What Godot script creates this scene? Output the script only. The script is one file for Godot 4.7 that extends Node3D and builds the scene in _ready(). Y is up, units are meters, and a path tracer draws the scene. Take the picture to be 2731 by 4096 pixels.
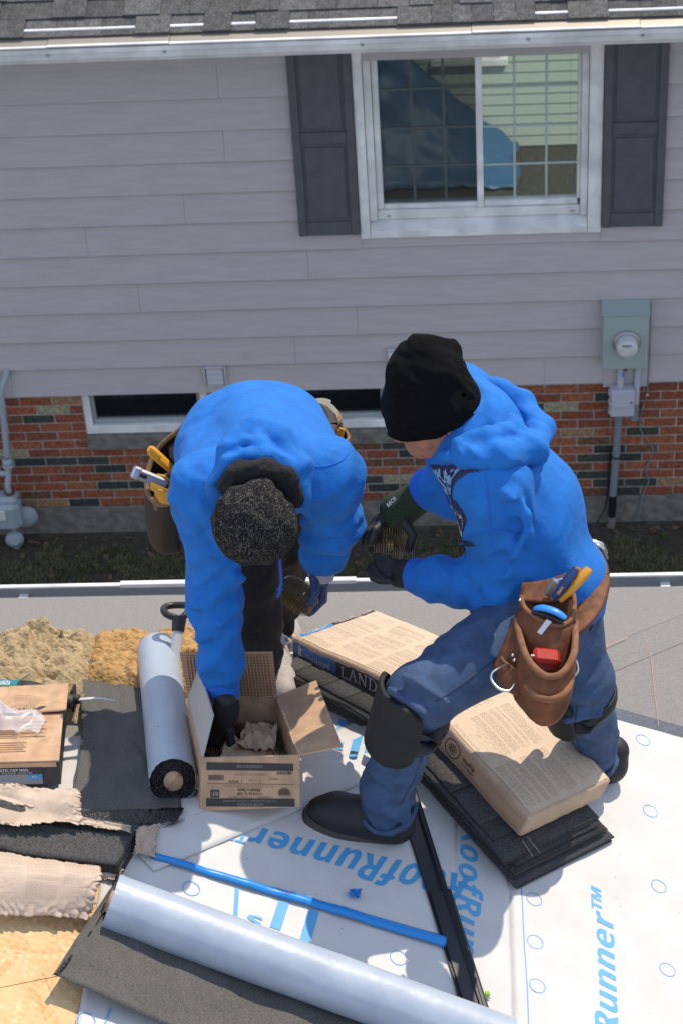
extends Node3D
# Two roofers on a hip roof under repair, with the neighbouring house behind them.
# World: y up, metres, ground at y = 0, the neighbour's wall along x at z = -11.15.

const O := Vector3(0.326, 4.464, -4.898)          # a point on the hip
const NW := Vector3(0.372, 0.92823, 0)            # normal of the roof plane that falls to the right
const SV := Vector3(0.92823, -0.372, 0)           # its downhill direction
const NG := Vector3(0, 0.92823, -0.372)           # normal of the roof plane that falls to the gutter
const UV := Vector3(0, -0.372, -0.92823)          # its downhill direction
const EAVE := 0.624                               # metres from the hip point down to the eaves
const SIDING_Y := 1.128
const WALL_Z := -11.154

var M := {}
var rng := RandomNumberGenerator.new()
var noise := FastNoiseLite.new()      # three octaves
var sn := FastNoiseLite.new()         # one smooth octave


func _ready() -> void:
	rng.seed = 11
	noise.seed = 5
	noise.frequency = 1.0
	noise.fractal_octaves = 3
	sn.seed = 9
	sn.frequency = 1.0
	sn.fractal_type = FastNoiseLite.FRACTAL_NONE
	var cam := Camera3D.new()
	cam.name = "camera"
	cam.fov = 26.58
	cam.near = 0.1
	cam.far = 200.0
	cam.transform = Transform3D(Basis(Vector3(0.997866, -0.054518, -0.035934), Vector3(0.020807, 0.787143, -0.616420), Vector3(0.061891, 0.614356, 0.786598)), Vector3(0, 8.85, 0))
	var lens := CameraAttributesPhysical.new()
	lens.frustum_focus_distance = 5.5
	lens.frustum_focal_length = 50.802      # the same field of view as above
	lens.exposure_aperture = 7.0
	cam.attributes = lens
	add_child(cam)
	cam.make_current()
	var env := Environment.new()
	env.background_mode = Environment.BG_SKY
	var sky := Sky.new()
	var sm := ProceduralSkyMaterial.new()
	sm.sky_top_color = Color(0.62, 0.68, 0.79)
	sm.sky_horizon_color = Color(0.85, 0.87, 0.90)
	sm.sky_curve = 0.16
	sm.ground_horizon_color = Color(0.55, 0.56, 0.55)
	sm.ground_bottom_color = Color(0.30, 0.30, 0.28)
	sm.sky_energy_multiplier = 1.3
	sky.sky_material = sm
	env.sky = sky
	env.tonemap_mode = Environment.TONE_MAPPER_LINEAR
	env.tonemap_exposure = 0.86
	env.sdfgi_enabled = true
	env.ssao_enabled = true
	env.ssil_enabled = true
	var we := WorldEnvironment.new()
	we.name = "world_environment"
	we.environment = env
	add_child(we)
	var sun := DirectionalLight3D.new()
	sun.name = "sun"
	sun.light_energy = 1.5
	sun.light_color = Color(1.0, 0.94, 0.85)
	sun.light_angular_distance = 0.5
	sun.shadow_enabled = true
	add_child(sun)
	sun.look_at_from_position(Vector3.ZERO, -Vector3(0.31, 0.80, -0.51), Vector3.FORWARD)

	materials()
	lawn()
	own_roof()
	own_house()
	neighbour_house()
	wall_things()
	roof_goods()
	bundles()
	left_goods()
	worker_a()
	worker_b()
	small_things()


# ---------------------------------------------------------------- helpers

func mi(called: String, mesh: Mesh, mat, parent: Node = null) -> MeshInstance3D:
	var o := MeshInstance3D.new()
	o.name = called
	o.mesh = mesh
	if mat:
		o.material_override = M[mat] if mat is String else mat
	(parent if parent else self).add_child(o, true)
	return o


func thing(called: String, label: String, category: String, at := Vector3.ZERO, group := "") -> Node3D:
	var o := Node3D.new()
	o.name = called
	o.position = at
	tag(o, label, category, group)
	add_child(o, true)
	return o


func tag(o: Node, label: String, category: String, group := "") -> Node:
	o.set_meta("label", label)
	o.set_meta("category", category)
	if group != "":
		o.set_meta("group", group)
	return o


func node(called: String, parent: Node) -> Node3D:
	var o := Node3D.new()
	o.name = called
	parent.add_child(o, true)
	return o


func w(s: float, t: float, h := 0.0) -> Vector3:
	return O + SV * s + Vector3(0, 0, t) + NW * h


func g(x: float, u: float, h := 0.0) -> Vector3:
	return O + Vector3(x, 0, 0) + UV * u + NG * h


func st() -> SurfaceTool:
	var s := SurfaceTool.new()
	s.begin(Mesh.PRIMITIVE_TRIANGLES)
	return s


func done(s: SurfaceTool, smooth := true) -> ArrayMesh:
	s.index()
	s.generate_normals()
	return s.commit()


func tri(s: SurfaceTool, a: Vector3, b: Vector3, c: Vector3) -> void:
	s.add_vertex(a)
	s.add_vertex(b)
	s.add_vertex(c)


func quad(s: SurfaceTool, a: Vector3, b: Vector3, c: Vector3, d: Vector3) -> void:
	s.set_uv(Vector2(0, 0)); s.add_vertex(a)
	s.set_uv(Vector2(0, 1)); s.add_vertex(d)
	s.set_uv(Vector2(1, 1)); s.add_vertex(c)
	s.set_uv(Vector2(0, 0)); s.add_vertex(a)
	s.set_uv(Vector2(1, 1)); s.add_vertex(c)
	s.set_uv(Vector2(1, 0)); s.add_vertex(b)


# a solid between a four-sided face and the same face moved by d; flat faces
func hexa(s: SurfaceTool, p: Array, d: Vector3) -> void:
	s.set_smooth_group(-1)
	var q := [p[0] + d, p[1] + d, p[2] + d, p[3] + d]
	var flip: bool = (p[1] - p[0]).cross(p[2] - p[0]).dot(d) > 0
	var f := [[p[3], p[2], p[1], p[0]], [q[0], q[1], q[2], q[3]]]
	for i in 4:
		f.append([p[i], p[(i + 1) % 4], q[(i + 1) % 4], q[i]])
	for e in f:
		if flip:
			quad(s, e[3], e[2], e[1], e[0])
		else:
			quad(s, e[0], e[1], e[2], e[3])


func slab(p: Array, d: Vector3) -> ArrayMesh:
	var s := st()
	hexa(s, p, d)
	return done(s)


# box with chamfered edges: centre, half sizes along three axes
func cbox(c: Vector3, ex: Vector3, ey: Vector3, ez: Vector3, bevel := 0.003) -> ArrayMesh:
	var s := st()
	cbox_into(s, c, ex, ey, ez, bevel)
	return done(s)


func cbox_into(s: SurfaceTool, c: Vector3, ex: Vector3, ey: Vector3, ez: Vector3, bevel := 0.003) -> void:
	s.set_smooth_group(-1)
	var hx := ex.length(); var hy := ey.length(); var hz := ez.length()
	var bx := ex / hx; var by := ey / hy; var bz := ez / hz
	var b: float = minf(bevel, minf(hx, minf(hy, hz)) * 0.6)
	var h := Vector3(hx, hy, hz)
	var P := func(v: Vector3) -> Vector3: return c + bx * v.x + by * v.y + bz * v.z
	var corner := func(sx: float, sy: float, sz: float, axis: int) -> Vector3:
		var v := Vector3(sx * (h.x - b), sy * (h.y - b), sz * (h.z - b))
		v[axis] = [sx, sy, sz][axis] * h[axis]
		return P.call(v)
	for axis in 3:
		var a1 := (axis + 1) % 3
		var a2 := (axis + 2) % 3
		for sg in [-1.0, 1.0]:
			var r := []
			for k in [[-1.0, -1.0], [1.0, -1.0], [1.0, 1.0], [-1.0, 1.0]]:
				var v := [0.0, 0.0, 0.0]
				v[axis] = sg; v[a1] = k[0]; v[a2] = k[1]
				r.append(corner.call(v[0], v[1], v[2], axis))
			if sg > 0:
				quad(s, r[3], r[2], r[1], r[0])
			else:
				quad(s, r[0], r[1], r[2], r[3])
	for axis in 3:
		var a1 := (axis + 1) % 3
		var a2 := (axis + 2) % 3
		for s1 in [-1.0, 1.0]:
			for s2 in [-1.0, 1.0]:
				var v0 := [0.0, 0.0, 0.0]
				v0[axis] = -1.0; v0[a1] = s1; v0[a2] = s2
				var v1 := v0.duplicate()
				v1[axis] = 1.0
				var q := [corner.call(v0[0], v0[1], v0[2], a1), corner.call(v1[0], v1[1], v1[2], a1), corner.call(v1[0], v1[1], v1[2], a2), corner.call(v0[0], v0[1], v0[2], a2)]
				if s1 * s2 > 0:
					quad(s, q[0], q[1], q[2], q[3])
				else:
					quad(s, q[3], q[2], q[1], q[0])
	for sx in [-1.0, 1.0]:
		for sy in [-1.0, 1.0]:
			for sz in [-1.0, 1.0]:
				var a: Vector3 = corner.call(sx, sy, sz, 0)
				var bb: Vector3 = corner.call(sx, sy, sz, 1)
				var cc: Vector3 = corner.call(sx, sy, sz, 2)
				if sx * sy * sz > 0:
					tri(s, a, cc, bb)
				else:
					tri(s, a, bb, cc)


func abox(a: Vector3, b: Vector3, bevel := 0.003) -> ArrayMesh:
	return cbox((a + b) / 2, Vector3((b.x - a.x) / 2, 0, 0), Vector3(0, (b.y - a.y) / 2, 0), Vector3(0, 0, (b.z - a.z) / 2), bevel)


# a surface from f(u, v); thick > 0 gives it a back and edges
func sheet(f: Callable, nu: int, nv: int, thick := 0.0) -> ArrayMesh:
	var p := PackedVector3Array()
	var uv := PackedVector2Array()
	for j in nv + 1:
		for i in nu + 1:
			var a := Vector2(float(i) / nu, float(j) / nv)
			p.append(f.call(a.x, a.y))
			uv.append(a)
	var s := st()
	var n := nu + 1
	for i in p.size():
		s.set_uv(uv[i])
		s.add_vertex(p[i])
	for j in nv:
		for i in nu:
			var a := j * n + i
			for k in [a, a + n, a + 1, a + 1, a + n, a + n + 1]:
				s.add_index(k)
	s.generate_normals()
	if thick <= 0.0:
		return s.commit()
	var arr := s.commit_to_arrays()
	var nor: PackedVector3Array = arr[Mesh.ARRAY_NORMAL]
	var t := st()
	for i in p.size():
		t.set_uv(uv[i])
		t.add_vertex(p[i])
	for i in p.size():
		t.set_uv(uv[i])
		t.add_vertex(p[i] - nor[i] * thick)
	var m := p.size()
	for j in nv:
		for i in nu:
			var a := j * n + i
			for k in [a, a + n, a + 1, a + 1, a + n, a + n + 1]:
				t.add_index(k)
			for k in [a, a + 1, a + n, a + 1, a + n + 1, a + n]:
				t.add_index(m + k)
	var rim := []
	for i in nu: rim.append([i, i + 1])
	for j in nv: rim.append([j * n + nu, (j + 1) * n + nu])
	for i in nu: rim.append([nv * n + nu - i, nv * n + nu - i - 1])
	for j in nv: rim.append([(nv - j) * n, (nv - j - 1) * n])
	for e in rim:
		for k in [e[0], e[1], m + e[0], e[1], m + e[1], m + e[0]]:
			t.add_index(k)
	t.generate_normals()
	return t.commit()


func bil(p: Array, u: float, v: float) -> Vector3:      # p: near-left, near-right, far-right, far-left
	return (p[0] * (1 - u) + p[1] * u) * (1 - v) + (p[3] * (1 - u) + p[2] * u) * v


func spline(p: Array, n: int) -> PackedVector3Array:
	var c := Curve3D.new()
	for i in p.size():
		var a: Vector3 = p[maxi(i - 1, 0)]
		var b: Vector3 = p[mini(i + 1, p.size() - 1)]
		var t := (b - a) / 6.0
		c.add_point(p[i], -t, t)
	var r := PackedVector3Array()
	c.bake_interval = 0.004
	for i in n + 1:
		r.append(c.sample_baked(c.get_baked_length() * i / n))
	return r


func tube(p, r, sides := 10, cap := true, flat := 1.0, up := Vector3.UP) -> ArrayMesh:
	var s := st()
	tube_into(s, p, r, sides, cap, flat, up)
	return done(s)


# r: one radius or one per point; flat squeezes it across the direction nearest to up
func tube_into(s: SurfaceTool, p, r, sides := 10, cap := true, flat := 1.0, up := Vector3.UP) -> void:
	var n: int = p.size()
	var rings := []
	var x := Vector3.ZERO
	for i in n:
		var a: Vector3 = p[maxi(i - 1, 0)]
		var b: Vector3 = p[mini(i + 1, n - 1)]
		var d: Vector3 = (b - a).normalized()
		if x == Vector3.ZERO or flat != 1.0:
			x = d.cross(up)
			if x.length() < 0.01:
				x = d.cross(Vector3.RIGHT)
		x = (x - d * x.dot(d)).normalized()
		var y := x.cross(d)
		var rad: float = r if (r is float or r is int) else r[i]
		var ring := []
		for k in sides:
			var t := TAU * k / sides
			ring.append(p[i] + x * cos(t) * rad + y * sin(t) * rad * flat)
		rings.append(ring)
	s.set_smooth_group(0)
	for i in n - 1:
		for k in sides:
			var k2 := (k + 1) % sides
			var u0 := float(k) / sides
			var v0 := float(i) / (n - 1)
			var u1 := float(k + 1) / sides
			var v1 := float(i + 1) / (n - 1)
			s.set_uv(Vector2(u0, v0)); s.add_vertex(rings[i][k])
			s.set_uv(Vector2(u0, v1)); s.add_vertex(rings[i + 1][k])
			s.set_uv(Vector2(u1, v0)); s.add_vertex(rings[i][k2])
			s.set_uv(Vector2(u1, v0)); s.add_vertex(rings[i][k2])
			s.set_uv(Vector2(u0, v1)); s.add_vertex(rings[i + 1][k])
			s.set_uv(Vector2(u1, v1)); s.add_vertex(rings[i + 1][k2])
	if cap:
		s.set_smooth_group(-1)
		for k in range(1, sides - 1):
			tri(s, rings[0][0], rings[0][k], rings[0][k + 1])
			tri(s, rings[n - 1][0], rings[n - 1][k + 1], rings[n - 1][k])


# flat outline (counter-clockwise seen from +z of the basis) pushed to both sides
func plate(poly: PackedVector2Array, at: Vector3, ex: Vector3, ey: Vector3, depth: Vector3) -> ArrayMesh:
	var s := st()
	plate_into(s, poly, at, ex, ey, depth)
	return done(s)


func plate_into(s: SurfaceTool, poly: PackedVector2Array, at: Vector3, ex: Vector3, ey: Vector3, depth: Vector3) -> void:
	s.set_smooth_group(-1)
	var idx := Geometry2D.triangulate_polygon(poly)
	var P := func(i: int) -> Vector3: return at + ex * poly[i].x + ey * poly[i].y
	for i in range(0, idx.size(), 3):
		var a: Vector3 = P.call(idx[i]); var b: Vector3 = P.call(idx[i + 1]); var c: Vector3 = P.call(idx[i + 2])
		if (b - a).cross(c - a).dot(depth) > 0:
			var t := b; b = c; c = t
		tri(s, a + depth, b + depth, c + depth)
		tri(s, a, c, b)
	var n := poly.size()
	for i in n:
		var a: Vector3 = P.call(i); var b: Vector3 = P.call((i + 1) % n)
		tri(s, a, b, a + depth); tri(s, b, b + depth, a + depth)


func lathe(profile: Array, at: Vector3, axis: Vector3, sides := 20) -> ArrayMesh:    # profile: [radius, along]
	var p := []
	var r := []
	for e in profile:
		p.append(at + axis * (e[1] + 1e-5 * p.size()))
		r.append(maxf(e[0], 0.0001))
	return tube(p, r, sides, true, 1.0, axis.cross(Vector3(0.3, 0.5, 0.8)).normalized())


func font(bold := false, serif := false) -> Font:
	var f := SystemFont.new()
	f.font_names = PackedStringArray(["Droid Serif" if serif else "Droid Sans"])
	f.font_weight = 700 if bold else 400
	return f


# raised rolls that spiral round a limb: [from along, angle, to along, angle, size]; angle 0 looks at the viewer
func rolls(bones: Array, A: Vector3, B: Vector3, ra: float, rb: float, list: Array) -> void:
	var ax := (B - A).normalized()
	var u := Vector3(0, 8.85, 0) - A
	u = (u - ax * u.dot(ax)).normalized()
	var v := ax.cross(u)
	for e in list:
		var last := Vector3.ZERO
		for i in 6:
			var k := i / 5.0
			var t: float = lerpf(e[0], e[2], k)
			var a: float = lerpf(e[1], e[3], k)
			var p := A.lerp(B, t) + (u * cos(a) + v * sin(a)) * (lerpf(ra, rb, t) - 0.002)
			var sz: float = e[4]
			if i > 0:
				bones.append([last, p, sz * (0.45 + 0.55 * sin(PI * (k - 0.2))), sz * (0.45 + 0.55 * sin(PI * k)), 0.014])
			last = p


# lettering fitted to a four-sided patch of surface; f(u, v) gives the point
func letters_on(parent: Node, text: String, fnt: Font, f: Callable, mat, slant := 0.0) -> void:
	var tm := TextMesh.new()
	tm.text = text
	tm.font = fnt
	tm.font_size = 64
	tm.pixel_size = 0.01
	tm.depth = 0.0
	tm.curve_step = 1.5
	var arr := tm.get_mesh_arrays() if tm.get_surface_count() == 1 else []
	if arr.is_empty():
		return
	var v: PackedVector3Array = arr[Mesh.ARRAY_VERTEX]
	var box := AABB(v[0], Vector3.ZERO)
	for p in v:
		box = box.expand(p)
	var out := PackedVector3Array()
	for p in v:
		var a := (p.x - box.position.x) / box.size.x
		var b := (p.y - box.position.y) / box.size.y
		out.append(f.call(a + slant * (b - 0.5), b))
	var nn: Vector3 = (f.call(1.0, 0.0) - f.call(0.0, 0.0)).cross(f.call(0.0, 1.0) - f.call(0.0, 0.0)).normalized()
	var na := PackedVector3Array()
	na.resize(out.size())
	na.fill(nn)
	var keep := []
	keep.resize(Mesh.ARRAY_MAX)
	keep[Mesh.ARRAY_VERTEX] = out
	keep[Mesh.ARRAY_NORMAL] = na
	keep[Mesh.ARRAY_INDEX] = arr[Mesh.ARRAY_INDEX]
	var am := ArrayMesh.new()
	am.add_surface_from_arrays(Mesh.PRIMITIVE_TRIANGLES, keep)
	mi("lettering", am, mat, parent)


# p: the corners at the start of the line's foot, its end, then the tops
func letters(parent: Node, text: String, fnt: Font, p: Array, mat, lift := 0.0008, slant := 0.0) -> void:
	var n: Vector3 = (p[1] - p[0]).cross(p[3] - p[0]).normalized() * lift
	letters_on(parent, text, fnt, func(u: float, v: float) -> Vector3: return bil(p, u, v) + n, mat, slant)


# a patch of flat print (a bar, a panel) between four corners
func print_patch(parent: Node, called: String, p: Array, mat, lift := 0.0005) -> void:
	var n: Vector3 = (p[1] - p[0]).cross(p[3] - p[0]).normalized() * lift
	mi(called, sheet(func(u: float, v: float) -> Vector3: return bil(p, u, v) + n, 1, 1), mat, parent)


# crumpled: flat facets instead of a smooth surface
func crumple(f: Callable, nu: int, nv: int) -> ArrayMesh:
	var s := st()
	s.set_smooth_group(-1)
	var jit := []
	for j in nv + 1:
		for i in nu + 1:
			jit.append(f.call(clampf((i + rng.randf_range(-0.3, 0.3)) / nu, 0, 1), clampf((j + rng.randf_range(-0.3, 0.3)) / nv, 0, 1)))
	for j in nv:
		for i in nu:
			var a := j * (nu + 1) + i
			var q := [jit[a], jit[a + nu + 1], jit[a + 1], jit[a + nu + 2]]
			if rng.randf() < 0.5:
				tri(s, q[0], q[1], q[2]); tri(s, q[2], q[1], q[3])
			else:
				tri(s, q[0], q[1], q[3]); tri(s, q[0], q[3], q[2])
	s.generate_normals()
	return s.commit()


# straight sharp folds in random directions, about 0 to 1
func creases(u: float, v: float, sd: int, n := 7) -> float:
	var r := RandomNumberGenerator.new()
	r.seed = sd * 977 + 5
	var e := 0.0
	var tot := 0.0
	for i in n:
		var a := r.randf() * TAU
		var f := r.randf_range(0.8, 2.6)
		var k := absf(fposmod((u * cos(a) + v * sin(a)) * f + r.randf(), 1.0) * 2.0 - 1.0)
		var wgt := 1.0 / f
		e += wgt * k
		tot += wgt
	return e / tot


func soft_box(half: Vector3, r: float, cell: float, f: Callable) -> ArrayMesh:
	var s := st()
	s.set_smooth_group(0)
	var inner := half - Vector3.ONE * r
	for axis in 3:
		var a1 := (axis + 1) % 3
		var a2 := (axis + 2) % 3
		var n1 := maxi(2, int(ceil(2 * half[a1] / cell)))
		var n2 := maxi(2, int(ceil(2 * half[a2] / cell)))
		for sg in [-1.0, 1.0]:
			var grid := []
			for j in n2 + 1:
				for i in n1 + 1:
					var p := Vector3.ZERO
					p[axis] = sg * half[axis]
					var u := float(i) / n1 * 2 - 1
					var v := float(j) / n2 * 2 - 1
					p[a1] = half[a1] * (u * 0.75 + 0.25 * signf(u) * (1 - pow(1 - absf(u), 2.0)))
					p[a2] = half[a2] * (v * 0.75 + 0.25 * signf(v) * (1 - pow(1 - absf(v), 2.0)))
					var q: Vector3 = p.clamp(-inner, inner)
					grid.append(f.call(q + (p - q).normalized() * r))
			for j in n2:
				for i in n1:
					var a := j * (n1 + 1) + i
					var b := a + n1 + 1
					for k in ([a, b, a + 1, a + 1, b, b + 1] if sg > 0 else [a, a + 1, b, a + 1, b + 1, b]):
						s.set_uv(Vector2(float(k % (n1 + 1)) / n1, float(k / (n1 + 1)) / n2))
						s.add_vertex(grid[k])
	s.index()
	s.generate_normals()
	return s.commit()


# ---------------------------------------------------------------- one surface round many bones
# bones: [from, to, radius, radius, blend]; folds: [from, to, reach, amount, per metre along, per metre round, seed]
func skin(bones: Array, cell: float, folds := [], smooth := 2) -> ArrayMesh:
	var lo := Vector3.INF
	var hi := -Vector3.INF
	for b in bones:
		var r: float = maxf(b[2], b[3]) + cell * 3
		lo = lo.min((b[0] as Vector3).min(b[1]) - Vector3.ONE * r)
		hi = hi.max((b[0] as Vector3).max(b[1]) + Vector3.ONE * r)
	var nx := int((hi.x - lo.x) / cell) + 2
	var ny := int((hi.y - lo.y) / cell) + 2
	var nz := int((hi.z - lo.z) / cell) + 2
	var sy := nx
	var sz := nx * ny
	var val := PackedFloat32Array()
	val.resize(nx * ny * nz)
	val.fill(1.0)
	for b in bones:
		var A: Vector3 = b[0]
		var B: Vector3 = b[1]
		var ra: float = b[2]
		var rb: float = b[3]
		var kb: float = b[4]
		var reach := maxf(ra, rb) + kb + cell * 2
		var l0 := ((A.min(B) - Vector3.ONE * reach - lo) / cell)
		var h0 := ((A.max(B) + Vector3.ONE * reach - lo) / cell)
		var ab := B - A
		var len2 := maxf(ab.length_squared(), 1e-9)
		var dr := rb - ra
		var x0 := maxi(0, int(l0.x)); var x1 := mini(nx - 1, int(h0.x) + 1)
		var inv := 1.0 / kb
		for k in range(maxi(0, int(l0.z)), mini(nz - 1, int(h0.z) + 1) + 1):
			for j in range(maxi(0, int(l0.y)), mini(ny - 1, int(h0.y) + 1) + 1):
				var at := k * sz + j * sy
				var p := Vector3(lo.x + x0 * cell, lo.y + j * cell, lo.z + k * cell) - A
				for i in range(x0, x1 + 1):
					var t := clampf(p.dot(ab) / len2, 0.0, 1.0)
					var d := (p - ab * t).length() - ra - dr * t
					p.x += cell
					if d > reach:
						continue
					var old := val[at + i]
					var h := kb - absf(old - d)
					if h > 0.0:
						val[at + i] = minf(old, d) - h * h * 0.25 * inv
					elif d < old:
						val[at + i] = d
	var vid := PackedInt32Array()
	vid.resize(val.size())
	vid.fill(-1)
	var pos := PackedVector3Array()
	var nor := PackedVector3Array()
	var cells := PackedInt32Array()
	var lim := cell * 1.8
	var off := PackedInt32Array([0, 1, sy, sy + 1, sz, sz + 1, sz + sy, sz + sy + 1])
	for k in nz - 1:
		for j in ny - 1:
			var at := k * sz + j * sy
			for i in nx - 1:
				var c := at + i
				if absf(val[c]) > lim:
					continue
				var v0 := val[c]; var v1 := val[c + 1]; var v2 := val[c + sy]; var v3 := val[c + sy + 1]
				var v4 := val[c + sz]; var v5 := val[c + sz + 1]; var v6 := val[c + sz + sy]; var v7 := val[c + sz + sy + 1]
				var inside := int(v0 < 0) + int(v1 < 0) + int(v2 < 0) + int(v3 < 0) + int(v4 < 0) + int(v5 < 0) + int(v6 < 0) + int(v7 < 0)
				if inside == 0 or inside == 8:
					continue
				var grad := Vector3(v1 + v3 + v5 + v7 - v0 - v2 - v4 - v6, v2 + v3 + v6 + v7 - v0 - v1 - v4 - v5, v4 + v5 + v6 + v7 - v0 - v1 - v2 - v3)
				var mean := (v0 + v1 + v2 + v3 + v4 + v5 + v6 + v7) / 8.0
				var n := grad.normalized()
				var gl := maxf(grad.length() / (4.0 * cell), 0.3)
				var q := Vector3(0.5, 0.5, 0.5) - n * clampf(mean / gl / cell, -0.75, 0.75)
				vid[c] = pos.size()
				cells.append(c)
				pos.append(lo + (Vector3(i, j, k) + q) * cell)
				nor.append(n)
	for fd in folds:
		var A: Vector3 = fd[0]
		var B: Vector3 = fd[1]
		var ab := B - A
		var len2 := maxf(ab.length_squared(), 1e-9)
		var axis := ab.normalized()
		var s1 := axis.cross(Vector3(0.31, 0.2, 0.9)).normalized()
		var s2 := axis.cross(s1)
		var reach: float = fd[2]
		for i in pos.size():
			var p := pos[i] - A
			var t := p.dot(ab) / len2
			var tc := clampf(t, 0.0, 1.0)
			var d := (p - ab * tc).length()
			if d > reach:
				continue
			var wt := 1.0 - smoothstep(reach * 0.7, reach, d)
			var along := p.dot(axis)
			var x := p.dot(s1)
			var y := p.dot(s2)
			var q: Vector3 = Vector3(along * fd[4] + (x + y) * fd[5] * 0.7, x * fd[5], y * fd[5]) + Vector3.ONE * (fd[6] * 7.3)
			q += Vector3.ONE * sn.get_noise_3dv(p * 3.0 + Vector3.ONE * fd[6]) * 0.7
			var e := 1.0 - 2.0 * absf(sn.get_noise_3dv(q))
			var e2 := sn.get_noise_3dv(q * 0.45 + Vector3.ONE * 31.0)
			pos[i] += nor[i] * (fd[3] * wt * (e * 0.9 + e2 * 0.8 - 0.45))
	var idx := PackedInt32Array()
	for n in cells.size():
		var c := cells[n]
		var in0 := val[c] < 0
		for ax in 3:
			var step := 1 if ax == 0 else (sy if ax == 1 else sz)
			var u := sy if ax == 0 else (sz if ax == 1 else 1)
			var v := sz if ax == 0 else (1 if ax == 1 else sy)
			if (val[c + step] < 0) == in0 or c - u - v < 0:
				continue
			var a := vid[c]; var b := vid[c - u]; var d := vid[c - v]; var e := vid[c - u - v]
			if a < 0 or b < 0 or d < 0 or e < 0:
				continue
			for k in ([a, b, e, a, e, d] if not in0 else [a, e, b, a, d, e]):
				idx.append(k)
	for pass_ in smooth:      # cloth lies in soft curves
		var sum := PackedVector3Array()
		sum.resize(pos.size())
		var cnt := PackedInt32Array()
		cnt.resize(pos.size())
		for i in range(0, idx.size(), 3):
			var a := idx[i]; var b := idx[i + 1]; var c := idx[i + 2]
			sum[a] += pos[b] + pos[c]
			sum[b] += pos[a] + pos[c]
			sum[c] += pos[a] + pos[b]
			cnt[a] += 2; cnt[b] += 2; cnt[c] += 2
		for i in pos.size():
			if cnt[i] > 0:
				pos[i] = pos[i].lerp(sum[i] / cnt[i], 0.6)
	var s := st()
	for p in pos:
		s.add_vertex(p)
	for k in idx:
		s.add_index(k)
	s.generate_normals()
	return s.commit()


# a seam: a line laid over a surface as seen from in front of it
func seam(parent: Node, m: ArrayMesh, pts: Array, r: float, mat, called := "seam") -> void:
	var tm := m.generate_triangle_mesh()
	var out := []
	for p in spline(pts, 40):
		var o := Vector3(0, 8.85, 0)
		var d := (p - o).normalized()
		var hit := tm.intersect_ray(o, d)
		if not hit.is_empty():
			out.append((hit["position"] as Vector3) - d * r * 0.4)
	if out.size() > 3:
		mi(called, tube(out, r, 6), mat, parent)


# the faces of a mesh that pass a test, lifted a little: print on cloth
func print_on(parent: Node, called: String, m: ArrayMesh, test: Callable, lift: float, mat) -> void:
	var arr := m.surface_get_arrays(0)
	var v: PackedVector3Array = arr[Mesh.ARRAY_VERTEX]
	var n: PackedVector3Array = arr[Mesh.ARRAY_NORMAL]
	var ix: PackedInt32Array = arr[Mesh.ARRAY_INDEX]
	var s := st()
	var any := false
	for i in range(0, ix.size(), 3):
		var c := (v[ix[i]] + v[ix[i + 1]] + v[ix[i + 2]]) / 3.0
		if test.call(c, n[ix[i]]):
			any = true
			for k in 3:
				s.add_vertex(v[ix[i + k]] + n[ix[i + k]] * lift)
	if any:
		mi(called, done(s), mat, parent)


# ---------------------------------------------------------------- materials

func c8(r: float, gg: float, b: float) -> Color:      # real-world base colour (linear) to sRGB
	return Color(r, gg, b).linear_to_srgb()


func plain(key: String, c: Color, rough := 0.7, metal := 0.0, spec := 0.5) -> StandardMaterial3D:
	var m := StandardMaterial3D.new()
	m.resource_name = key
	m.albedo_color = c
	m.roughness = rough
	m.metallic = metal
	m.metallic_specular = spec
	M[key] = m
	return m


func ntex(sd: int, freq: float, c0: Color, c1: Color, oct := 4, typ := FastNoiseLite.TYPE_SIMPLEX_SMOOTH, size := 256) -> NoiseTexture2D:
	var n := FastNoiseLite.new()
	n.seed = sd
	n.frequency = freq
	n.noise_type = typ
	n.fractal_octaves = oct
	var t := NoiseTexture2D.new()
	t.width = size
	t.height = size
	t.seamless = true
	t.noise = n
	var gr := Gradient.new()
	gr.set_color(0, c0)
	gr.set_color(1, c1)
	t.color_ramp = gr
	return t


# random grains: base colour with lighter and darker specks
func grain(size: int, sd: int, lo: float, hi: float, spark := 0.0, spark_v := 255, soft := 0) -> ImageTexture:
	var r := RandomNumberGenerator.new()
	r.seed = sd
	var b := PackedByteArray()
	b.resize(size * size * 3)
	for i in size * size:
		var v := int(255 * lerpf(lo, hi, (r.randf() + r.randf()) / 2))
		if spark > 0 and r.randf() < spark:
			v = spark_v
		b[i * 3] = v
		b[i * 3 + 1] = v
		b[i * 3 + 2] = v
	var im := Image.create_from_data(size, size, false, Image.FORMAT_RGB8, b)
	return ImageTexture.create_from_image(im)


func tri_map(m: StandardMaterial3D, scale: float, world := false) -> StandardMaterial3D:
	m.uv1_triplanar = true
	m.uv1_world_triplanar = world
	m.uv1_scale = Vector3.ONE * scale
	return m


func relief(m: StandardMaterial3D, t: Texture2D, cm: float) -> void:
	m.heightmap_enabled = true
	m.heightmap_texture = t
	m.heightmap_scale = cm


func overlay(m: StandardMaterial3D, t: Texture2D, share := 1.0) -> void:
	m.detail_enabled = true
	m.detail_blend_mode = BaseMaterial3D.BLEND_MODE_MUL
	m.detail_albedo = t


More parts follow.
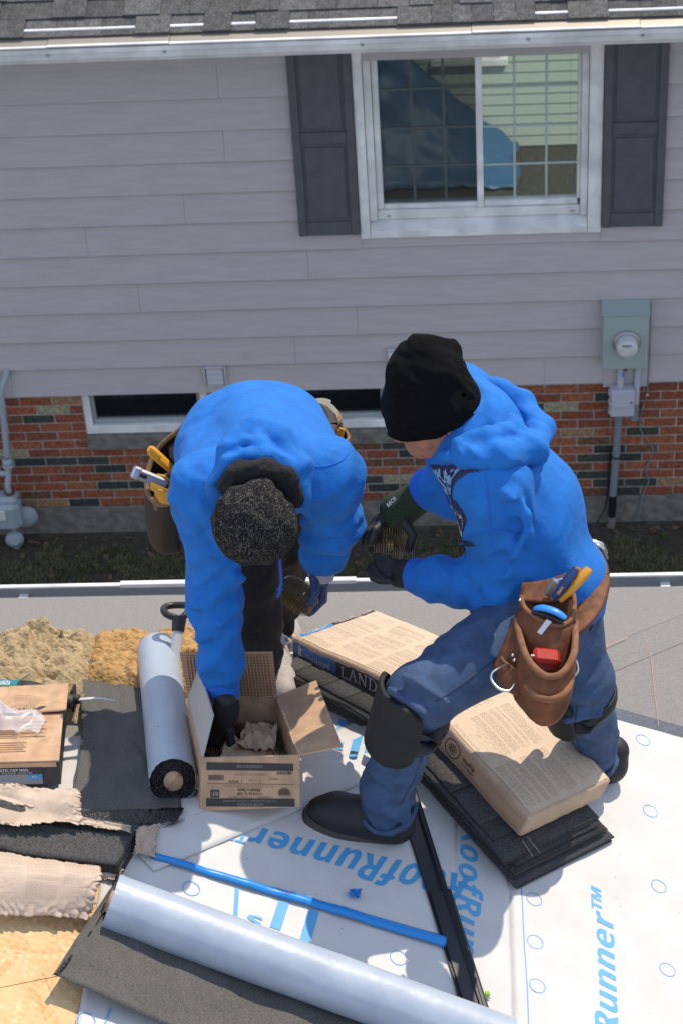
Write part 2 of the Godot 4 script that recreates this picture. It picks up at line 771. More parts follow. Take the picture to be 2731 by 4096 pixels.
func print_page(wd: int, ht: int, base: Color, ink: Color, sd: int, cols: int, fade := 0.75) -> ImageTexture:
	var r := RandomNumberGenerator.new()
	r.seed = sd
	var im := Image.create(wd, ht, false, Image.FORMAT_RGB8)
	im.fill(base)
	var cw := wd / cols
	for c in cols:
		var y := 10
		while y < ht - 26:
			var k := r.randf()
			if k < 0.62:
				var lines := r.randi_range(3, 10)
				for l in lines:
					if y > ht - 20: break
					var x := c * cw + 8
					var stop := c * cw + cw - 10 - (r.randi_range(0, cw / 2) if l == lines - 1 else r.randi_range(0, 8))
					while x < stop:
						var wl := mini(r.randi_range(4, 17), stop - x)
						im.fill_rect(Rect2i(x, y, wl, 2), base.lerp(ink, fade * r.randf_range(0.55, 1.0)))
						x += wl + 3
					y += 5
				y += 8
			elif k < 0.85:
				var h := mini(r.randi_range(26, 60), ht - y - 4)
				var x0 := c * cw + r.randi_range(12, 30)
				var wdt := cw - 50
				for n in 70:
					var a := Vector2(x0 + r.randf() * wdt, y + r.randf() * h)
					var dirx := r.randf_range(4, 16)
					for q in int(dirx):
						im.set_pixel(clampi(int(a.x + q), 0, wd - 1), clampi(int(a.y + q * 0.45), 0, ht - 1), base.lerp(ink, fade * 0.7))
				im.fill_rect(Rect2i(x0, y + h - 2, wdt, 1), base.lerp(ink, fade))
				y += h + 8
			else:
				im.fill_rect(Rect2i(c * cw + 8, y, cw / 2, 4), base.lerp(ink, fade))
				y += 12
	return ImageTexture.create_from_image(im)


func strands(size: int, sd: int) -> ImageTexture:      # the chips of a strand board
	var r := RandomNumberGenerator.new()
	r.seed = sd
	var im := Image.create(size, size, false, Image.FORMAT_RGB8)
	im.fill(Color(0.84, 0.71, 0.52))
	for n in 900:
		var a := r.randf() * PI
		var l := r.randf_range(30, 110)
		var wd := r.randf_range(5, 18)
		var v := r.randf()
		var c := Color(0.90, 0.78, 0.59).lerp(Color(0.80, 0.62, 0.41), v) if r.randf() < 0.8 else Color(0.95, 0.85, 0.69).lerp(Color(0.68, 0.47, 0.27), v * 0.6)
		var d := Vector2(cos(a), sin(a))
		var o := Vector2(r.randf(), r.randf()) * size
		var q := 0.0
		while q < l:
			var taper := wd * (1.0 - 0.5 * pow(absf(q / l * 2 - 1), 4.0))
			var k := -taper / 2
			var cc := c.darkened(0.06 * sin(q * 0.3))
			while k < taper / 2:
				var p := o + d * q + Vector2(-d.y, d.x) * k
				im.set_pixel(posmod(int(p.x), size), posmod(int(p.y), size), cc if absf(k) < taper / 2 - 0.9 else cc.darkened(0.07))
				k += 0.8
			q += 0.8
	return ImageTexture.create_from_image(im)


func flecks(size: int, sd: int, base: Color, fleck: Color, n: int) -> ImageTexture:
	var r := RandomNumberGenerator.new()
	r.seed = sd
	var im := Image.create(size, size, false, Image.FORMAT_RGB8)
	for y in size:
		for x in size:
			im.set_pixel(x, y, base.lightened(r.randf() * 0.05))
	for i in n:
		var a := r.randfn(PI / 2, 0.5)
		var o := Vector2(r.randf(), r.randf()) * size
		var c := base.lerp(fleck, r.randf_range(0.25, 1.0))
		for q in r.randi_range(3, 7):
			var p := o + Vector2(cos(a), sin(a)) * q
			im.set_pixel(posmod(int(p.x), size), posmod(int(p.y), size), c)
			im.set_pixel(posmod(int(p.x) + 1, size), posmod(int(p.y), size), c.darkened(0.3))
	return ImageTexture.create_from_image(im)


func ribs(size: int, n: int, c0: Color, c1: Color) -> ImageTexture:
	var im := Image.create(size, size, false, Image.FORMAT_RGB8)
	for x in size:
		var c := c0.lerp(c1, 0.5 + 0.5 * sin(TAU * n * x / size))
		for y in size:
			im.set_pixel(y, x, c)
	return ImageTexture.create_from_image(im)


func wrinkles(sd: int, freq: float) -> NoiseTexture2D:
	var n := FastNoiseLite.new()
	n.seed = sd
	n.frequency = freq
	n.fractal_type = FastNoiseLite.FRACTAL_RIDGED
	n.fractal_octaves = 2
	n.domain_warp_enabled = true
	n.domain_warp_amplitude = 20.0
	n.domain_warp_frequency = 0.01
	var t := NoiseTexture2D.new()
	t.width = 512
	t.height = 512
	t.seamless = true
	t.as_normal_map = true
	t.bump_strength = 6.0
	t.noise = n
	return t


func materials() -> void:
	var white := Color.WHITE
	var g_fine := grain(256, 1, 0.35, 1.0, 0.004)
	var g_soft := grain(256, 2, 0.72, 1.0)
	var cloud := ntex(3, 0.012, Color(0.80, 0.80, 0.80), white, 4)
	var cloud2 := ntex(4, 0.03, Color(0.68, 0.68, 0.68), white, 5)
	var weave := ntex(6, 0.35, Color(0.62, 0.62, 0.62), white, 2)
	var bumps := ntex(7, 0.05, Color.BLACK, white, 5)
	var crease := ntex(8, 0.018, Color.BLACK, white, 4)
	# roofing
	var m := tri_map(plain("membrane", c8(0.37, 0.355, 0.335), 0.85), 1.4, true)
	m.albedo_texture = grain(512, 21, 0.62, 1.0, 0.0012)
	relief(m, g_fine, 0.08)
	m = tri_map(plain("selvage", c8(0.16, 0.20, 0.28), 0.45), 2.4, true)
	m.albedo_texture = ntex(22, 0.14, Color(0.5, 0.5, 0.5), Color(1.0, 1.0, 1.0), 3)
	overlay(m, grain(256, 23, 0.8, 1.0))
	m = tri_map(plain("underlay", c8(0.66, 0.65, 0.64), 0.62), 1.1, true)
	m.albedo_texture = ntex(24, 0.02, Color(0.93, 0.93, 0.925), white, 5)
	relief(m, ntex(25, 0.02, Color.BLACK, white, 5), 0.10)
	plain("ink_blue", c8(0.06, 0.33, 0.66), 0.6)
	plain("ink_pale", c8(0.10, 0.38, 0.70), 0.6)
	plain("chalk", c8(0.50, 0.30, 0.27), 0.9)
	m = plain("osb", white, 0.8)
	tri_map(m, 1.05, true)
	m.albedo_texture = strands(1024, 5)
	relief(m, bumps, 0.05)
	m = tri_map(plain("granule_sheet", c8(0.20, 0.195, 0.18), 0.8), 1.7, true)
	m.albedo_texture = grain(512, 26, 0.35, 1.0, 0.0035)
	relief(m, g_fine, 0.10)
	m = tri_map(plain("bitumen", c8(0.012, 0.012, 0.014), 0.28), 8.0, true)
	relief(m, bumps, 0.5)
	m = tri_map(plain("film", c8(0.44, 0.51, 0.60), 0.40, 0.0, 0.6), 2.4, true)
	m.albedo_texture = ntex(27, 0.015, Color(0.90, 0.91, 0.93), white, 4)
	relief(m, crease, 0.14)
	for i in 4:
		var tone: Array = [[0.042, 0.045, 0.050], [0.060, 0.062, 0.066], [0.034, 0.037, 0.043], [0.050, 0.052, 0.056]][i]
		m = tri_map(plain("shingle_%d" % i, c8(tone[1] * 2.7, tone[1] * 2.7, tone[1] * 2.7), 0.9), 2.1, true)
		m.albedo_texture = grain(256, 30 + i, 0.25, 1.0, 0.012, 230)
		relief(m, g_fine, 0.12)
	for i in 6:
		var v: float = [0.30, 0.38, 0.25, 0.33, 0.28, 0.40][i]
		m = tri_map(plain("old_shingle_%d" % i, c8(v, v * 0.99, v * 0.96), 0.9), 2.0, true)
		m.albedo_texture = grain(128, 40 + i, 0.35, 1.0)
		overlay(m, cloud2)
	# house
	m = tri_map(plain("siding", c8(0.50, 0.462, 0.480), 0.55), 1.0, true)
	m.uv1_scale = Vector3(0.35, 3.0, 3.0)
	m.albedo_texture = ntex(51, 0.03, Color(0.94, 0.94, 0.94), white, 4)
	relief(m, ntex(52, 0.09, Color.BLACK, white, 4), 0.05)
	m = tri_map(plain("own_siding", c8(0.48, 0.55, 0.50), 0.55), 1.0, true)
	m = tri_map(plain("trim_white", c8(0.78, 0.78, 0.79), 0.4), 1.0, true)
	m.albedo_texture = cloud
	m.albedo_color = c8(0.95, 0.95, 0.95)
	m = tri_map(plain("shutter", c8(0.10, 0.105, 0.125), 0.5), 1.4, true)
	m.albedo_texture = ntex(53, 0.02, Color(0.88, 0.88, 0.88), white, 4)
	m = tri_map(plain("mortar", c8(0.52, 0.49, 0.45), 0.9), 3.0, true)
	m.albedo_texture = cloud2
	relief(m, bumps, 0.15)
	var bricks := [[0.30, 0.065, 0.035], [0.26, 0.055, 0.032], [0.33, 0.080, 0.042], [0.22, 0.048, 0.030], [0.17, 0.060, 0.034], [0.055, 0.042, 0.040], [0.035, 0.033, 0.036], [0.45, 0.22, 0.13], [0.52, 0.34, 0.22]]
	for i in bricks.size():
		var b: Array = bricks[i]
		m = tri_map(plain("brick_%d" % i, c8(minf(b[0] * 1.4, 0.46), b[1] * (2.0 if i < 7 else 1.3), b[2] * (1.9 if i < 7 else 1.3)), 0.9), 4.0, true)
		m.albedo_texture = ntex(60 + i, 0.05, Color(0.66, 0.62, 0.60), white, 5, FastNoiseLite.TYPE_SIMPLEX_SMOOTH, 128)
		relief(m, bumps, 0.2)
	m = tri_map(plain("concrete", c8(0.25, 0.235, 0.21), 0.9), 1.5, true)
	m.albedo_texture = cloud2
	relief(m, bumps, 0.2)
	m = tri_map(plain("soil", c8(0.095, 0.078, 0.055), 0.95), 2.0, true)
	m.albedo_texture = cloud2
	relief(m, bumps, 1.5)
	m = plain("pane", c8(0.50, 0.585, 0.55), 0.0, 0.9, 0.8)
	m.transparency = BaseMaterial3D.TRANSPARENCY_ALPHA
	m.albedo_color.a = 0.80
	m = plain("dark_pane", c8(0.010, 0.012, 0.016), 0.05, 0.0, 0.5)
	m = plain("screen_mesh", c8(0.02, 0.022, 0.025), 0.8)
	m.transparency = BaseMaterial3D.TRANSPARENCY_ALPHA
	m.albedo_color.a = 0.33
	plain("room", c8(0.10, 0.11, 0.11), 0.9)
	plain("muntin", c8(0.42, 0.50, 0.48), 0.5)
	plain("tarp", c8(0.035, 0.11, 0.24), 0.45)
	plain("mesh_guard", c8(0.34, 0.31, 0.26), 0.45, 0.5)
	plain("metal_grey", c8(0.36, 0.40, 0.41), 0.45, 0.2)
	plain("meter_grey", c8(0.33, 0.40, 0.39), 0.5)
	plain("pvc_grey", c8(0.20, 0.235, 0.27), 0.5)
	plain("pvc_light", c8(0.46, 0.47, 0.54), 0.45)
	plain("gas_grey", c8(0.33, 0.38, 0.44), 0.5)
	plain("steel", c8(0.62, 0.62, 0.63), 0.28, 1.0)
	plain("gutter_shade_grey", c8(0.27, 0.29, 0.31), 0.5)  # grey that holds the shade inside the gutter
	plain("dull_steel", c8(0.42, 0.42, 0.43), 0.42, 0.9)
	plain("black_plastic", c8(0.014, 0.014, 0.016), 0.42)
	plain("dark_metal", c8(0.030, 0.033, 0.040), 0.38, 0.3)
	m = plain("clear_dome", c8(0.8, 0.8, 0.8), 0.02)
	m.transparency = BaseMaterial3D.TRANSPARENCY_ALPHA
	m.albedo_color.a = 0.18
	plain("dial_white", c8(0.6, 0.62, 0.62), 0.4)
	m = tri_map(plain("added_bounce_slab", c8(0.52, 0.50, 0.47), 0.9), 0.5, true)  # pale surface of the slab added to throw sunlight back
	m.albedo_texture = cloud
	plain("rust", c8(0.12, 0.06, 0.035), 0.8)
	# packing
	m = tri_map(plain("card", c8(0.66, 0.42, 0.255), 0.85), 5.0, true)
	m.albedo_texture = cloud
	relief(m, weave, 0.02)
	plain("card_ribbed", c8(0.64, 0.39, 0.23), 0.85)
	m = M["card_ribbed"]
	var rb := ribs(256, 15, Color(0.80, 0.80, 0.80), white)
	m.albedo_texture = rb
	relief(m, rb, 0.2)
	plain("card_grey", c8(0.46, 0.42, 0.38), 0.85)
	plain("ink_dark", c8(0.055, 0.050, 0.045), 0.8)
	plain("ink_brown", c8(0.14, 0.085, 0.055), 0.8)
	plain("print_grey", c8(0.35, 0.33, 0.30), 0.8)
	plain("black_print", c8(0.018, 0.018, 0.020), 0.5)
	plain("label_steel", c8(0.20, 0.22, 0.24), 0.5)
	plain("label_blue", c8(0.03, 0.24, 0.60), 0.5)
	m = tri_map(plain("kraft", c8(0.66, 0.47, 0.32), 0.7), 3.0, true)
	m.albedo_texture = cloud
	relief(m, crease, 0.10)
	m = tri_map(plain("kraft_pale", c8(0.66, 0.52, 0.40), 0.6), 3.0, true)
	m.albedo_texture = cloud
	relief(m, crease, 0.10)
	m = plain("page_1", white, 0.72)
	m.albedo_texture = print_page(1024, 400, c8(0.64, 0.50, 0.365), c8(0.17, 0.115, 0.08), 71, 6)
	m = plain("page_2", white, 0.72)
	m.albedo_texture = print_page(1024, 400, c8(0.64, 0.50, 0.37), c8(0.20, 0.14, 0.10), 72, 5)
	m = plain("page_3", white, 0.65)
	m.albedo_texture = print_page(512, 256, c8(0.58, 0.46, 0.36), c8(0.24, 0.16, 0.12), 73, 3, 0.5)
	m = plain("page_4", white, 0.7)
	m.albedo_texture = print_page(512, 256, c8(0.52, 0.34, 0.21), c8(0.15, 0.09, 0.06), 74, 2, 0.5)
	m = tri_map(plain("wrap_blue", c8(0.025, 0.16, 0.50), 0.5), 6.0, true)
	m.albedo_texture = ntex(75, 0.05, Color(0.7, 0.7, 0.7), white, 3)
	m = tri_map(plain("wrap_maroon", c8(0.055, 0.028, 0.034), 0.5), 6.0, true)
	m.albedo_texture = ntex(76, 0.05, Color(0.55, 0.55, 0.55), white, 3)
	plain("print_white", c8(0.60, 0.58, 0.58), 0.6)
	plain("print_white_dim", c8(0.36, 0.34, 0.36), 0.6)
	m = plain("plastic_bag", c8(0.85, 0.85, 0.88), 0.25)
	m.transparency = BaseMaterial3D.TRANSPARENCY_ALPHA
	m.albedo_color.a = 0.38
	m = tri_map(plain("sand_pale", c8(0.58, 0.44, 0.25), 0.95), 4.0, true)
	m.albedo_texture = cloud2
	relief(m, bumps, 0.9)
	m = tri_map(plain("sand_orange", c8(0.64, 0.39, 0.15), 0.95), 4.0, true)
	m.albedo_texture = cloud2
	relief(m, bumps, 0.9)
	plain("teal", c8(0.02, 0.20, 0.22), 0.4)
	plain("rubber", c8(0.018, 0.020, 0.024), 0.6)
	plain("yellow_grip", c8(0.70, 0.33, 0.025), 0.45)
	plain("navy_grip", c8(0.02, 0.05, 0.16), 0.45)
	plain("sky_grip", c8(0.03, 0.27, 0.75), 0.35)
	plain("red_tool", c8(0.48, 0.030, 0.020), 0.45)
	plain("blue_strip", c8(0.015, 0.25, 0.68), 0.30)
	plain("copper_cap", c8(0.62, 0.45, 0.33), 0.45, 0.4)
	plain("green_cap", c8(0.25, 0.55, 0.03), 0.5)
	plain("nail", c8(0.36, 0.29, 0.17), 0.34, 0.9)
	plain("nail_head", c8(0.62, 0.54, 0.36), 0.32, 0.85)
	plain("shaft_white", c8(0.60, 0.62, 0.63), 0.5)
	# clothes
	m = tri_map(plain("hoodie", c8(0.008, 0.190, 0.66), 0.85), 3.0, true)
	m.albedo_texture = ntex(81, 0.02, Color(0.86, 0.86, 0.88), white, 3)
	relief(m, weave, 0.035)
	m.rim_enabled = true
	m.rim = 0.15
	m.normal_enabled = true
	m.normal_texture = wrinkles(91, 0.010)
	m.normal_scale = 0.55
	m = tri_map(plain("hoodie_rib", c8(0.016, 0.135, 0.62), 0.85), 9.0, true)
	relief(m, weave, 0.05)
	m = tri_map(plain("denim", c8(0.085, 0.165, 0.33), 0.85), 3.0, true)
	m.albedo_texture = ntex(82, 0.02, Color(0.70, 0.70, 0.73), white, 3)
	overlay(m, grain(256, 83, 0.72, 1.0))
	relief(m, weave, 0.04)
	m.normal_enabled = true
	m.normal_texture = wrinkles(92, 0.016)
	m.normal_scale = 0.5
	m = tri_map(plain("denim_dark", c8(0.030, 0.052, 0.10), 0.85), 5.0, true)
	m = tri_map(plain("trousers", c8(0.022, 0.020, 0.021), 0.9), 6.0, true)
	m.albedo_texture = cloud2
	relief(m, weave, 0.05)
	m = tri_map(plain("beanie", c8(0.008, 0.008, 0.009), 1.0, 0.0, 0.25), 7.0)
	m.albedo_texture = cloud2
	relief(m, weave, 0.10)
	m = tri_map(plain("beanie_fleck", white, 0.95, 0.0, 0.3), 3.0, true)
	m.albedo_texture = flecks(512, 84, Color(0.085, 0.085, 0.09), Color(0.80, 0.78, 0.72), 3600)
	relief(m, weave, 0.25)
	m = tri_map(plain("fleece", c8(0.014, 0.014, 0.015), 0.95), 6.0, true)
	relief(m, bumps, 0.5)
	m = tri_map(plain("skin", c8(0.42, 0.20, 0.12), 0.5), 6.0, true)
	m.subsurf_scatter_enabled = true
	m.subsurf_scatter_strength = 0.1
	plain("hair", c8(0.012, 0.010, 0.009), 0.6)
	m = tri_map(plain("glove_black", c8(0.020, 0.019, 0.019), 0.55), 9.0, true)
	relief(m, weave, 0.08)
	m = tri_map(plain("glove_knit", c8(0.022, 0.021, 0.022), 0.85), 9.0, true)
	relief(m, ribs(256, 40, Color.BLACK, white), 0.06)
	m = tri_map(plain("glove_green", c8(0.050, 0.085, 0.035), 0.9), 7.0, true)
	m.albedo_texture = ntex(85, 0.06, Color(0.42, 0.42, 0.42), white, 3)
	relief(m, weave, 0.08)
	m = tri_map(plain("glove_white", c8(0.50, 0.44, 0.50), 0.8), 9.0, true)
	relief(m, weave, 0.06)
	m = tri_map(plain("glove_blue", c8(0.075, 0.145, 0.36), 0.6), 9.0, true)
	m.albedo_texture = ntex(86, 0.05, Color(0.5, 0.45, 0.45), white, 3)
	relief(m, weave, 0.08)
	m = tri_map(plain("shoe_black", c8(0.016, 0.016, 0.017), 0.6), 7.0, true)
	relief(m, weave, 0.06)
	plain("sole_dark", c8(0.075, 0.068, 0.062), 0.8)
	m = tri_map(plain("shoe_pale", c8(0.52, 0.47, 0.44), 0.75), 9.0, true)
	m.albedo_texture = cloud
	relief(m, weave, 0.06)
	plain("lace", c8(0.58, 0.54, 0.50), 0.8)
	m = tri_map(plain("pad", c8(0.012, 0.012, 0.013), 0.7), 5.0, true)
	m.albedo_texture = cloud
	relief(m, bumps, 0.08)
	m = tri_map(plain("leather", c8(0.26, 0.092, 0.032), 0.7), 4.0, true)
	m.albedo_texture = ntex(87, 0.02, Color(0.55, 0.52, 0.50), white, 5)
	relief(m, bumps, 0.10)
	m = tri_map(plain("leather_edge", c8(0.34, 0.15, 0.07), 0.8), 4.0, true)
	m.albedo_texture = cloud2
	plain("leather_dark", c8(0.030, 0.020, 0.016), 0.7)
	m = tri_map(plain("suede", c8(0.30, 0.185, 0.085), 0.9), 6.0, true)
	m.albedo_texture = cloud2
	plain("cord_blue", c8(0.02, 0.09, 0.50), 0.6)
	plain("bear_pale", c8(0.22, 0.42, 0.66), 0.7)
	plain("bear_dark", c8(0.020, 0.020, 0.075), 0.7)
	plain("grass_blade", c8(0.085, 0.105, 0.040), 0.9)
	plain("grass_dry", c8(0.22, 0.185, 0.105), 0.9)
	plain("leaf", c8(0.14, 0.095, 0.06), 0.8)


# ---------------------------------------------------------------- setting

func structure(o: Node) -> Node:
	o.set_meta("kind", "structure")
	return o


func lawn() -> void:
	var grd := mi("ground", sheet(func(u: float, v: float) -> Vector3:
		var x := lerpf(-60, 60, u)
		var z := lerpf(60, -60, v)
		return Vector3(x, -0.47 * smoothstep(-10.4, -6.2, z), z), 8, 240), "soil")
	structure(grd)
	structure(mi("added_bounce_slab", sheet(func(u: float, v: float) -> Vector3:
		var z := lerpf(-6.9, -9.7, v)
		return Vector3(lerpf(-14, 14, u), 0.008 - 0.47 * smoothstep(-10.4, -6.2, z), z), 4, 20), "added_bounce_slab"))  # unseen slab, added to bounce sun onto the neighbour's shaded wall
	# short worn grass between the two houses, thin along the wall
	var blade := st()
	for k in 5:
		var a := TAU * k / 5
		var o := Vector3(cos(a), 0, sin(a)) * 0.012
		var sd := Vector3(-sin(a), 0, cos(a)) * 0.0035
		var tip := o * 2.6 + Vector3(0, 0.030 + 0.006 * (k % 3), 0)
		tri(blade, o - sd, tip, o + sd)
	var bm := done(blade)
	for kind in 2:
		var mm := MultiMesh.new()
		mm.transform_format = MultiMesh.TRANSFORM_3D
		mm.mesh = bm
		var list := []
		for n in 26000:
			var p := Vector3(rng.randf_range(-5, 4), 0.0, rng.randf_range(-11.02, -9.7))
			var cover := noise.get_noise_2d(p.x * 3.0, p.z * 3.0) + 0.5 * noise.get_noise_2d(p.x * 9.0, p.z * 9.0)
			var edge := clampf((p.z + 11.05) / 0.25, 0, 1)
			if cover + (edge - 1.0) * 0.9 + (0.25 if kind == 0 else 0.0) < -0.1:
				continue
			list.append(Transform3D(Basis.from_euler(Vector3(rng.randf_range(-0.4, 0.4), rng.randf() * TAU, rng.randf_range(-0.4, 0.4))).scaled(Vector3.ONE * rng.randf_range(0.5, 1.15)), p))
		mm.instance_count = list.size()
		for i in list.size():
			mm.set_instance_transform(i, list[i])
		var o := MultiMeshInstance3D.new()
		o.name = "grass" if kind == 0 else "dry_grass"
		o.multimesh = mm
		o.material_override = M["grass_blade" if kind == 0 else "grass_dry"]
		o.set_meta("kind", "stuff")
		tag(o, ["short green grass in the shaded strip between the houses", "dry straw-coloured grass stems mixed into the shaded lawn"][kind], "grass")
		add_child(o)
	# fallen leaves at the foot of the wall, as one litter
	var lf := st()
	for n in 240:
		var c := Vector3(rng.randf_range(-3.2, 1.8), 0.012, -11.1 + pow(rng.randf(), 1.6) * 0.55)
		var a := rng.randf() * TAU
		var x := Vector3(cos(a), rng.randf_range(-0.3, 0.3), sin(a)) * rng.randf_range(0.012, 0.04)
		var y := Vector3(-sin(a), rng.randf_range(0, 0.5), cos(a)) * rng.randf_range(0.008, 0.022)
		tri(lf, c - x, c + y, c + x)
		tri(lf, c - x, c + x, c - y)
	var ll := mi("leaf_litter", done(lf), "leaf")
	ll.set_meta("kind", "stuff")
	tag(ll, "brown fallen leaves along the foot of the brick wall", "leaves")


func roof_patch(f: Callable, p: Array, n: int, m: int, wave: float, sd: float, thick: float) -> ArrayMesh:
	return sheet(func(u: float, v: float) -> Vector3:
		var q := bil(p, u, v)
		var e := wave * (noise.get_noise_3d(q.x * 4.0 + sd, q.y * 4.0, q.z * 4.0) + 0.5 * noise.get_noise_3d(q.x * 12.0 + sd, q.y * 12.0, q.z * 12.0))
		return q + (f.call() as Vector3) * e, n, m, thick)


func own_roof() -> void:
	var up_w := func() -> Vector3: return NW
	var roof := thing("hip_roof", "low hip roof with white underlayment, grey membrane and bare sheathing", "roof", O)
	roof.position = Vector3.ZERO
	# sheathing: both slopes as solid boards, a little below the membranes
	mi("sheathing", slab([w(-4.6, 4.2, -0.004), w(EAVE, 4.2, -0.004), w(EAVE, -EAVE * 0.928, -0.004), w(-4.6, 4.6 * 0.928, -0.004)], -NW * 0.03), "osb", roof)
	var gl := -4.6 * 0.928
	mi("sheathing", slab([g(gl, -4.6, -0.004), g(EAVE * 0.928, EAVE, -0.004), g(-6.0, EAVE, -0.004), g(-6.0, -4.6, -0.004)], -NG * 0.03), "osb", roof)
	# bare boards at the near left, proud of the rest
	for e in [[-2.4, -1.33, 1.617, -1.0], [-2.4, -1.33, 2.84, 1.62], [-1.9, -1.33, 4.0, 2.843], [-4.2, -2.403, 4.0, -1.0]]:
		var a: float = e[0]
		var b: float = e[1]
		mi("sheathing_board", slab([w(a, maxf(e[2], -a * 0.928), 0.0), w(b, e[2], 0.0), w(b, maxf(e[3], -b * 0.928), 0.0), w(a, maxf(e[3], -a * 0.928), 0.0)], -NW * 0.0035), "osb", roof)
	# grey granulated membrane over the gutter slope and round the hip
	mi("membrane", roof_patch(func() -> Vector3: return NG, [g(-2.6, -2.6 / 0.928, 0.002), g(EAVE * 0.928, EAVE, 0.002), g(EAVE * 0.928, EAVE, 0.002), g(-2.6, EAVE + 0.012, 0.002)], 40, 30, 0.0006, 3.0, 0.0), "membrane", roof)
	mi("membrane", roof_patch(func() -> Vector3: return NG, [g(-6.0, -2.6 / 0.928, 0.002), g(-2.6, -2.6 / 0.928, 0.002), g(-2.6, EAVE + 0.012, 0.002), g(-6.0, EAVE + 0.012, 0.002)], 10, 10, 0.0005, 3.0, 0.0), "membrane", roof)
	var edge_a := Vector3(0.2891, 4.4787, -4.6523)
	var edge_b := Vector3(0.5914, 4.3576, -4.6186)
	var t_edge := (edge_a.z + edge_b.z) / 2 - O.z
	var band := 0.052
	mi("membrane", roof_patch(up_w, [w(-(t_edge - band) / 0.928, t_edge - band, 0.002), w(EAVE + 0.012, t_edge - band, 0.002), w(EAVE + 0.012, -EAVE * 0.928, 0.002), w(EAVE, -EAVE * 0.928, 0.002)], 20, 20, 0.0005, 4.0, 0.0), "membrane", roof)
	mi("membrane_selvage", roof_patch(up_w, [w(-t_edge / 0.928, t_edge + 0.08, 0.0022), w(EAVE + 0.012, t_edge + 0.08, 0.0022), w(EAVE + 0.012, t_edge - band, 0.0022), w(-(t_edge - band) / 0.928, t_edge - band, 0.0022)], 30, 4, 0.0005, 4.0, 0.0), "selvage", roof)
	# white underlayment: the far sheet runs along the slope, the near one down it and over the hip
	var seam := -0.43
	var s1 := -t_edge / 0.928
	mi("underlayment", roof_patch(up_w, [w(seam - 0.25, 3.2, 0.0045), w(s1, 3.2, 0.0045), w(s1, t_edge, 0.0045), w(seam - 0.25, (0.25 - seam) * 0.928, 0.0045)], 40, 110, 0.0032, 7.0, 0.0015), "underlay", roof)
	mi("underlayment", roof_patch(up_w, [w(s1, 3.2, 0.0045), w(EAVE + 0.01, 3.2, 0.0045), w(EAVE + 0.01, t_edge + 0.004, 0.0045), w(s1, t_edge, 0.0045)], 40, 110, 0.0032, 7.0, 0.0015), "underlay", roof)
	mi("underlayment", roof_patch(up_w, [w(-1.345, 2.9, 0.008), w(seam, 2.9, 0.008), w(seam, 0.42, 0.008), w(-1.345, 1.255, 0.006)], 70, 80, 0.0032, 9.0, 0.0015), "underlay", roof)
	mi("underlayment", roof_patch(func() -> Vector3: return NG, [g(-1.95, -2.1, 0.006), g(-0.30, -0.323, 0.006), g(-0.45, -0.15, 0.006), g(-1.95, -0.85, 0.006)], 40, 20, 0.002, 2.0, 0.0015), "underlay", roof)
	mi("hip_strip", sheet(func(u: float, v: float) -> Vector3: return hp(lerpf(-0.11, 0.11, v), lerpf(-1.78, -0.385, u), 0.0085 + 0.001 * sn.get_noise_2d(u * 30.0, v * 3.0), 0.03), 80, 12, 0.0015), "underlay", roof)
	mi("hip_strip", sheet(func(u: float, v: float) -> Vector3: return hp(lerpf(-0.09, 0.09, v), lerpf(-0.40, 0.93, u), 0.0026, 0.012), 40, 10, 0.0), "membrane", roof)
	roof_print(roof)
	# gutter: back, floor, front lip, hangers
	var gy := g(0, EAVE).y
	var gz := g(0, EAVE).z - 0.004
	var gx0 := -6.0
	var gx1 := 0.326 + EAVE * 0.928
	var gut := node("gutter", roof)
	var prof := PackedVector2Array([Vector2(0, -0.012), Vector2(0, -0.10), Vector2(-0.062, -0.10), Vector2(-0.078, -0.05), Vector2(-0.080, -0.014), Vector2(-0.084, -0.014), Vector2(-0.083, -0.052), Vector2(-0.065, -0.104), Vector2(0.003, -0.104), Vector2(0.003, -0.012)])
	mi("trough", plate(prof, Vector3(gx0, gy - 0.006, gz), Vector3(0, 0, 1), Vector3.UP, Vector3(gx1 - gx0, 0, 0)), "gutter_shade_grey", gut)  # shade of the inner face is put into the trough colour
	mi("lip", abox(Vector3(gx0, gy - 0.026, gz - 0.096), Vector3(gx1, gy - 0.018, gz - 0.078), 0.002), "trim_white", gut)
	mi("lip_joint", abox(Vector3(-1.2, gy - 0.030, gz - 0.100), Vector3(-0.405, gy - 0.014, gz - 0.077), 0.002), "trim_white", gut)
	for hx in [-1.53, -0.545, 0.375, 0.62]:
		mi("hanger", abox(Vector3(hx - 0.016, gy - 0.050, gz - 0.080), Vector3(hx + 0.016, gy - 0.047, gz - 0.004), 0.001), "trim_white", gut)
	mi("drip_edge", abox(Vector3(gx0, gy - 0.018, gz - 0.002), Vector3(gx1, gy - 0.002, gz + 0.004), 0.001), "dark_metal", roof)
	mi("fascia", abox(Vector3(gx0, gy - 0.20, gz + 0.006), Vector3(gx1, gy - 0.03, gz + 0.03), 0.002), "trim_white", roof)
	mi("soffit", abox(Vector3(gx0, gy - 0.21, gz + 0.03), Vector3(gx1, gy - 0.195, gz + 0.36), 0.002), "trim_white", roof)


func lie(q: Vector3, sd: float) -> Vector3:      # q on a sheet, moved as the sheet undulates
	return q + NW * (0.0009 + 0.0032 * (noise.get_noise_3d(q.x * 4.0 + sd, q.y * 4.0, q.z * 4.0) + 0.5 * noise.get_noise_3d(q.x * 12.0 + sd, q.y * 12.0, q.z * 12.0)))


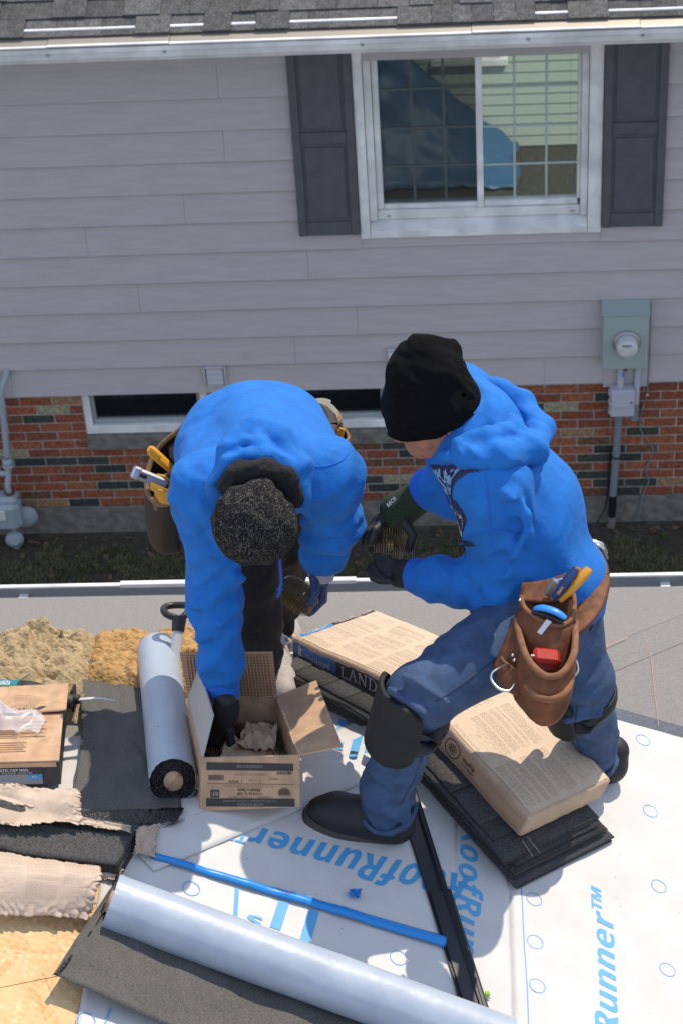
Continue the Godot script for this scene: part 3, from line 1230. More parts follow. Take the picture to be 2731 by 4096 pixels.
func ring_mark(parent: Node, c: Vector3, sd: float, r: float) -> void:
	var s := st()
	for i in 28:
		var a := TAU * i / 28
		var b := TAU * (i + 1) / 28
		var p := SV * cos(a) + Vector3(0, 0, 1) * sin(a)
		var q := SV * cos(b) + Vector3(0, 0, 1) * sin(b)
		quad(s, lie(c + p * r, sd), lie(c + q * r, sd), lie(c + q * (r - 0.0022), sd), lie(c + p * (r - 0.0022), sd))
	mi("circle_mark", done(s), "ink_pale", parent)


func roof_letters(parent: Node, text: String, p: Array, mat, slant := 0.0) -> void:
	var sd := 7.0 if absf((p[0] - O).dot(NW) - 0.0045) < 0.001 else 9.0
	letters_on(parent, text, font(true), func(u: float, v: float) -> Vector3: return lie(bil(p, u, v), sd), mat, slant)


func roof_print(roof: Node) -> void:
	var pr := node("underlayment_print", roof)
	for e in [[Vector3(0.0949, 4.5614, -4.0452), Vector3(0.1034, 4.5580, -3.3704), 0.0028, 7.0], [Vector3(-0.8135, 4.9292, -3.6713), Vector3(-0.1018, 4.6440, -3.6269), 0.003, 9.0], [Vector3(-0.6067, 4.8464, -3.6265), Vector3(-0.6038, 4.8452, -3.5290), 0.010, 9.0], [Vector3(-0.8548, 4.9458, -3.1768), Vector3(-0.8617, 4.9485, -3.1288), 0.004, 9.0]]:
		var d: Vector3 = (e[1] - e[0]).normalized()
		var sd: Vector3 = d.cross(NW).normalized() * (e[2] / 2)
		mi("guide_line", sheet(func(u: float, v: float) -> Vector3: return lie(bil([e[0] - sd, e[1] - sd, e[1] + sd, e[0] + sd], u, v), e[3]), 80, 1), "ink_pale", pr)
	for c in [Vector3(0.1290, 4.5477, -3.8473), Vector3(0.1275, 4.5483, -3.7040), Vector3(0.1269, 4.5486, -3.5596), Vector3(0.4687, 4.4116, -4.5762), Vector3(0.4686, 4.4116, -4.2918), Vector3(0.4697, 4.4112, -4.0116), Vector3(0.4695, 4.4113, -3.7231)]:
		ring_mark(pr, c, 7.0, 0.0225)
	for c in [Vector3(-0.4509, 4.7839, -3.9796), Vector3(-0.2146, 4.6892, -3.5349), Vector3(-0.9031, 4.9651, -3.1268), Vector3(-0.7128, 4.8889, -3.5895)]:
		ring_mark(pr, c, 9.0, 0.0225)
	roof_letters(pr, "RoofRunner™", [Vector3(0.3222, 4.4703, -3.2309), Vector3(0.3399, 4.4632, -3.9555), Vector3(0.2781, 4.4880, -3.9309), Vector3(0.2560, 4.4968, -3.2116)], "ink_pale", 0.06)
	roof_letters(pr, "RoofRunner", [Vector3(-0.0578, 4.6226, -4.0292), Vector3(-0.0917, 4.6362, -3.4018), Vector3(-0.0222, 4.6083, -3.4171), Vector3(0.0070, 4.5966, -4.0529)], "ink_pale", 0.06)
	roof_letters(pr, "RoofRunner™", [Vector3(-0.0432, 4.6205, -3.8682), Vector3(-0.6578, 4.8668, -3.8439), Vector3(-0.6524, 4.8647, -3.7736), Vector3(-0.0730, 4.6325, -3.7461)], "ink_blue", 0.04)
	roof_letters(pr, "Ti", [Vector3(-0.3798, 4.7554, -3.6124), Vector3(-0.5071, 4.8064, -3.6255), Vector3(-0.5303, 4.8157, -3.4918), Vector3(-0.4003, 4.7636, -3.4737)], "ink_pale")
	roof_letters(pr, "s", [Vector3(-0.5404, 4.8198, -3.5534), Vector3(-0.5757, 4.8339, -3.5553), Vector3(-0.5776, 4.8347, -3.5213), Vector3(-0.5424, 4.8206, -3.5194)], "ink_pale")
	letters(pr, "ripl", font(true), [Vector3(-0.2381, 4.6909, -4.3572), Vector3(-0.5028, 4.6528, -4.4522), Vector3(-0.4818, 4.7619, -4.1802), Vector3(-0.2707, 4.7869, -4.1176)], "ink_pale", 0.0)
	# red chalk lines on the grey membrane
	for e in [[Vector3(0.5214, 4.3905, -5.0175), Vector3(0.5208, 4.3907, -4.6553)], [Vector3(0.3295, 4.4751, -4.8876), Vector3(0.4539, 4.4237, -5.0159)]]:
		var d: Vector3 = (e[1] - e[0]).normalized()
		var sd: Vector3 = d.cross(NW).normalized() * 0.0011
		mi("chalk_line", sheet(func(u: float, v: float) -> Vector3: return bil([e[0] - sd, e[1] - sd, e[1] + sd, e[0] + sd], u, v), 8, 1), "chalk", pr)


func own_house() -> void:
	var h := thing("sage_house", "sage green sided house under the roof being worked on, seen mirrored in the window", "house", Vector3(0, 0, -5.30))
	h.position = Vector3.ZERO
	var z := -5.30
	for i in 42:
		var y0 := -0.45 + i * 0.102
		var p := PackedVector2Array([Vector2(0, 0), Vector2(0, -0.016), Vector2(0.102, -0.003), Vector2(0.102, 0)])
		mi("siding_board", plate(p, Vector3(-6, y0, z), Vector3(0, 1, 0), Vector3(0, 0, 1), Vector3(6.89, 0, 0)), "own_siding", h)
	mi("wall", abox(Vector3(-6, -0.6, z + 0.002), Vector3(0.885, 3.98, z + 0.2)), "own_siding", h)
	mi("wall", abox(Vector3(0.69, -0.6, z + 0.202), Vector3(0.885, 3.98, 1.0)), "own_siding", h)
	# unseen low wall, added so the mirrored boards run on past the corner
	for i in 15:
		var y0 := -0.45 + i * 0.102
		mi("siding_board", plate(PackedVector2Array([Vector2(0, 0), Vector2(0, -0.016), Vector2(0.102, -0.003), Vector2(0.102, 0)]), Vector3(0.892, y0, z), Vector3(0, 1, 0), Vector3(0, 0, 1), Vector3(0.6, 0, 0)), "own_siding", h)
	mi("wall", abox(Vector3(0.892, -0.6, z + 0.002), Vector3(1.492, 1.08, z + 0.9)), "own_siding", h)
	# a low window that shows in the neighbour's glass
	var wx := 0.02
	var wy := 0.42
	var f := node("window", h)
	for e in [[Vector3(wx - 0.30, wy, z - 0.05), Vector3(wx - 0.25, wy + 0.6, z)], [Vector3(wx + 0.25, wy, z - 0.05), Vector3(wx + 0.30, wy + 0.6, z)], [Vector3(wx - 0.30, wy + 0.6, z - 0.05), Vector3(wx + 0.30, wy + 0.66, z)], [Vector3(wx - 0.33, wy - 0.06, z - 0.08), Vector3(wx + 0.33, wy, z)]]:
		mi("frame", abox(e[0], e[1]), "trim_white", f)
	mi("pane", abox(Vector3(wx - 0.25, wy, z - 0.024), Vector3(wx + 0.25, wy + 0.6, z - 0.020), 0.001), "dark_pane", f)
	# a blue tarpaulin leaning against the wall and spread over the ground
	var tp := sheet(func(u: float, v: float) -> Vector3:
		var x := lerpf(-3.0, 0.42, u)
		var top := clampf(0.55 - (x + 0.62) * 0.95, -0.40, 0.62)
		var y := lerpf(-0.44, top, v)
		var out := lerpf(0.75, 0.03, pow(v, 0.7))
		return Vector3(x + 0.03 * sn.get_noise_2d(x * 3.0, v * 3.0), y + 0.03 * absf(sn.get_noise_2d(x * 4.0, v * 3.0)), z - 0.03 - out + 0.04 * sn.get_noise_2d(x * 5.0, y * 4.0)), 50, 24, 0.003)
	tag(mi("tarpaulin", tp, "tarp"), "blue tarpaulin leaning on the green wall, mirrored in the window", "tarpaulin")


# ---------------------------------------------------------------- the neighbour's house

func neighbour_house() -> void:
	var h := thing("grey_sided_house", "grey lap-sided house with brick base, white window and shingle roof", "house", Vector3(-0.7, 0, WALL_Z))
	h.position = Vector3.ZERO
	var z := WALL_Z
	var x0 := -4.6
	var x1 := 3.4
	# lap siding, each board a length of its own between the joints
	var joints := {0: [-2.89, 0.44], 1: [-1.093, 1.9], 2: [-0.697], 3: [-2.017, 1.3], 4: [-0.974], 5: [-2.29], 6: [-1.679], 7: [1.6], 8: [-1.408], 9: [], 10: [-1.408], 11: []}
	var siding := node("siding", h)
	for k in 12:
		var y0 := SIDING_Y + 0.2032 * k
		var xs: Array = [x0] + joints[k] + [x1]
		xs.sort()
		for i in xs.size() - 1:
			var a: float = xs[i]
			var b: float = xs[i + 1] - 0.0015
			var tip: float = rng.randf_range(0.0, 0.0012)
			var pf := PackedVector2Array([Vector2(0, -0.02), Vector2(0, 0.022 + tip), Vector2(0.003, 0.025 + tip), Vector2(0.2032, 0.002), Vector2(0.2132, -0.004), Vector2(0.2132, -0.02)])
			if k < 11 and a < 0.768 and b > -0.649 and k >= 6:      # the window cuts these boards
				for e in [[a, minf(b, -0.649)], [maxf(a, 0.768), b]]:
					if e[1] - e[0] > 0.01:
						mi("siding_board", plate(pf, Vector3(e[0], y0, z), Vector3.UP, Vector3(0, 0, 1), Vector3(e[1] - e[0], 0, 0)), "siding", siding)
			elif k < 11 and a < 0.768 and b > -0.649 and k == 5:
				for e in [[a, minf(b, -0.649)], [maxf(a, 0.768), b]]:
					if e[1] - e[0] > 0.01:
						mi("siding_board", plate(pf, Vector3(e[0], y0, z), Vector3.UP, Vector3(0, 0, 1), Vector3(e[1] - e[0], 0, 0)), "siding", siding)
				var ph := PackedVector2Array([Vector2(0, -0.02), Vector2(0, 0.014), Vector2(0.003, 0.017), Vector2(2.213 - y0 - 0.002, 0.010), Vector2(2.213 - y0 - 0.002, -0.02)])
				if 2.213 - y0 > 0.02:
					mi("siding_board", plate(ph, Vector3(-0.649, y0, z), Vector3.UP, Vector3(0, 0, 1), Vector3(1.417, 0, 0)), "siding", siding)
			else:
				mi("siding_board", plate(pf, Vector3(a, y0, z), Vector3.UP, Vector3(0, 0, 1), Vector3(b - a, 0, 0)), "siding", siding)
	# sheathing behind, with a hole for the window
	for e in [[x0, -0.62], [0.74, x1]]:
		mi("wall", abox(Vector3(e[0], 1.1, z - 0.2), Vector3(e[1], 3.75, z - 0.021)), "siding", h)
	mi("wall", abox(Vector3(-0.62, 1.1, z - 0.2), Vector3(0.74, 2.2, z - 0.021)), "siding", h)
	mi("room", abox(Vector3(-0.9, 1.9, z - 2.4), Vector3(1.1, 3.8, z - 2.3)), "room", h)
	mi("room", abox(Vector3(-0.9, 1.9, z - 2.3), Vector3(1.1, 1.95, z - 0.201)), "room", h)
	# brick base
	var bw := node("brick_wall", h)
	for e in [[x0, -2.47, 0.212, 1.14], [-2.47, -1.678, 0.212, 0.70], [-1.678, -1.31, 0.212, 1.14], [-1.31, -0.518, 0.212, 0.70], [-0.518, x1, 0.212, 1.14]]:
		mi("mortar", abox(Vector3(e[0], e[2], z - 0.22), Vector3(e[1], e[3], z - 0.0245)), "mortar", bw)
	mi("foundation", abox(Vector3(x0, -0.2, z - 0.22), Vector3(x1, 0.2115, z - 0.012)), "concrete", bw)
	var hole := func(a: float, b: float, y: float) -> bool:
		return (y > 0.66 and ((b > -2.475 and a < -1.672) or (b > -1.315 and a < -0.512)))
	var shared := {}
	var rest := st()
	for c in 14:
		var y := 0.217 + 0.0677 * c
		var off := 0.075 if c % 2 == 0 else 0.178
		for n in 40:
			var a := x0 + off - 0.2071 + n * 0.2071
			var b := a + 0.1975
			if a < x0 or b > x1:
				continue
			var parts := [[a, b]]
			if y + 0.057 > 0.69:      # cut round the basement windows
				for win in [[-2.475, -1.672], [-1.315, -0.512]]:
					var nextp := []
					for p in parts:
						if p[1] <= win[0] or p[0] >= win[1]:
							nextp.append(p)
						else:
							if p[0] < win[0] - 0.02: nextp.append([p[0], win[0] - 0.004])
							if p[1] > win[1] + 0.02: nextp.append([win[1] + 0.004, p[1]])
					parts = nextp
			for p in parts:
				var len: float = p[1] - p[0]
				if p[0] < -3.10 or p[1] > 1.42:
					cbox_into(rest, Vector3((p[0] + p[1]) / 2, y + 0.0287, z - 0.032), Vector3(len / 2, 0, 0), Vector3(0, 0.0287, 0), Vector3(0, 0, 0.010), 0.002)
					continue
				var key := int(len * 1000)
				if not shared.has(key):
					shared[key] = cbox(Vector3.ZERO, Vector3(len / 2, 0, 0), Vector3(0, 0.0287, 0), Vector3(0, 0, 0.012), 0.002)
				var roll := rng.randf()
				var low := 0.44 if c < 6 else 0.2
				var kind := rng.randi_range(0, 3)
				if roll < low: kind = rng.randi_range(4, 6)
				elif roll > 0.95: kind = rng.randi_range(7, 8)
				var o := mi("brick", shared[key], "brick_%d" % kind, bw)
				o.position = Vector3((p[0] + p[1]) / 2, y + 0.0287, z - 0.032 + rng.randf_range(-0.0012, 0.0012))
	var ro := mi("brick_field", done(rest), "brick_1", bw)
	ro.set_meta("kind", "stuff")
	# basement windows
	for win in [[-2.47, -1.678], [-1.31, -0.518]]:
		var f := node("basement_window", h)
		var a: float = win[0]
		var b: float = win[1]
		mi("frame", abox(Vector3(a, 0.80, z - 0.10), Vector3(b, 0.86, z - 0.018)), "trim_white", f)
		mi("frame", abox(Vector3(a, 0.862, z - 0.10), Vector3(a + 0.045, 1.135, z - 0.019)), "trim_white", f)
		mi("frame", abox(Vector3(b - 0.045, 0.862, z - 0.10), Vector3(b, 1.135, z - 0.019)), "trim_white", f)
		mi("sash", abox(Vector3(a + 0.047, 0.863, z - 0.09), Vector3(b - 0.047, 0.895, z - 0.045)), "metal_grey", f)
		mi("sash", abox(Vector3(a + 0.047, 0.897, z - 0.09), Vector3(a + 0.068, 1.13, z - 0.046)), "metal_grey", f)
		mi("sash", abox(Vector3(b - 0.068, 0.897, z - 0.09), Vector3(b - 0.047, 1.13, z - 0.046)), "metal_grey", f)
		mi("pane", abox(Vector3(a + 0.06, 0.88, z - 0.075), Vector3(b - 0.06, 1.13, z - 0.07), 0.001), "dark_pane", f)
		mi("sill", abox(Vector3(a - 0.003, 0.694, z - 0.16), Vector3(b - 0.01 + 0.013, 0.797, z + 0.018), 0.006), "concrete", f)
	# the big sliding window
	var win := node("window", h)
	var zz := z + 0.03
	mi("casing", abox(Vector3(-0.647, 2.213, z - 0.02), Vector3(-0.592, 3.72, zz), 0.003), "trim_white", win)
	mi("casing", abox(Vector3(0.688, 2.213, z - 0.02), Vector3(0.766, 3.72, zz), 0.003), "trim_white", win)
	mi("casing", abox(Vector3(-0.590, 2.213, z - 0.02), Vector3(0.686, 2.262, zz - 0.002), 0.003), "trim_white", win)
	mi("sill", slab([Vector3(-0.59, 2.264, z + 0.026), Vector3(0.686, 2.264, z + 0.026), Vector3(0.686, 2.312, z - 0.05), Vector3(-0.59, 2.312, z - 0.05)], Vector3(0, -0.03, -0.02)), "trim_white", win)
	mi("frame", abox(Vector3(-0.590, 2.313, z - 0.12), Vector3(-0.545, 3.72, z - 0.008), 0.003), "trim_white", win)
	mi("frame", abox(Vector3(0.645, 2.313, z - 0.12), Vector3(0.686, 3.72, z - 0.008), 0.003), "trim_white", win)
	mi("frame", abox(Vector3(-0.543, 2.315, z - 0.12), Vector3(0.643, 2.372, z - 0.02), 0.003), "trim_white", win)
	mi("sash", abox(Vector3(-0.543, 2.374, z - 0.10), Vector3(-0.506, 3.72, z - 0.032), 0.003), "trim_white", win)
	mi("sash", abox(Vector3(-0.504, 2.374, z - 0.10), Vector3(0.060, 2.406, z - 0.034), 0.003), "trim_white", win)
	mi("sash", abox(Vector3(0.044, 2.374, z - 0.10), Vector3(0.082, 3.72, z - 0.022), 0.003), "trim_white", win)
	mi("sash", abox(Vector3(0.084, 2.376, z - 0.10), Vector3(0.630, 2.412, z - 0.030), 0.003), "trim_white", win)
	mi("sash", abox(Vector3(0.626, 2.414, z - 0.10), Vector3(0.644, 3.72, z - 0.031), 0.003), "trim_white", win)
	mi("pane", abox(Vector3(-0.505, 2.39, z - 0.072), Vector3(0.046, 3.72, z - 0.068), 0.0005), "pane", win)
	mi("pane", abox(Vector3(0.080, 2.39, z - 0.062), Vector3(0.632, 3.72, z - 0.058), 0.0005), "pane", win)
	mi("insect_screen", abox(Vector3(-0.505, 2.40, z - 0.050), Vector3(0.046, 3.72, z - 0.049), 0.0002), "screen_mesh", win)
	for px in [[-0.505, 0.046, -0.067], [0.080, 0.632, -0.057]]:
		for k in [1, 2]:
			var x: float = lerpf(px[0], px[1], k / 3.0)
			mi("muntin", abox(Vector3(x - 0.007, 2.41, z + px[2] + 0.0005), Vector3(x + 0.007, 3.72, z + px[2] + 0.004), 0.001), "muntin", win)
		for y in [2.64, 2.888, 3.136, 3.384, 3.63]:
			mi("muntin", abox(Vector3(px[0], y - 0.007, z + px[2] + 0.0008), Vector3(px[1], y + 0.007, z + px[2] + 0.0045), 0.001), "muntin", win)
	for x in [-0.48, 0.60]:
		mi("weep_slot", abox(Vector3(x - 0.012, 2.333, z - 0.021), Vector3(x + 0.012, 2.339, z - 0.0195), 0.0005), "black_plastic", win)
	# shutters
	for sx in [[-1.009, -0.651], [0.770, 1.124]]:
		var s := node("shutter", h)
		s.position = Vector3(0, 0, 0.014)
		var a: float = sx[0]
		var b: float = sx[1]
		mi("back_panel", abox(Vector3(a + 0.03, 2.27, z + 0.004), Vector3(b - 0.03, 3.70, z + 0.024), 0.002), "shutter", s)
		mi("stile", abox(Vector3(a, 2.254, z + 0.003), Vector3(a + 0.048, 3.72, z + 0.040), 0.004), "shutter", s)
		mi("stile", abox(Vector3(b - 0.048, 2.254, z + 0.003), Vector3(b, 3.72, z + 0.040), 0.004), "shutter", s)
		for yy in [[2.256, 2.345], [2.863, 2.937], [3.62, 3.70]]:
			mi("rail", abox(Vector3(a + 0.0485, yy[0], z + 0.003), Vector3(b - 0.0485, yy[1], z + 0.038), 0.004), "shutter", s)
		for yy in [[2.372, 2.838], [2.962, 3.61]]:
			mi("raised_panel", abox(Vector3(a + 0.066, yy[0], z + 0.0245), Vector3(b - 0.066, yy[1], z + 0.032), 0.006), "shutter", s)
		for yy in [2.34, 2.88]:
			for xx in [a + 0.022, b - 0.022]:
				mi("screw", lathe([[0.005, 0.0], [0.005, 0.002], [0.001, 0.003]], Vector3(xx, yy, z + 0.0395), Vector3(0, 0, 1), 8), "shutter", s)
	# eaves: soffit, fascia, gutter with a guard, shingles
	var ez := -10.74
	mi("soffit", abox(Vector3(x0, 3.60, z), Vector3(x1, 3.615, ez - 0.13)), "trim_white", h)
	mi("fascia", abox(Vector3(x0, 3.58, ez - 0.15), Vector3(x1, 3.74, ez - 0.126)), "trim_white", h)
	var gut := node("gutter", h)
	var pf := PackedVector2Array([Vector2(-0.124, 0.10), Vector2(-0.124, 0.0), Vector2(-0.028, 0.0), Vector2(-0.010, 0.030), Vector2(-0.004, 0.062), Vector2(0.0, 0.068), Vector2(0.0, 0.094), Vector2(-0.012, 0.097), Vector2(-0.012, 0.068), Vector2(-0.032, 0.006), Vector2(-0.118, 0.006), Vector2(-0.118, 0.10)])
	mi("trough", plate(pf, Vector3(x0, 3.59, ez), Vector3(0, 0, 1), Vector3.UP, Vector3(x1 - x0, 0, 0)), "trim_white", gut)
	var gx := [x0, -2.27, -1.60, 0.03, 0.93, 2.2, x1]
	for i in gx.size() - 1:
		var lift := 0.004 * (i % 2) + 0.003
		var lo := Vector3(gx[i], 3.688 + lift * 0.3, ez - 0.004)
		mi("guard", slab([lo, Vector3(gx[i + 1] - 0.003, lo.y, lo.z), Vector3(gx[i + 1] - 0.003, 3.716 + lift, ez - 0.135), Vector3(gx[i], 3.716 + lift, ez - 0.135)], Vector3(0, -0.003, 0)), "mesh_guard", gut)
		mi("guard_rim", abox(Vector3(gx[i], 3.689 + lift, ez - 0.020), Vector3(gx[i + 1] - 0.003, 3.697 + lift, ez + 0.002), 0.001), "trim_white", gut)
	for bx in [-2.27, -1.63, -0.56, 0.33, 0.94]:
		mi("bracket", abox(Vector3(bx - 0.010, 3.645, ez + 0.0005), Vector3(bx + 0.010, 3.66, ez + 0.006), 0.001), "dull_steel", gut)
	# shingles, tab by tab: the nearest courses show
	var slope := Vector3(0, 0.316, -0.949)
	var nrm := Vector3(0, 0.949, 0.316)
	var low := Vector3(0, 3.716, ez - 0.085)
	var rf := node("roof", h)
	mi("roof_deck", slab([Vector3(x0, 0, 0) + low - nrm * 0.03 + slope * 0.03, Vector3(x1, 0, 0) + low - nrm * 0.03 + slope * 0.03, Vector3(x1, 0, 0) + low + slope * 5.0 - nrm * 0.03, Vector3(x0, 0, 0) + low + slope * 5.0 - nrm * 0.03], -nrm * 0.03), "old_shingle_0", rf)
	var field := st()
	for row in 34:
		var x := x0 - rng.randf() * 0.2
		while x < x1:
			var wd := rng.randf_range(0.10, 0.22)
			var thick := 0.005 if rng.randf() < 0.5 else 0.013
			var p0 := low + slope * (0.143 * row) + Vector3(maxf(x, x0), 0, 0)
			var p1 := low + slope * (0.143 * row) + Vector3(minf(x + wd, x1) - 0.0025, 0, 0)
			var up := slope * 0.20
			var pts := [p0, p1, p1 + up - nrm * 0.012, p0 + up - nrm * 0.012]
			if row < 4 and x > -3.2 and x < 1.7:
				mi("shingle", slab(pts, nrm * thick), "old_shingle_%d" % rng.randi_range(0, 5), rf)
			else:
				hexa(field, pts, nrm * thick)
			x += wd
	mi("shingle_field", done(field), "old_shingle_1", rf).set_meta("kind", "stuff")
	# the rest of the house, out of the picture
	mi("gable_wall", abox(Vector3(x0, 0, z - 6.0), Vector3(x0 + 0.18, 3.6, z - 0.23)), "siding", h)
	mi("gable_wall", abox(Vector3(x1 - 0.18, 0, z - 6.0), Vector3(x1, 3.6, z - 0.23)), "siding", h)


func wall_things() -> void:
	var z := WALL_Z
	# exhaust vent
	var v := thing("exhaust_vent", "small grey louvred vent on the siding above the basement window", "vent", Vector3(-1.604, 1.18, z + 0.02))
	v.position = Vector3.ZERO
	for e in [[Vector3(-1.676, 1.178, z + 0.012), Vector3(-1.662, 1.330, z + 0.040)], [Vector3(-1.546, 1.178, z + 0.012), Vector3(-1.532, 1.330, z + 0.040)], [Vector3(-1.661, 1.178, z + 0.012), Vector3(-1.547, 1.192, z + 0.039)], [Vector3(-1.661, 1.316, z + 0.012), Vector3(-1.547, 1.330, z + 0.041)]]:
		mi("frame", abox(e[0], e[1]), "siding", v)
	for i in 3:
		var y := 1.197 + i * 0.041
		mi("louvre", slab([Vector3(-1.655, y, z + 0.036), Vector3(-1.553, y, z + 0.036), Vector3(-1.553, y + 0.04, z + 0.022), Vector3(-1.655, y + 0.04, z + 0.022)], Vector3(0, 0, -0.003)), "pvc_light", v)
	# outlet cover
	var j := thing("outlet_cover", "small pale outlet cover on the siding above the crouched hat", "outlet cover")
	j.set_meta("label", "small pale square outlet cover on the siding left of the black beanie")
	mi("base", abox(Vector3(-0.528, 1.288, z + 0.01), Vector3(-0.416, 1.432, z + 0.045), 0.006), "siding", j)
	mi("flap", abox(Vector3(-0.521, 1.294, z + 0.0455), Vector3(-0.473, 1.414, z + 0.062), 0.004), "dial_white", j)
	mi("flap", abox(Vector3(-0.471, 1.294, z + 0.0455), Vector3(-0.423, 1.414, z + 0.062), 0.004), "dial_white", j)
	# electric meter
	var e := thing("electric_meter", "grey-green electric meter cabinet with round glass dial on the siding", "electric meter")
	mi("cabinet", abox(Vector3(0.785, 1.30, z + 0.012), Vector3(1.062, 1.69, z + 0.13), 0.006), "meter_grey", e)
	mi("hood", slab([Vector3(0.780, 1.692, z + 0.136), Vector3(1.066, 1.692, z + 0.136), Vector3(1.066, 1.735, z + 0.012), Vector3(0.780, 1.735, z + 0.012)], Vector3(0, 0.006, 0)), "meter_grey", e)
	mi("seal_ring", lathe([[0.078, 0.0], [0.084, 0.008], [0.082, 0.018], [0.070, 0.020]], Vector3(0.929, 1.50, z + 0.131), Vector3(0, 0, 1), 28), "dull_steel", e)
	mi("dial", lathe([[0.062, 0.0], [0.062, 0.055], [0.060, 0.058], [0.0, 0.059]], Vector3(0.929, 1.50, z + 0.15), Vector3(0, 0, 1), 28), "dial_white", e)
	mi("dome", lathe([[0.072, 0.0], [0.071, 0.07], [0.064, 0.088], [0.045, 0.098], [0.0, 0.10]], Vector3(0.929, 1.50, z + 0.15), Vector3(0, 0, 1), 28), "clear_dome", e)
	mi("display", abox(Vector3(0.897, 1.515, z + 0.2095), Vector3(0.955, 1.53, z + 0.211), 0.0005), "ink_dark", e)
	mi("name_plate", abox(Vector3(0.89, 1.455, z + 0.2095), Vector3(0.945, 1.488, z + 0.211), 0.0005), "print_white", e)
	mi("latch", abox(Vector3(0.915, 1.289, z + 0.10), Vector3(0.94, 1.299, z + 0.134), 0.001), "rust", e)
	mi("backboard", abox(Vector3(0.80, 1.10, z + 0.014), Vector3(1.075, 1.298, z + 0.030), 0.002), "siding", e)
	# service entrance box with its conduits
	var n := thing("service_box", "pale plastic service entrance box under the electric meter", "service box")
	mi("body", abox(Vector3(0.842, 0.928, z + 0.02), Vector3(0.992, 1.128, z + 0.12), 0.012), "pvc_light", n)
	mi("lid", abox(Vector3(0.850, 1.012, z + 0.1205), Vector3(0.986, 1.120, z + 0.130), 0.006), "pvc_light", n)
	for y in [0.955, 1.02, 1.09]:
		mi("hinge", abox(Vector3(0.832, y, z + 0.06), Vector3(0.842, y + 0.022, z + 0.11), 0.002), "pvc_light", n)
	mi("lock_screw", lathe([[0.007, 0.0], [0.007, 0.004], [0.0, 0.005]], Vector3(0.970, 1.05, z + 0.130), Vector3(0, 0, 1), 8), "rust", n)
	mi("riser", tube([Vector3(0.905, 1.12, z + 0.06), Vector3(0.903, 1.32, z + 0.06)], 0.022, 14), "pvc_light", n)
	mi("tag", abox(Vector3(0.915, 1.21, z + 0.083), Vector3(0.926, 1.25, z + 0.0845), 0.0004), "label_blue", n)
	mi("side_conduit", tube([Vector3(1.012, 1.30, z + 0.05), Vector3(1.005, 0.99, z + 0.05)], 0.020, 14), "pvc_light", n)
	mi("side_fitting", abox(Vector3(0.975, 0.86, z + 0.012), Vector3(1.022, 0.99, z + 0.07), 0.006), "pvc_grey", n)
	var c := thing("grey_conduit", "long grey plastic conduit down the bricks from the service box", "conduit")
	mi("pipe", tube([Vector3(0.905, 0.935, z + 0.035), Vector3(0.893, 0.55, z + 0.035), Vector3(0.880, 0.25, z + 0.035)], 0.024, 14), "pvc_grey", c)
	mi("sleeve", tube([Vector3(0.881, 0.26, z + 0.035), Vector3(0.877, 0.09, z + 0.035)], 0.026, 14), "black_plastic", c)
	mi("stub", tube([Vector3(0.877, 0.09, z + 0.035), Vector3(0.876, -0.02, z + 0.035)], 0.025, 14), "concrete", c)
	for y in [0.56, 0.90]:
		mi("clamp", lathe([[0.0265, 0.0], [0.028, 0.003], [0.028, 0.011], [0.0265, 0.014]], Vector3(0.893 + (y - 0.55) * 0.032, y, z + 0.035), Vector3(0.03, 1, 0).normalized(), 14), "black_plastic", c)
	var wire := thing("ground_wire", "thin dark wire running down beside the meter and over the bricks", "wire")
	mi("wire", tube(spline([Vector3(1.078, 1.70, z + 0.03), Vector3(1.080, 1.30, z + 0.035), Vector3(1.075, 1.04, z + 0.03), Vector3(1.055, 0.93, z - 0.005), Vector3(1.04, 0.76, z - 0.012), Vector3(1.09, 0.66, z - 0.012), Vector3(1.13, 0.57, z - 0.012), Vector3(1.09, 0.42, z - 0.012), Vector3(1.11, 0.33, z - 0.012), Vector3(1.07, 0.20, z - 0.005), Vector3(1.05, 0.02, z + 0.01)], 80), 0.0045, 6), "pvc_grey", wire)
	mi("clamp", lathe([[0.010, 0.0], [0.012, 0.006], [0.012, 0.02], [0.006, 0.026]], Vector3(1.074, 1.02, z + 0.028), Vector3.UP, 8), "dull_steel", wire)
	var cable := thing("black_cable", "black cable curling off the foot of the grey conduit", "cable")
	mi("cable", tube(spline([Vector3(0.855, 0.62, z + 0.02), Vector3(0.848, 0.30, z + 0.03), Vector3(0.82, 0.15, z + 0.06), Vector3(0.72, 0.03, z + 0.14), Vector3(0.62, 0.012, z + 0.2)], 40), 0.007, 8), "black_plastic", cable)
	# gas meter at the left edge
	var gs := thing("gas_meter", "grey gas meter with bent riser pipe by the left of the brick wall", "gas meter")
	mi("riser", tube(spline([Vector3(-2.905, 1.335, z + 0.02), Vector3(-2.915, 1.30, z + 0.05), Vector3(-2.945, 1.23, z + 0.08), Vector3(-2.955, 1.16, z + 0.09), Vector3(-2.968, 0.95, z + 0.09), Vector3(-2.985, 0.72, z + 0.09)], 40), 0.021, 14), "gas_grey", gs)
	mi("elbow_joint", lathe([[0.024, 0.0], [0.025, 0.004], [0.025, 0.07], [0.024, 0.074]], Vector3(-2.958, 1.11, z + 0.09), Vector3(-0.05, 1, 0).normalized(), 14), "gas_grey", gs)
	mi("union", lathe([[0.026, 0.0], [0.036, 0.005], [0.036, 0.02], [0.030, 0.026], [0.036, 0.032], [0.034, 0.06], [0.022, 0.07]], Vector3(-2.99, 0.63, z + 0.09), Vector3(0.0, 1, 0), 16), "gas_grey", gs)
	mi("swivel", tube(spline([Vector3(-2.99, 0.64, z + 0.09), Vector3(-3.0, 0.56, z + 0.10), Vector3(-3.01, 0.50, z + 0.12), Vector3(-3.005, 0.44, z + 0.12)], 16), 0.020, 12), "gas_grey", gs)
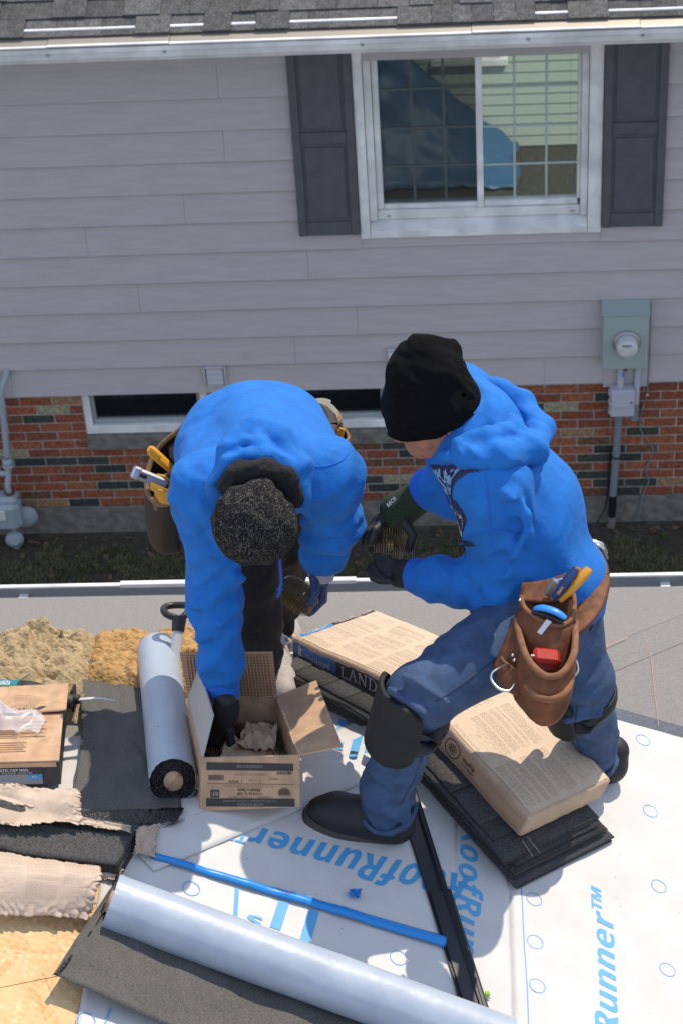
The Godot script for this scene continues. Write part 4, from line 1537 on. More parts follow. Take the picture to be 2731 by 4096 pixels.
	mi("cross_pipe", tube([Vector3(-3.0, 0.585, z + 0.095), Vector3(-3.5, 0.60, z + 0.095)], 0.020, 12), "gas_grey", gs)
	mi("body", cbox(Vector3(-3.07, 0.30, z + 0.14), Vector3(0.125, 0, 0), Vector3(0, 0.115, 0), Vector3(0, 0, 0.075), 0.04), "gas_grey", gs)
	mi("top_case", cbox(Vector3(-3.055, 0.41, z + 0.13), Vector3(0.10, 0, 0), Vector3(0, 0.035, 0), Vector3(0, 0, 0.06), 0.025), "gas_grey", gs)
	mi("collar", lathe([[0.034, 0.0], [0.036, 0.01], [0.034, 0.025]], Vector3(-3.005, 0.435, z + 0.12), Vector3.UP, 14), "rust", gs)
	mi("register", abox(Vector3(-3.13, 0.30, z + 0.2155), Vector3(-3.03, 0.38, z + 0.232), 0.006), "dial_white", gs)
	mi("regulator", lathe([[0.03, 0.0], [0.085, 0.012], [0.088, 0.03], [0.06, 0.05], [0.02, 0.06]], Vector3(-2.955, 0.20, z + 0.04), Vector3(0.2, 0, 1).normalized(), 20), "gas_grey", gs)
	mi("shutoff", lathe([[0.02, 0.0], [0.06, 0.012], [0.06, 0.03], [0.03, 0.05]], Vector3(-3.02, 0.09, z + 0.14), Vector3(0.1, 0.2, 1).normalized(), 18), "gas_grey", gs)
	mi("inlet", tube([Vector3(-3.02, 0.19, z + 0.13), Vector3(-3.02, -0.02, z + 0.13)], 0.02, 12), "gas_grey", gs)


# ---------------------------------------------------------------- goods on the roof

func nail_coil(called: String, label: String, at: Vector3, axis: Vector3, r0 := 0.020, turns := 5, per := 24, nail_len := 0.032) -> Node3D:
	var t := thing(called, label, "nail coil", at, "coils of roofing nails")
	var ax := axis.normalized()
	var x := ax.cross(Vector3(0.3, 0.2, 0.93)).normalized()
	var y := ax.cross(x)
	var sh := st()
	var hd := st()
	var n := 0
	var ang := 0.0
	var rr := r0
	while n < turns * per:
		var c := x * cos(ang) * rr + y * sin(ang) * rr
		var lean := (x * rng.randf_range(-1, 1) + y * rng.randf_range(-1, 1)) * 0.0012
		tube_into(sh, [c, c + ax * (nail_len - 0.004) + lean, c + ax * nail_len + lean], [0.0016, 0.0016, 0.0003], 5, false)
		tube_into(hd, [c - ax * 0.0012, c + ax * 0.0004], [0.0048, 0.0046], 8, true)
		ang += 0.0078 / rr
		rr += 0.0078 * 0.0078 / rr / TAU * 1.05
		n += 1
	mi("shanks", done(sh), "nail", t).set_meta("kind", "stuff")
	mi("heads", done(hd), "nail_head", t).set_meta("kind", "stuff")
	return t


func panel(called: String, parent: Node, p: Array, thick: float, mat) -> MeshInstance3D:      # a board whose inner face is p
	var n: Vector3 = (p[1] - p[0]).cross(p[3] - p[0]).normalized()
	return mi(called, slab(p, n * thick), mat, parent)


func roof_goods() -> void:
	nail_box()
	# roll of self-stick membrane pointing at the viewer
	var a := Vector3(-0.9597, 4.5557, -4.8357)
	var b := Vector3(-0.7860, 4.9211, -3.9241)
	membrane_roll("membrane_roll", "upright-looking roll of blue-filmed membrane with its black coiled end towards the viewer", a, b, 0.062, true, 0.0)
	var c := w(-1.325, 1.466, 0.068)
	var d := w(-0.33, 1.598, 0.068)
	membrane_roll("membrane_roll", "long roll of pale blue-filmed membrane lying across the bottom of the picture", c, d, 0.067, false, 1.0)
	# unrolled membrane, granule side up
	var p := [Vector3(-1.0390, 4.9227, -3.8070), Vector3(-0.7561, 4.9103, -3.8218), Vector3(-0.9196, 4.5510, -4.7183), Vector3(-1.1942, 4.4914, -4.9236)]
	var sh := sheet(func(u: float, v: float) -> Vector3:
		var q := bil(p, u, v)
		var lift := 0.012 * sin(v * PI) * (1 - u) + 0.012 * noise.get_noise_2d(u * 3.0, v * 4.0) + 0.006 * pow(1.0 - u, 2.0) * sin(v * 9.0)
		q += NG * maxf(lift, 0.0)
		q += Vector3(0.012 * sin(v * 5.0) * (1 - u), 0, 0.010 * sin(u * 4.0))
		return q, 30, 60, 0.003)
	var t := thing("membrane_sheet", "dark grey unrolled membrane left of the upright-looking roll, torn at its far corner", "membrane sheet")
	mi("granule_face", sh, "granule_sheet", t)
	mi("bitumen_edge", sheet(func(u: float, v: float) -> Vector3: return bil([Vector3(-1.0353, 4.9211, -3.7949), Vector3(-0.7612, 4.9264, -3.7763), Vector3(-0.7521, 4.9039, -3.8431), Vector3(-1.0415, 4.9228, -3.8176)], u, v) + NG * (0.004 * noise.get_noise_2d(u * 14.0, v * 3.0) + 0.004) + UV * (-0.03 * sin(u * PI) * (1 - v)), 40, 4, 0.002), "bitumen", t)
	mi("bitumen_edge", sheet(func(u: float, v: float) -> Vector3: return bil([Vector3(-1.1576, 4.4852, -4.9257), Vector3(-1.0215, 4.5156, -4.8174), Vector3(-1.0275, 4.5046, -4.8611), Vector3(-1.1891, 4.4900, -4.9350)], u, v), 10, 2, 0.002), "bitumen", t)
	# membrane spread under the long roll
	var q2 := [Vector3(-0.9742, 5.0497, -3.1912), Vector3(-0.2207, 4.6960, -3.0428), Vector3(0.0847, 4.5736, -3.3064), Vector3(-0.8789, 4.9598, -3.5669)]
	var sh2 := sheet(func(u: float, v: float) -> Vector3:
		var q := bil(q2, u, v)
		return q + NW * (0.01 * noise.get_noise_2d(u * 5.0, v * 3.0) + 0.015 * pow(1 - u, 4.0) * sin(v * PI)), 50, 24, 0.003)
	var t2 := thing("membrane_sheet", "dark grey membrane sheet spread under the long roll, lifting at its left corner", "membrane sheet")
	mi("granule_face", sh2, "granule_sheet", t2)
	mi("bitumen_edge", sheet(func(u: float, v: float) -> Vector3: return bil([Vector3(-0.9764, 5.0462, -3.1890), Vector3(-0.8844, 4.9620, -3.5706), Vector3(-0.8681, 4.9748, -3.5530), Vector3(-0.9634, 5.0518, -3.1868)], u, v) + NW * (0.012 * noise.get_noise_2d(u * 9.0, v * 2.0)) + SV * 0.02 * sin(u * PI) * 0.6, 40, 4, 0.0015), "bitumen", t2)
	# drip edge lengths
	var e0 := Vector3(-0.2523, 4.7086, -4.3183)
	var e1 := Vector3(-0.0142, 4.6132, -3.3800)
	var ax := (e1 - e0).normalized()
	var sd := ax.cross(NW).normalized()
	if sd.x < 0: sd = -sd
	for k in 2:
		var dt := thing("drip_edge", ["long dark grey metal drip edge from behind the kneepad to the bottom edge", "short dark drip edge nested in the lower end of the longer one"][k], "drip edge", Vector3.ZERO, "drip edge lengths")
		var s0: float = [0.0, 0.56][k]
		var ll: float = (e1 - e0).length() - s0 + 0.12 * k
		var base := e0 + ax * s0 + NW * (0.004 * k) + sd * (0.006 * k)
		var pf := PackedVector2Array([Vector2(-0.034, 0.0), Vector2(-0.034, 0.0012), Vector2(-0.030, 0.0016), Vector2(0.006, 0.003), Vector2(0.010, 0.012), Vector2(0.016, 0.014), Vector2(0.022, 0.012), Vector2(0.026, -0.004), Vector2(0.025, -0.010), Vector2(0.0235, -0.006), Vector2(0.021, 0.010), Vector2(0.016, 0.0122), Vector2(0.012, 0.011), Vector2(0.0075, 0.0015), Vector2(-0.030, 0.0)])
		mi("profile", plate(pf, base, sd, NW, ax * ll), "dark_metal", dt)
		mi("hemmed_rim", tube([base - sd * 0.034 + NW * 0.001, base - sd * 0.034 + NW * 0.001 + ax * ll], 0.0022, 6), "black_plastic", dt)
	# blue strip
	var bs := thing("blue_strip", "bright blue flat plastic strip lying across the white underlayment", "strip")
	var l0 := Vector3(-0.8115, 4.9349, -3.6573)
	var l1 := Vector3(-0.0995, 4.6517, -3.6160)
	var ld := (l1 - l0)
	var lsd := ld.cross(NW).normalized()
	mi("strip", sheet(func(u: float, v: float) -> Vector3:
		var aa := lerpf(-1.0, 1.0, v)
		var wd := lerpf(0.010, 0.0175, u)
		return l0 + ld * u + lsd * aa * wd * (1 + 0.10 * noise.get_noise_1d(u * 30.0)) + NW * (0.007 * (1 - aa * aa) + 0.004 * noise.get_noise_1d(u * 6.0 + 3.0)), 60, 6, 0.0015), "blue_strip", bs)


func membrane_roll(called: String, label: String, a: Vector3, b: Vector3, r: float, near_end: bool, sd: float) -> void:
	var t := thing(called, label, "roll")
	var ax := (b - a)
	var x := ax.cross(Vector3.UP).normalized()
	var y := x.cross(ax).normalized()
	mi("film_wrap", sheet(func(u: float, v: float) -> Vector3:
		var ang := TAU * u
		var rr := r * (1.0 + 0.012 * noise.get_noise_3d(cos(ang) * 2.0 + sd * 5.0, sin(ang) * 2.0, v * 4.0) + 0.006 * noise.get_noise_3d(cos(ang) * 5.0, sin(ang) * 5.0, v * 14.0 + sd))
		if v > 0.985 and near_end: rr *= 1.0 + 0.05 * noise.get_noise_2d(ang * 3.0, 2.0)
		if v < 0.05 and not near_end: rr *= 1.0 + 0.04 * noise.get_noise_2d(cos(ang) * 6.0, sin(ang) * 6.0) * (1 - v / 0.05)
		return a + ax * v + x * cos(ang) * rr + y * sin(ang) * rr, 64, 90), "film", t)
	for e in ([[b, 1.0], [a, -1.0]]):
		var c: Vector3 = e[0]
		var out: Vector3 = ax.normalized() * e[1]
		mi("core_tube", lathe([[r * 0.40, -0.31], [r * 0.40, 0.004], [r * 0.34, 0.004], [r * 0.34, -0.30], [0.0, -0.305]], c, out, 24), "card", t)
		# the spiral of plies
		var s := sheet(func(u: float, v: float) -> Vector3:
			var ang := TAU * u * 7.0
			var rr: float = lerpf(r * 0.42, r * 0.965, u) + (v - 0.5) * r * 0.066
			rr *= 1.0 + 0.03 * noise.get_noise_2d(cos(ang) * 3.0, sin(ang) * 3.0 + u * 4.0)
			var bulge := 0.006 * noise.get_noise_2d(ang * 0.9, u * 3.0) + 0.0035 * noise.get_noise_2d(ang * 4.0, 9.0) - 0.003 * absf(v * 2 - 1)
			return c + out * (bulge - 0.004) + x * cos(ang) * rr + y * sin(ang) * rr, 420, 3)
		mi("coiled_end", s, "bitumen", t)
		mi("end_disc", lathe([[r * 0.95, -0.012], [0.0, -0.0121]], c, out, 24), "bitumen", t)


func nail_box() -> void:
	var t := thing("nail_box", "open brown carton of coil nails with printed front, gloved hand reaching in", "box", g(-0.94, -0.9))
	t.position = Vector3.ZERO
	var fl := g(-1.042, -1.122, 0.0); var fr := g(-0.788, -1.104, 0.0)
	var bl := g(-1.132, -0.690, 0.0); var br := g(-0.880, -0.690, 0.0)
	var FL := g(-1.028, -1.124, 0.146); var FR := g(-0.782, -1.114, 0.146)
	var BL := g(-1.116, -0.695, 0.146); var BR := g(-0.873, -0.700, 0.146)
	panel("front_panel", t, [fr, fl, FL, FR], 0.004, "card")
	panel("side_panel", t, [fl, bl, BL, FL], 0.004, "card")
	panel("side_panel", t, [br, fr, FR, BR], 0.004, "card")
	panel("back_panel", t, [bl, br, BR, BL], 0.004, "card")
	panel("bottom", t, [fl, fr, br, bl], 0.004, "card")
	var cut := st()
	for e in [[FL, FR], [FR, BR], [BL, FL]]:        # zigzag core that shows along the cut edges
		var n := 60
		for i in n:
			var p0: Vector3 = e[0].lerp(e[1], float(i) / n)
			var p1: Vector3 = e[0].lerp(e[1], float(i + 1) / n)
			var o := NG * 0.0012
			tri(cut, p0 + o, p1 + o, p0.lerp(p1, 0.5) + o * 2.4)
	mi("corrugated_edge", done(cut), "card_grey", t)
	# flaps
	var up := Vector3.UP
	var rb := panel("back_flap", t, [BL + Vector3(0, 0.003, 0), BR + Vector3(0, 0.003, 0), BR + up * 0.135 - Vector3(0.004, 0, 0.03), BL + up * 0.135 - Vector3(0.012, 0, 0.03)], -0.004, "card_ribbed")
	for i in 26:
		var q := BL.lerp(BR, 0.04 + 0.92 * i / 25.0) + Vector3(0, 0.004, 0.0035)
		mi("flute", tube([q, q + up * 0.125 + Vector3(-0.005, 0, -0.026)], 0.0024, 5), "card", rb)
	panel("left_flap", t, [FL + NG * 0.002, BL + NG * 0.002, Vector3(-0.7646, 4.9399, -4.3719), Vector3(-0.6789, 5.0697, -4.0133)], 0.004, "card_grey")
	var rf := [BR + NG * 0.002, FR + NG * 0.002, FR + Vector3(0.110, 0.040, 0.010), BR + Vector3(0.108, 0.052, -0.006)]
	panel("right_flap", t, rf, -0.004, "card")
	# what is inside: coils on end, a kraft divider, torn wrapping
	var deck := [g(-1.03, -1.10, 0.085), g(-0.795, -1.09, 0.085), g(-0.885, -0.71, 0.085), g(-1.12, -0.70, 0.085)]
	mi("divider", sheet(func(u: float, v: float) -> Vector3: return bil(deck, u, v) - NG * 0.045, 2, 2, 0.003), "kraft", t)
	for k in [[0.12, 0.12], [0.38, 0.10], [0.10, 0.42], [0.12, 0.72], [0.86, 0.38], [0.86, 0.66], [0.84, 0.90], [0.5, 0.90]]:
		var c := bil(deck, k[0], k[1]) - NG * 0.040
		nail_coil("nail_coil", "coil of brass-coloured roofing nails standing points up in the open carton", c, NG, 0.016, 5, 20, 0.036)
	for k in 3:
		var q: Array = [[g(-1.00, -1.075, 0.098), g(-0.855, -1.075, 0.096), g(-0.875, -0.86, 0.100), g(-1.00, -0.84, 0.100)], [g(-0.965, -0.94, 0.112), g(-0.86, -0.98, 0.112), g(-0.865, -0.78, 0.108), g(-0.955, -0.75, 0.108)], [g(-0.90, -1.07, 0.088), g(-0.83, -1.05, 0.088), g(-0.885, -0.76, 0.088), g(-0.95, -0.76, 0.088)]][k]
		var ppr := crumple(func(u: float, v: float) -> Vector3:
			var fold := 0.004 + 0.017 * absf(sn.get_noise_2d(u * 2.6 + k * 9.0, v * 2.6)) + 0.006 * sn.get_noise_2d(u * 7.0, v * 7.0 + k)
			return bil(q, u, v) + NG * (fold - 0.022), 11, 12)
		tag(mi("wrapping_paper", ppr, "kraft"), ["crumpled kraft paper in the open nail carton, nearest the glove", "crumpled kraft paper lying uppermost in the nail carton", "flatter kraft paper along the right inside of the nail carton"][k], "paper", "torn kraft paper in the carton")
	# the print on the front, upside down
	var F := func(x: float, y: float) -> Vector3:
		var b := (1665.0 - y - (x - 228.0) / 897.0 * 40.0) / 450.0
		var a := (x - 236.0 - b * 8.0) / 884.0
		return (fl * (1 - a) + fr * a) * (1 - b) + (FL * (1 - a) + FR * a) * b
	var R := func(x0: float, x1: float, y0: float, y1: float) -> Array: return [F.call(x0, y1), F.call(x1, y1), F.call(x1, y0), F.call(x0, y0)]
	var T := func(x0: float, x1: float, y0: float, y1: float) -> Array: return [F.call(x1, y0), F.call(x0, y0), F.call(x0, y1), F.call(x1, y1)]
	print_patch(t, "dark_bar", R.call(287, 1070, 1247, 1312), "ink_dark")
	print_patch(t, "dark_bar", R.call(290, 1076, 1552, 1622), "ink_dark")
	var f0 := font(); var f1 := font(true)
	letters(t, "STINGERWORLD.COM", f0, T.call(562, 793, 1265, 1288), "print_grey", 0.001)
	letters(t, "ELECTRO GALVANIZED", f0, T.call(570, 797, 1593, 1614), "print_grey", 0.001)
	letters(t, "ELECTRO GALVANIZED | ELECTRO GALVANISÉ", f0, T.call(442, 915, 1562, 1584), "print_grey", 0.001)
	letters(t, "STINGER", f1, T.call(918, 1005, 1318, 1342), "ink_dark", 0.001, 0.1)
	letters(t, "ROOFING | TECHO | TOITURE", f0, T.call(545, 812, 1335, 1353), "ink_brown", 0.001)
	letters(t, "ASTM F1667", f0, T.call(845, 940, 1372, 1388), "ink_brown", 0.001)
	letters(t, "7200", f0, T.call(668, 710, 1388, 1402), "ink_brown", 0.001)
	letters(t, "0611070", f1, T.call(492, 580, 1398, 1418), "ink_brown", 0.001)
	letters(t, "WIRE COIL | ROLLO DE ALAMBRE | BOBINE MÉTALLIQUE", f0, T.call(442, 903, 1438, 1456), "ink_brown", 0.001)
	letters(t, "32mm x 3mm", f1, T.call(570, 775, 1466, 1492), "ink_dark", 0.001)
	letters(t, "1-1/4 in. x .120", f1, T.call(567, 783, 1500, 1526), "ink_dark", 0.001)
	letters(t, "Smooth Shank | Cuerpo Suave | Tige Lisse", f0, T.call(484, 872, 1532, 1548), "ink_dark", 0.001)
	print_patch(t, "rule", R.call(295, 1065, 1426, 1430), "ink_brown")
	for x in [605, 770]:
		print_patch(t, "rule", R.call(x - 1.5, x + 1.5, 1385, 1424), "ink_brown")
	var q := st()
	var x := 308.0
	while x < 440:
		var wd := rng.randf_range(1.2, 4.0)
		var c: Array = R.call(x, x + wd, 1352, 1398)
		var lift: Vector3 = (c[1] - c[0]).cross(c[3] - c[0]).normalized() * 0.0008
		quad(q, c[0] + lift, c[1] + lift, c[2] + lift, c[3] + lift)
		x += wd + rng.randf_range(1.5, 4.0)
	mi("barcode", done(q), "ink_dark", t)
	print_patch(t, "badge", R.call(328, 405, 1480, 1546), "ink_dark")
	letters(t, "RF", f1, T.call(340, 394, 1494, 1530), "print_grey", 0.001)
	# scorpion mark and coil drawing, as line work
	var dr := st()
	for i in 26:
		var xx := 932.0 + i * 4.0
		var hh := 30.0 + 26.0 * sin(PI * i / 25.0)
		var c: Array = R.call(xx, xx + 2.4, 1512 - hh, 1524 - 6 * sin(i * 1.7))
		var lift: Vector3 = (c[1] - c[0]).cross(c[3] - c[0]).normalized() * 0.0008
		quad(dr, c[0] + lift, c[1] + lift, c[2] + lift, c[3] + lift)
	for i in 9:
		var c: Array = R.call(934, 1034, 1478 + i * 5.0, 1480.0 + i * 5.0)
		var lift: Vector3 = (c[1] - c[0]).cross(c[3] - c[0]).normalized() * 0.0009
		quad(dr, c[0] + lift, c[1] + lift, c[2] + lift, c[3] + lift)
	mi("coil_drawing", done(dr), "ink_brown", t)
	var sc := st()
	for e in [[1008, 1058, 1326, 1332], [1012, 1040, 1318, 1321], [1016, 1038, 1338, 1341], [1030, 1034, 1312, 1346], [1042, 1046, 1316, 1342], [1022, 1026, 1314, 1344]]:
		var c: Array = R.call(e[0], e[1], e[2], e[3])
		var lift: Vector3 = (c[1] - c[0]).cross(c[3] - c[0]).normalized() * 0.0008
		quad(sc, c[0] + lift, c[1] + lift, c[2] + lift, c[3] + lift)
	mi("insect_mark", done(sc), "ink_dark", t)


# ---------------------------------------------------------------- shingles bent over the hip

const HR := Vector3(0.68009, -0.27258, -0.68009)     # down along the hip
const HL := Vector3(0.70711, 0, 0.70711)             # level, across it


# a point by the hip: l across, a along, h above; soft is how round the bend is
func hp(l: float, a: float, h: float, soft := 0.05) -> Vector3:
	var q := sqrt(l * l + soft * soft)
	var drop := -0.2834 * (q - soft * 0.35)
	var slope := -0.2834 * l / q
	var n0 := (Vector3.UP - HR * Vector3.UP.dot(HR)).normalized()
	var n := (n0 - HL * slope).normalized()
	return O + HR * a + HL * l + Vector3.UP * drop + n * h


func bundles() -> void:
	# loose shingles under the wrapped bundle
	for k in 13:
		var t := thing("asphalt_shingle", "", "shingle", Vector3.ZERO, "loose shingles stacked under the wrapped bundle")
		t.set_meta("label", "black granulated shingle in the stack under the wrapped bundle" if k < 12 else "topmost black shingle of the stack under the bundle, chalk-marked at its end")
		var h0 := 0.008 + 0.0052 * k
		var l0 := -0.485 + rng.randf_range(-0.014, 0.014)
		var l1 := 0.555 - 0.005 * k + rng.randf_range(-0.013, 0.013)
		var a0 := -0.895 + rng.randf_range(-0.010, 0.010)
		var a1 := -0.500 - 0.004 * k + rng.randf_range(-0.012, 0.012)
		if k >= 10:
			a0 -= 0.03 - 0.012 * (k - 10)
			l1 += 0.0 if k < 12 else -0.045
			a1 += -0.02
		elif k > 6:
			a0 += 0.012
		var sk := 0.10
		var tone := "shingle_%d" % (k % 4)
		var f := func(u: float, v: float) -> Vector3:
			var l := lerpf(l0, l1, u)
			var a := lerpf(a0, a1, v) - sk * (l - 0.1) + 0.006 * noise.get_noise_2d(u * 9.0 + k, v * 5.0)
			var sag := -0.03 * smoothstep(0.0, -0.5, l) * (0.0) 
			return hp(l, a, h0 + 0.002 * noise.get_noise_2d(l * 5.0 + k * 3.0, a * 5.0) + sag, 0.09)
		mi("mat", sheet(f, 36, 6, 0.0036), tone, t)
		if k == 12 or k == 9:      # the laminated tabs of the ones that show
			var x := 0.0
			while x < 0.95:
				var wd := rng.randf_range(0.08, 0.17)
				var x2 := minf(x + wd, 0.985)
				mi("tab", sheet(func(u: float, v: float) -> Vector3: return f.call(lerpf(x, x2 - 0.004, u), lerpf(0.0, 0.42, v)) + Vector3(0, 0.003, 0), 8, 3, 0.003), "shingle_%d" % rng.randi_range(0, 3), t)
				x = x2 + (0.0 if rng.randf() < 0.6 else 0.05)
	var chalk := thing("chalk_marks", "pale green chalk dashes on the end of the topmost loose shingle", "chalk marks")
	for e in [[Vector3(0.1166, 4.6319, -3.9908), Vector3(0.1471, 4.6196, -3.9459)], [Vector3(0.1024, 4.6376, -3.9732), Vector3(0.1283, 4.6272, -3.9268)]]:
		mi("dash", tube([e[0], e[1]], 0.0012, 4), "print_grey", chalk)
	# the wrapped bundle
	var t := thing("shingle_bundle", "paper-wrapped shingle bundle bent over the hip, blue and maroon end panels", "shingle bundle", O)
	t.position = Vector3.ZERO
	var C := func(p: Vector3) -> Vector3:      # p: x along (-0.5..0.495), y up from the middle, z across
		var l := -0.025 + p.x
		var a := -0.640 - 0.121 * p.x + p.z
		var end := smoothstep(0.40, 0.5, absf(p.x))
		var lower := lerpf(0.112, 0.078, smoothstep(0.15, -0.45, l))
		var wr := 0.0035 * noise.get_noise_3d(p.x * 26.0 + p.z * 18.0, p.y * 20.0, p.z * 30.0 + p.x * 8.0) * (0.25 + end + 1.2 * float(absf(p.y) < 0.034))
		wr += 0.004 * noise.get_noise_3d(p.x * 5.0, 0.0, p.z * 6.0)
		return hp(l, a, lower + p.y * (1.0 - 0.08 * end) + wr * signf(p.y + 0.0001), 0.16)
	mi("paper_wrap", soft_box(Vector3(0.495, 0.043, 0.1685), 0.009, 0.014, C), "kraft", t)
	mi("printed_face", sheet(func(u: float, v: float) -> Vector3: return C.call(Vector3(lerpf(-0.485, 0.485, u), 0.0445, lerpf(-0.157, 0.157, v))), 70, 24), "page_1", t)
	var side := func(x: float, y: float) -> Vector3: return C.call(Vector3(x, y, -0.1698))
	var top := func(x: float, z: float) -> Vector3: return C.call(Vector3(x, 0.0452, z))
	var wrap := func(x0: float, x1: float, m: String, called: String) -> void:
		mi(called, sheet(func(u: float, v: float) -> Vector3:
			var k := v * 1.0
			var x := lerpf(x0, x1, u)
			return C.call(Vector3(x, lerpf(-0.034, 0.0335, k), -0.1700 + 0.010 * pow(maxf(0.0, (k - 0.88) / 0.12), 2.0) + 0.010 * pow(maxf(0.0, (0.1 - k) / 0.1), 2.0))), 30, 10), m, t)
	wrap.call(-0.488, -0.272, "wrap_blue", "blue_panel")
	wrap.call(-0.270, 0.165, "wrap_maroon", "maroon_panel")
	wrap.call(0.166, 0.485, "page_4", "plain_panel")
	var f1 := font(true)
	letters_on(t, "certainteed", f1, func(u: float, v: float) -> Vector3: return C.call(Vector3(lerpf(-0.420, -0.300, u), lerpf(-0.012, 0.016, v), -0.1712)), "print_white_dim")
	letters_on(t, "c", f1, func(u: float, v: float) -> Vector3: return C.call(Vector3(lerpf(-0.450, -0.432, u), lerpf(-0.006, 0.018, v), -0.1712)), "print_white_dim")
	mi("logo_square", sheet(func(u: float, v: float) -> Vector3: return C.call(Vector3(lerpf(-0.456, -0.446, u), lerpf(-0.008, 0.022, v), -0.1711)), 2, 2), "print_white_dim", t)
	letters_on(t, "LANDMARK", font(false, true), func(u: float, v: float) -> Vector3: return C.call(Vector3(lerpf(-0.245, 0.10, u), lerpf(-0.012, 0.024, v), -0.1712)), "print_white_dim")
	letters_on(t, "AR — Algae Resistant    Color: Moiré Black", font(), func(u: float, v: float) -> Vector3: return C.call(Vector3(lerpf(-0.245, -0.02, u), lerpf(-0.027, -0.020, v), -0.1712)), "print_white_dim")
	letters_on(t, "A high-performance shingle", font(), func(u: float, v: float) -> Vector3: return C.call(Vector3(lerpf(0.0, 0.15, u), lerpf(-0.027, -0.020, v), -0.1712)), "print_white_dim")
	var tri_mark := st()
	for v in [Vector2(0.135, -0.026), Vector2(0.150, 0.030), Vector2(0.163, -0.026)]:
		tri_mark.add_vertex(C.call(Vector3(v.x, v.y, -0.1713)))
	mi("white_triangle", done(tri_mark), "print_white", t)
	letters_on(t, "mollie", f1, func(u: float, v: float) -> Vector3: return C.call(Vector3(lerpf(0.245, 0.29, u), lerpf(-0.004, 0.016, v), -0.1713)), "ink_dark")
	letters_on(t, "roof supply", f1, func(u: float, v: float) -> Vector3: return C.call(Vector3(lerpf(0.245, 0.295, u), lerpf(-0.018, -0.008, v), -0.1713)), "ink_dark")
	var rg := st()
	for i in 24:
		var a0 := TAU * i / 24; var a1 := TAU * (i + 1) / 24
		var P := func(a: float, r: float) -> Vector3: return C.call(Vector3(0.205 + cos(a) * r, 0.002 + sin(a) * r, -0.1713))
		quad(rg, P.call(a0, 0.028), P.call(a1, 0.028), P.call(a1, 0.0255), P.call(a0, 0.0255))
		if i % 2 == 0: quad(rg, P.call(a0, 0.012), P.call(a1, 0.020), P.call(a1, 0.006), P.call(a0, 0.004))
	mi("round_mark", done(rg), "ink_dark", t)
	var bc := st()
	for i in 12:
		var x := 0.355 + i * 0.0033
		quad(bc, side.call(x, -0.014) + Vector3(0, 0.0, 0), side.call(x + 0.0019, -0.014), side.call(x + 0.0019, 0.016), side.call(x, 0.016))
	mi("barcode", done(bc), "ink_dark", t)
	# bands along the far edge of the top
	mi("blue_band", sheet(func(u: float, v: float) -> Vector3: return top.call(lerpf(-0.482, -0.462, v), lerpf(-0.150, -0.02, u)), 12, 2), "label_blue", t)
	mi("maroon_band", sheet(func(u: float, v: float) -> Vector3: return top.call(lerpf(-0.482, -0.462, v), lerpf(-0.018, 0.155, u)), 12, 2), "wrap_maroon", t)
	letters_on(t, "certainteed", f1, func(u: float, v: float) -> Vector3: return C.call(Vector3(lerpf(-0.467, -0.478, v), 0.0460, lerpf(-0.135, -0.045, u))), "print_white")
	letters_on(t, "LANDMARK PRO", font(true, true), func(u: float, v: float) -> Vector3: return C.call(Vector3(lerpf(-0.467, -0.478, v), 0.0460, lerpf(-0.005, 0.145, u))), "print_white")
	# the grey shingle picture printed on the top
	mi("dark_picture", sheet(func(u: float, v: float) -> Vector3: return top.call(lerpf(-0.02, 0.03, u), lerpf(-0.10, -0.045, v)), 4, 4), "print_grey", t)
	mi("dark_picture", sheet(func(u: float, v: float) -> Vector3: return top.call(lerpf(0.07, 0.12, u), lerpf(-0.145, -0.10, v)), 4, 4), "print_grey", t)


# ---------------------------------------------------------------- the heap at the left

func mound(called: String, label: String, p: Array, hgt: float, mat: String, sd: float, steep: float) -> void:
	var msh := sheet(func(u: float, v: float) -> Vector3:
		var q := bil(p, u, v)
		var edge := minf(minf(u, 1 - u) / 0.10, minf(v, 1 - v) / 0.10)
		var h := hgt * smoothstep(0.0, 1.0, edge) * (0.86 + 0.16 * sn.get_noise_2d(u * 2.2 + sd, v * 2.0))
		var n3 := q * 8.0 + Vector3.ONE * sd
		var lump := 0.030 * sn.get_noise_3dv(n3) + 0.022 * sn.get_noise_3dv(n3 * 2.3) + 0.016 * noise.get_noise_3dv(n3 * 3.0)
		var pit := -0.035 * smoothstep(0.2, 0.55, noise.get_noise_3dv(n3 * 1.7 + Vector3.ONE * 50.0))
		return q + NG * (h + (lump * steep + pit) * clampf(edge, 0, 1)) + Vector3(noise.get_noise_3dv(n3 * 1.5), 0, noise.get_noise_3dv(n3 * 1.5 + Vector3.ONE * 9.0)) * 0.012, 130, 110)
	tag(mi(called, msh, mat), label, "sand pile")


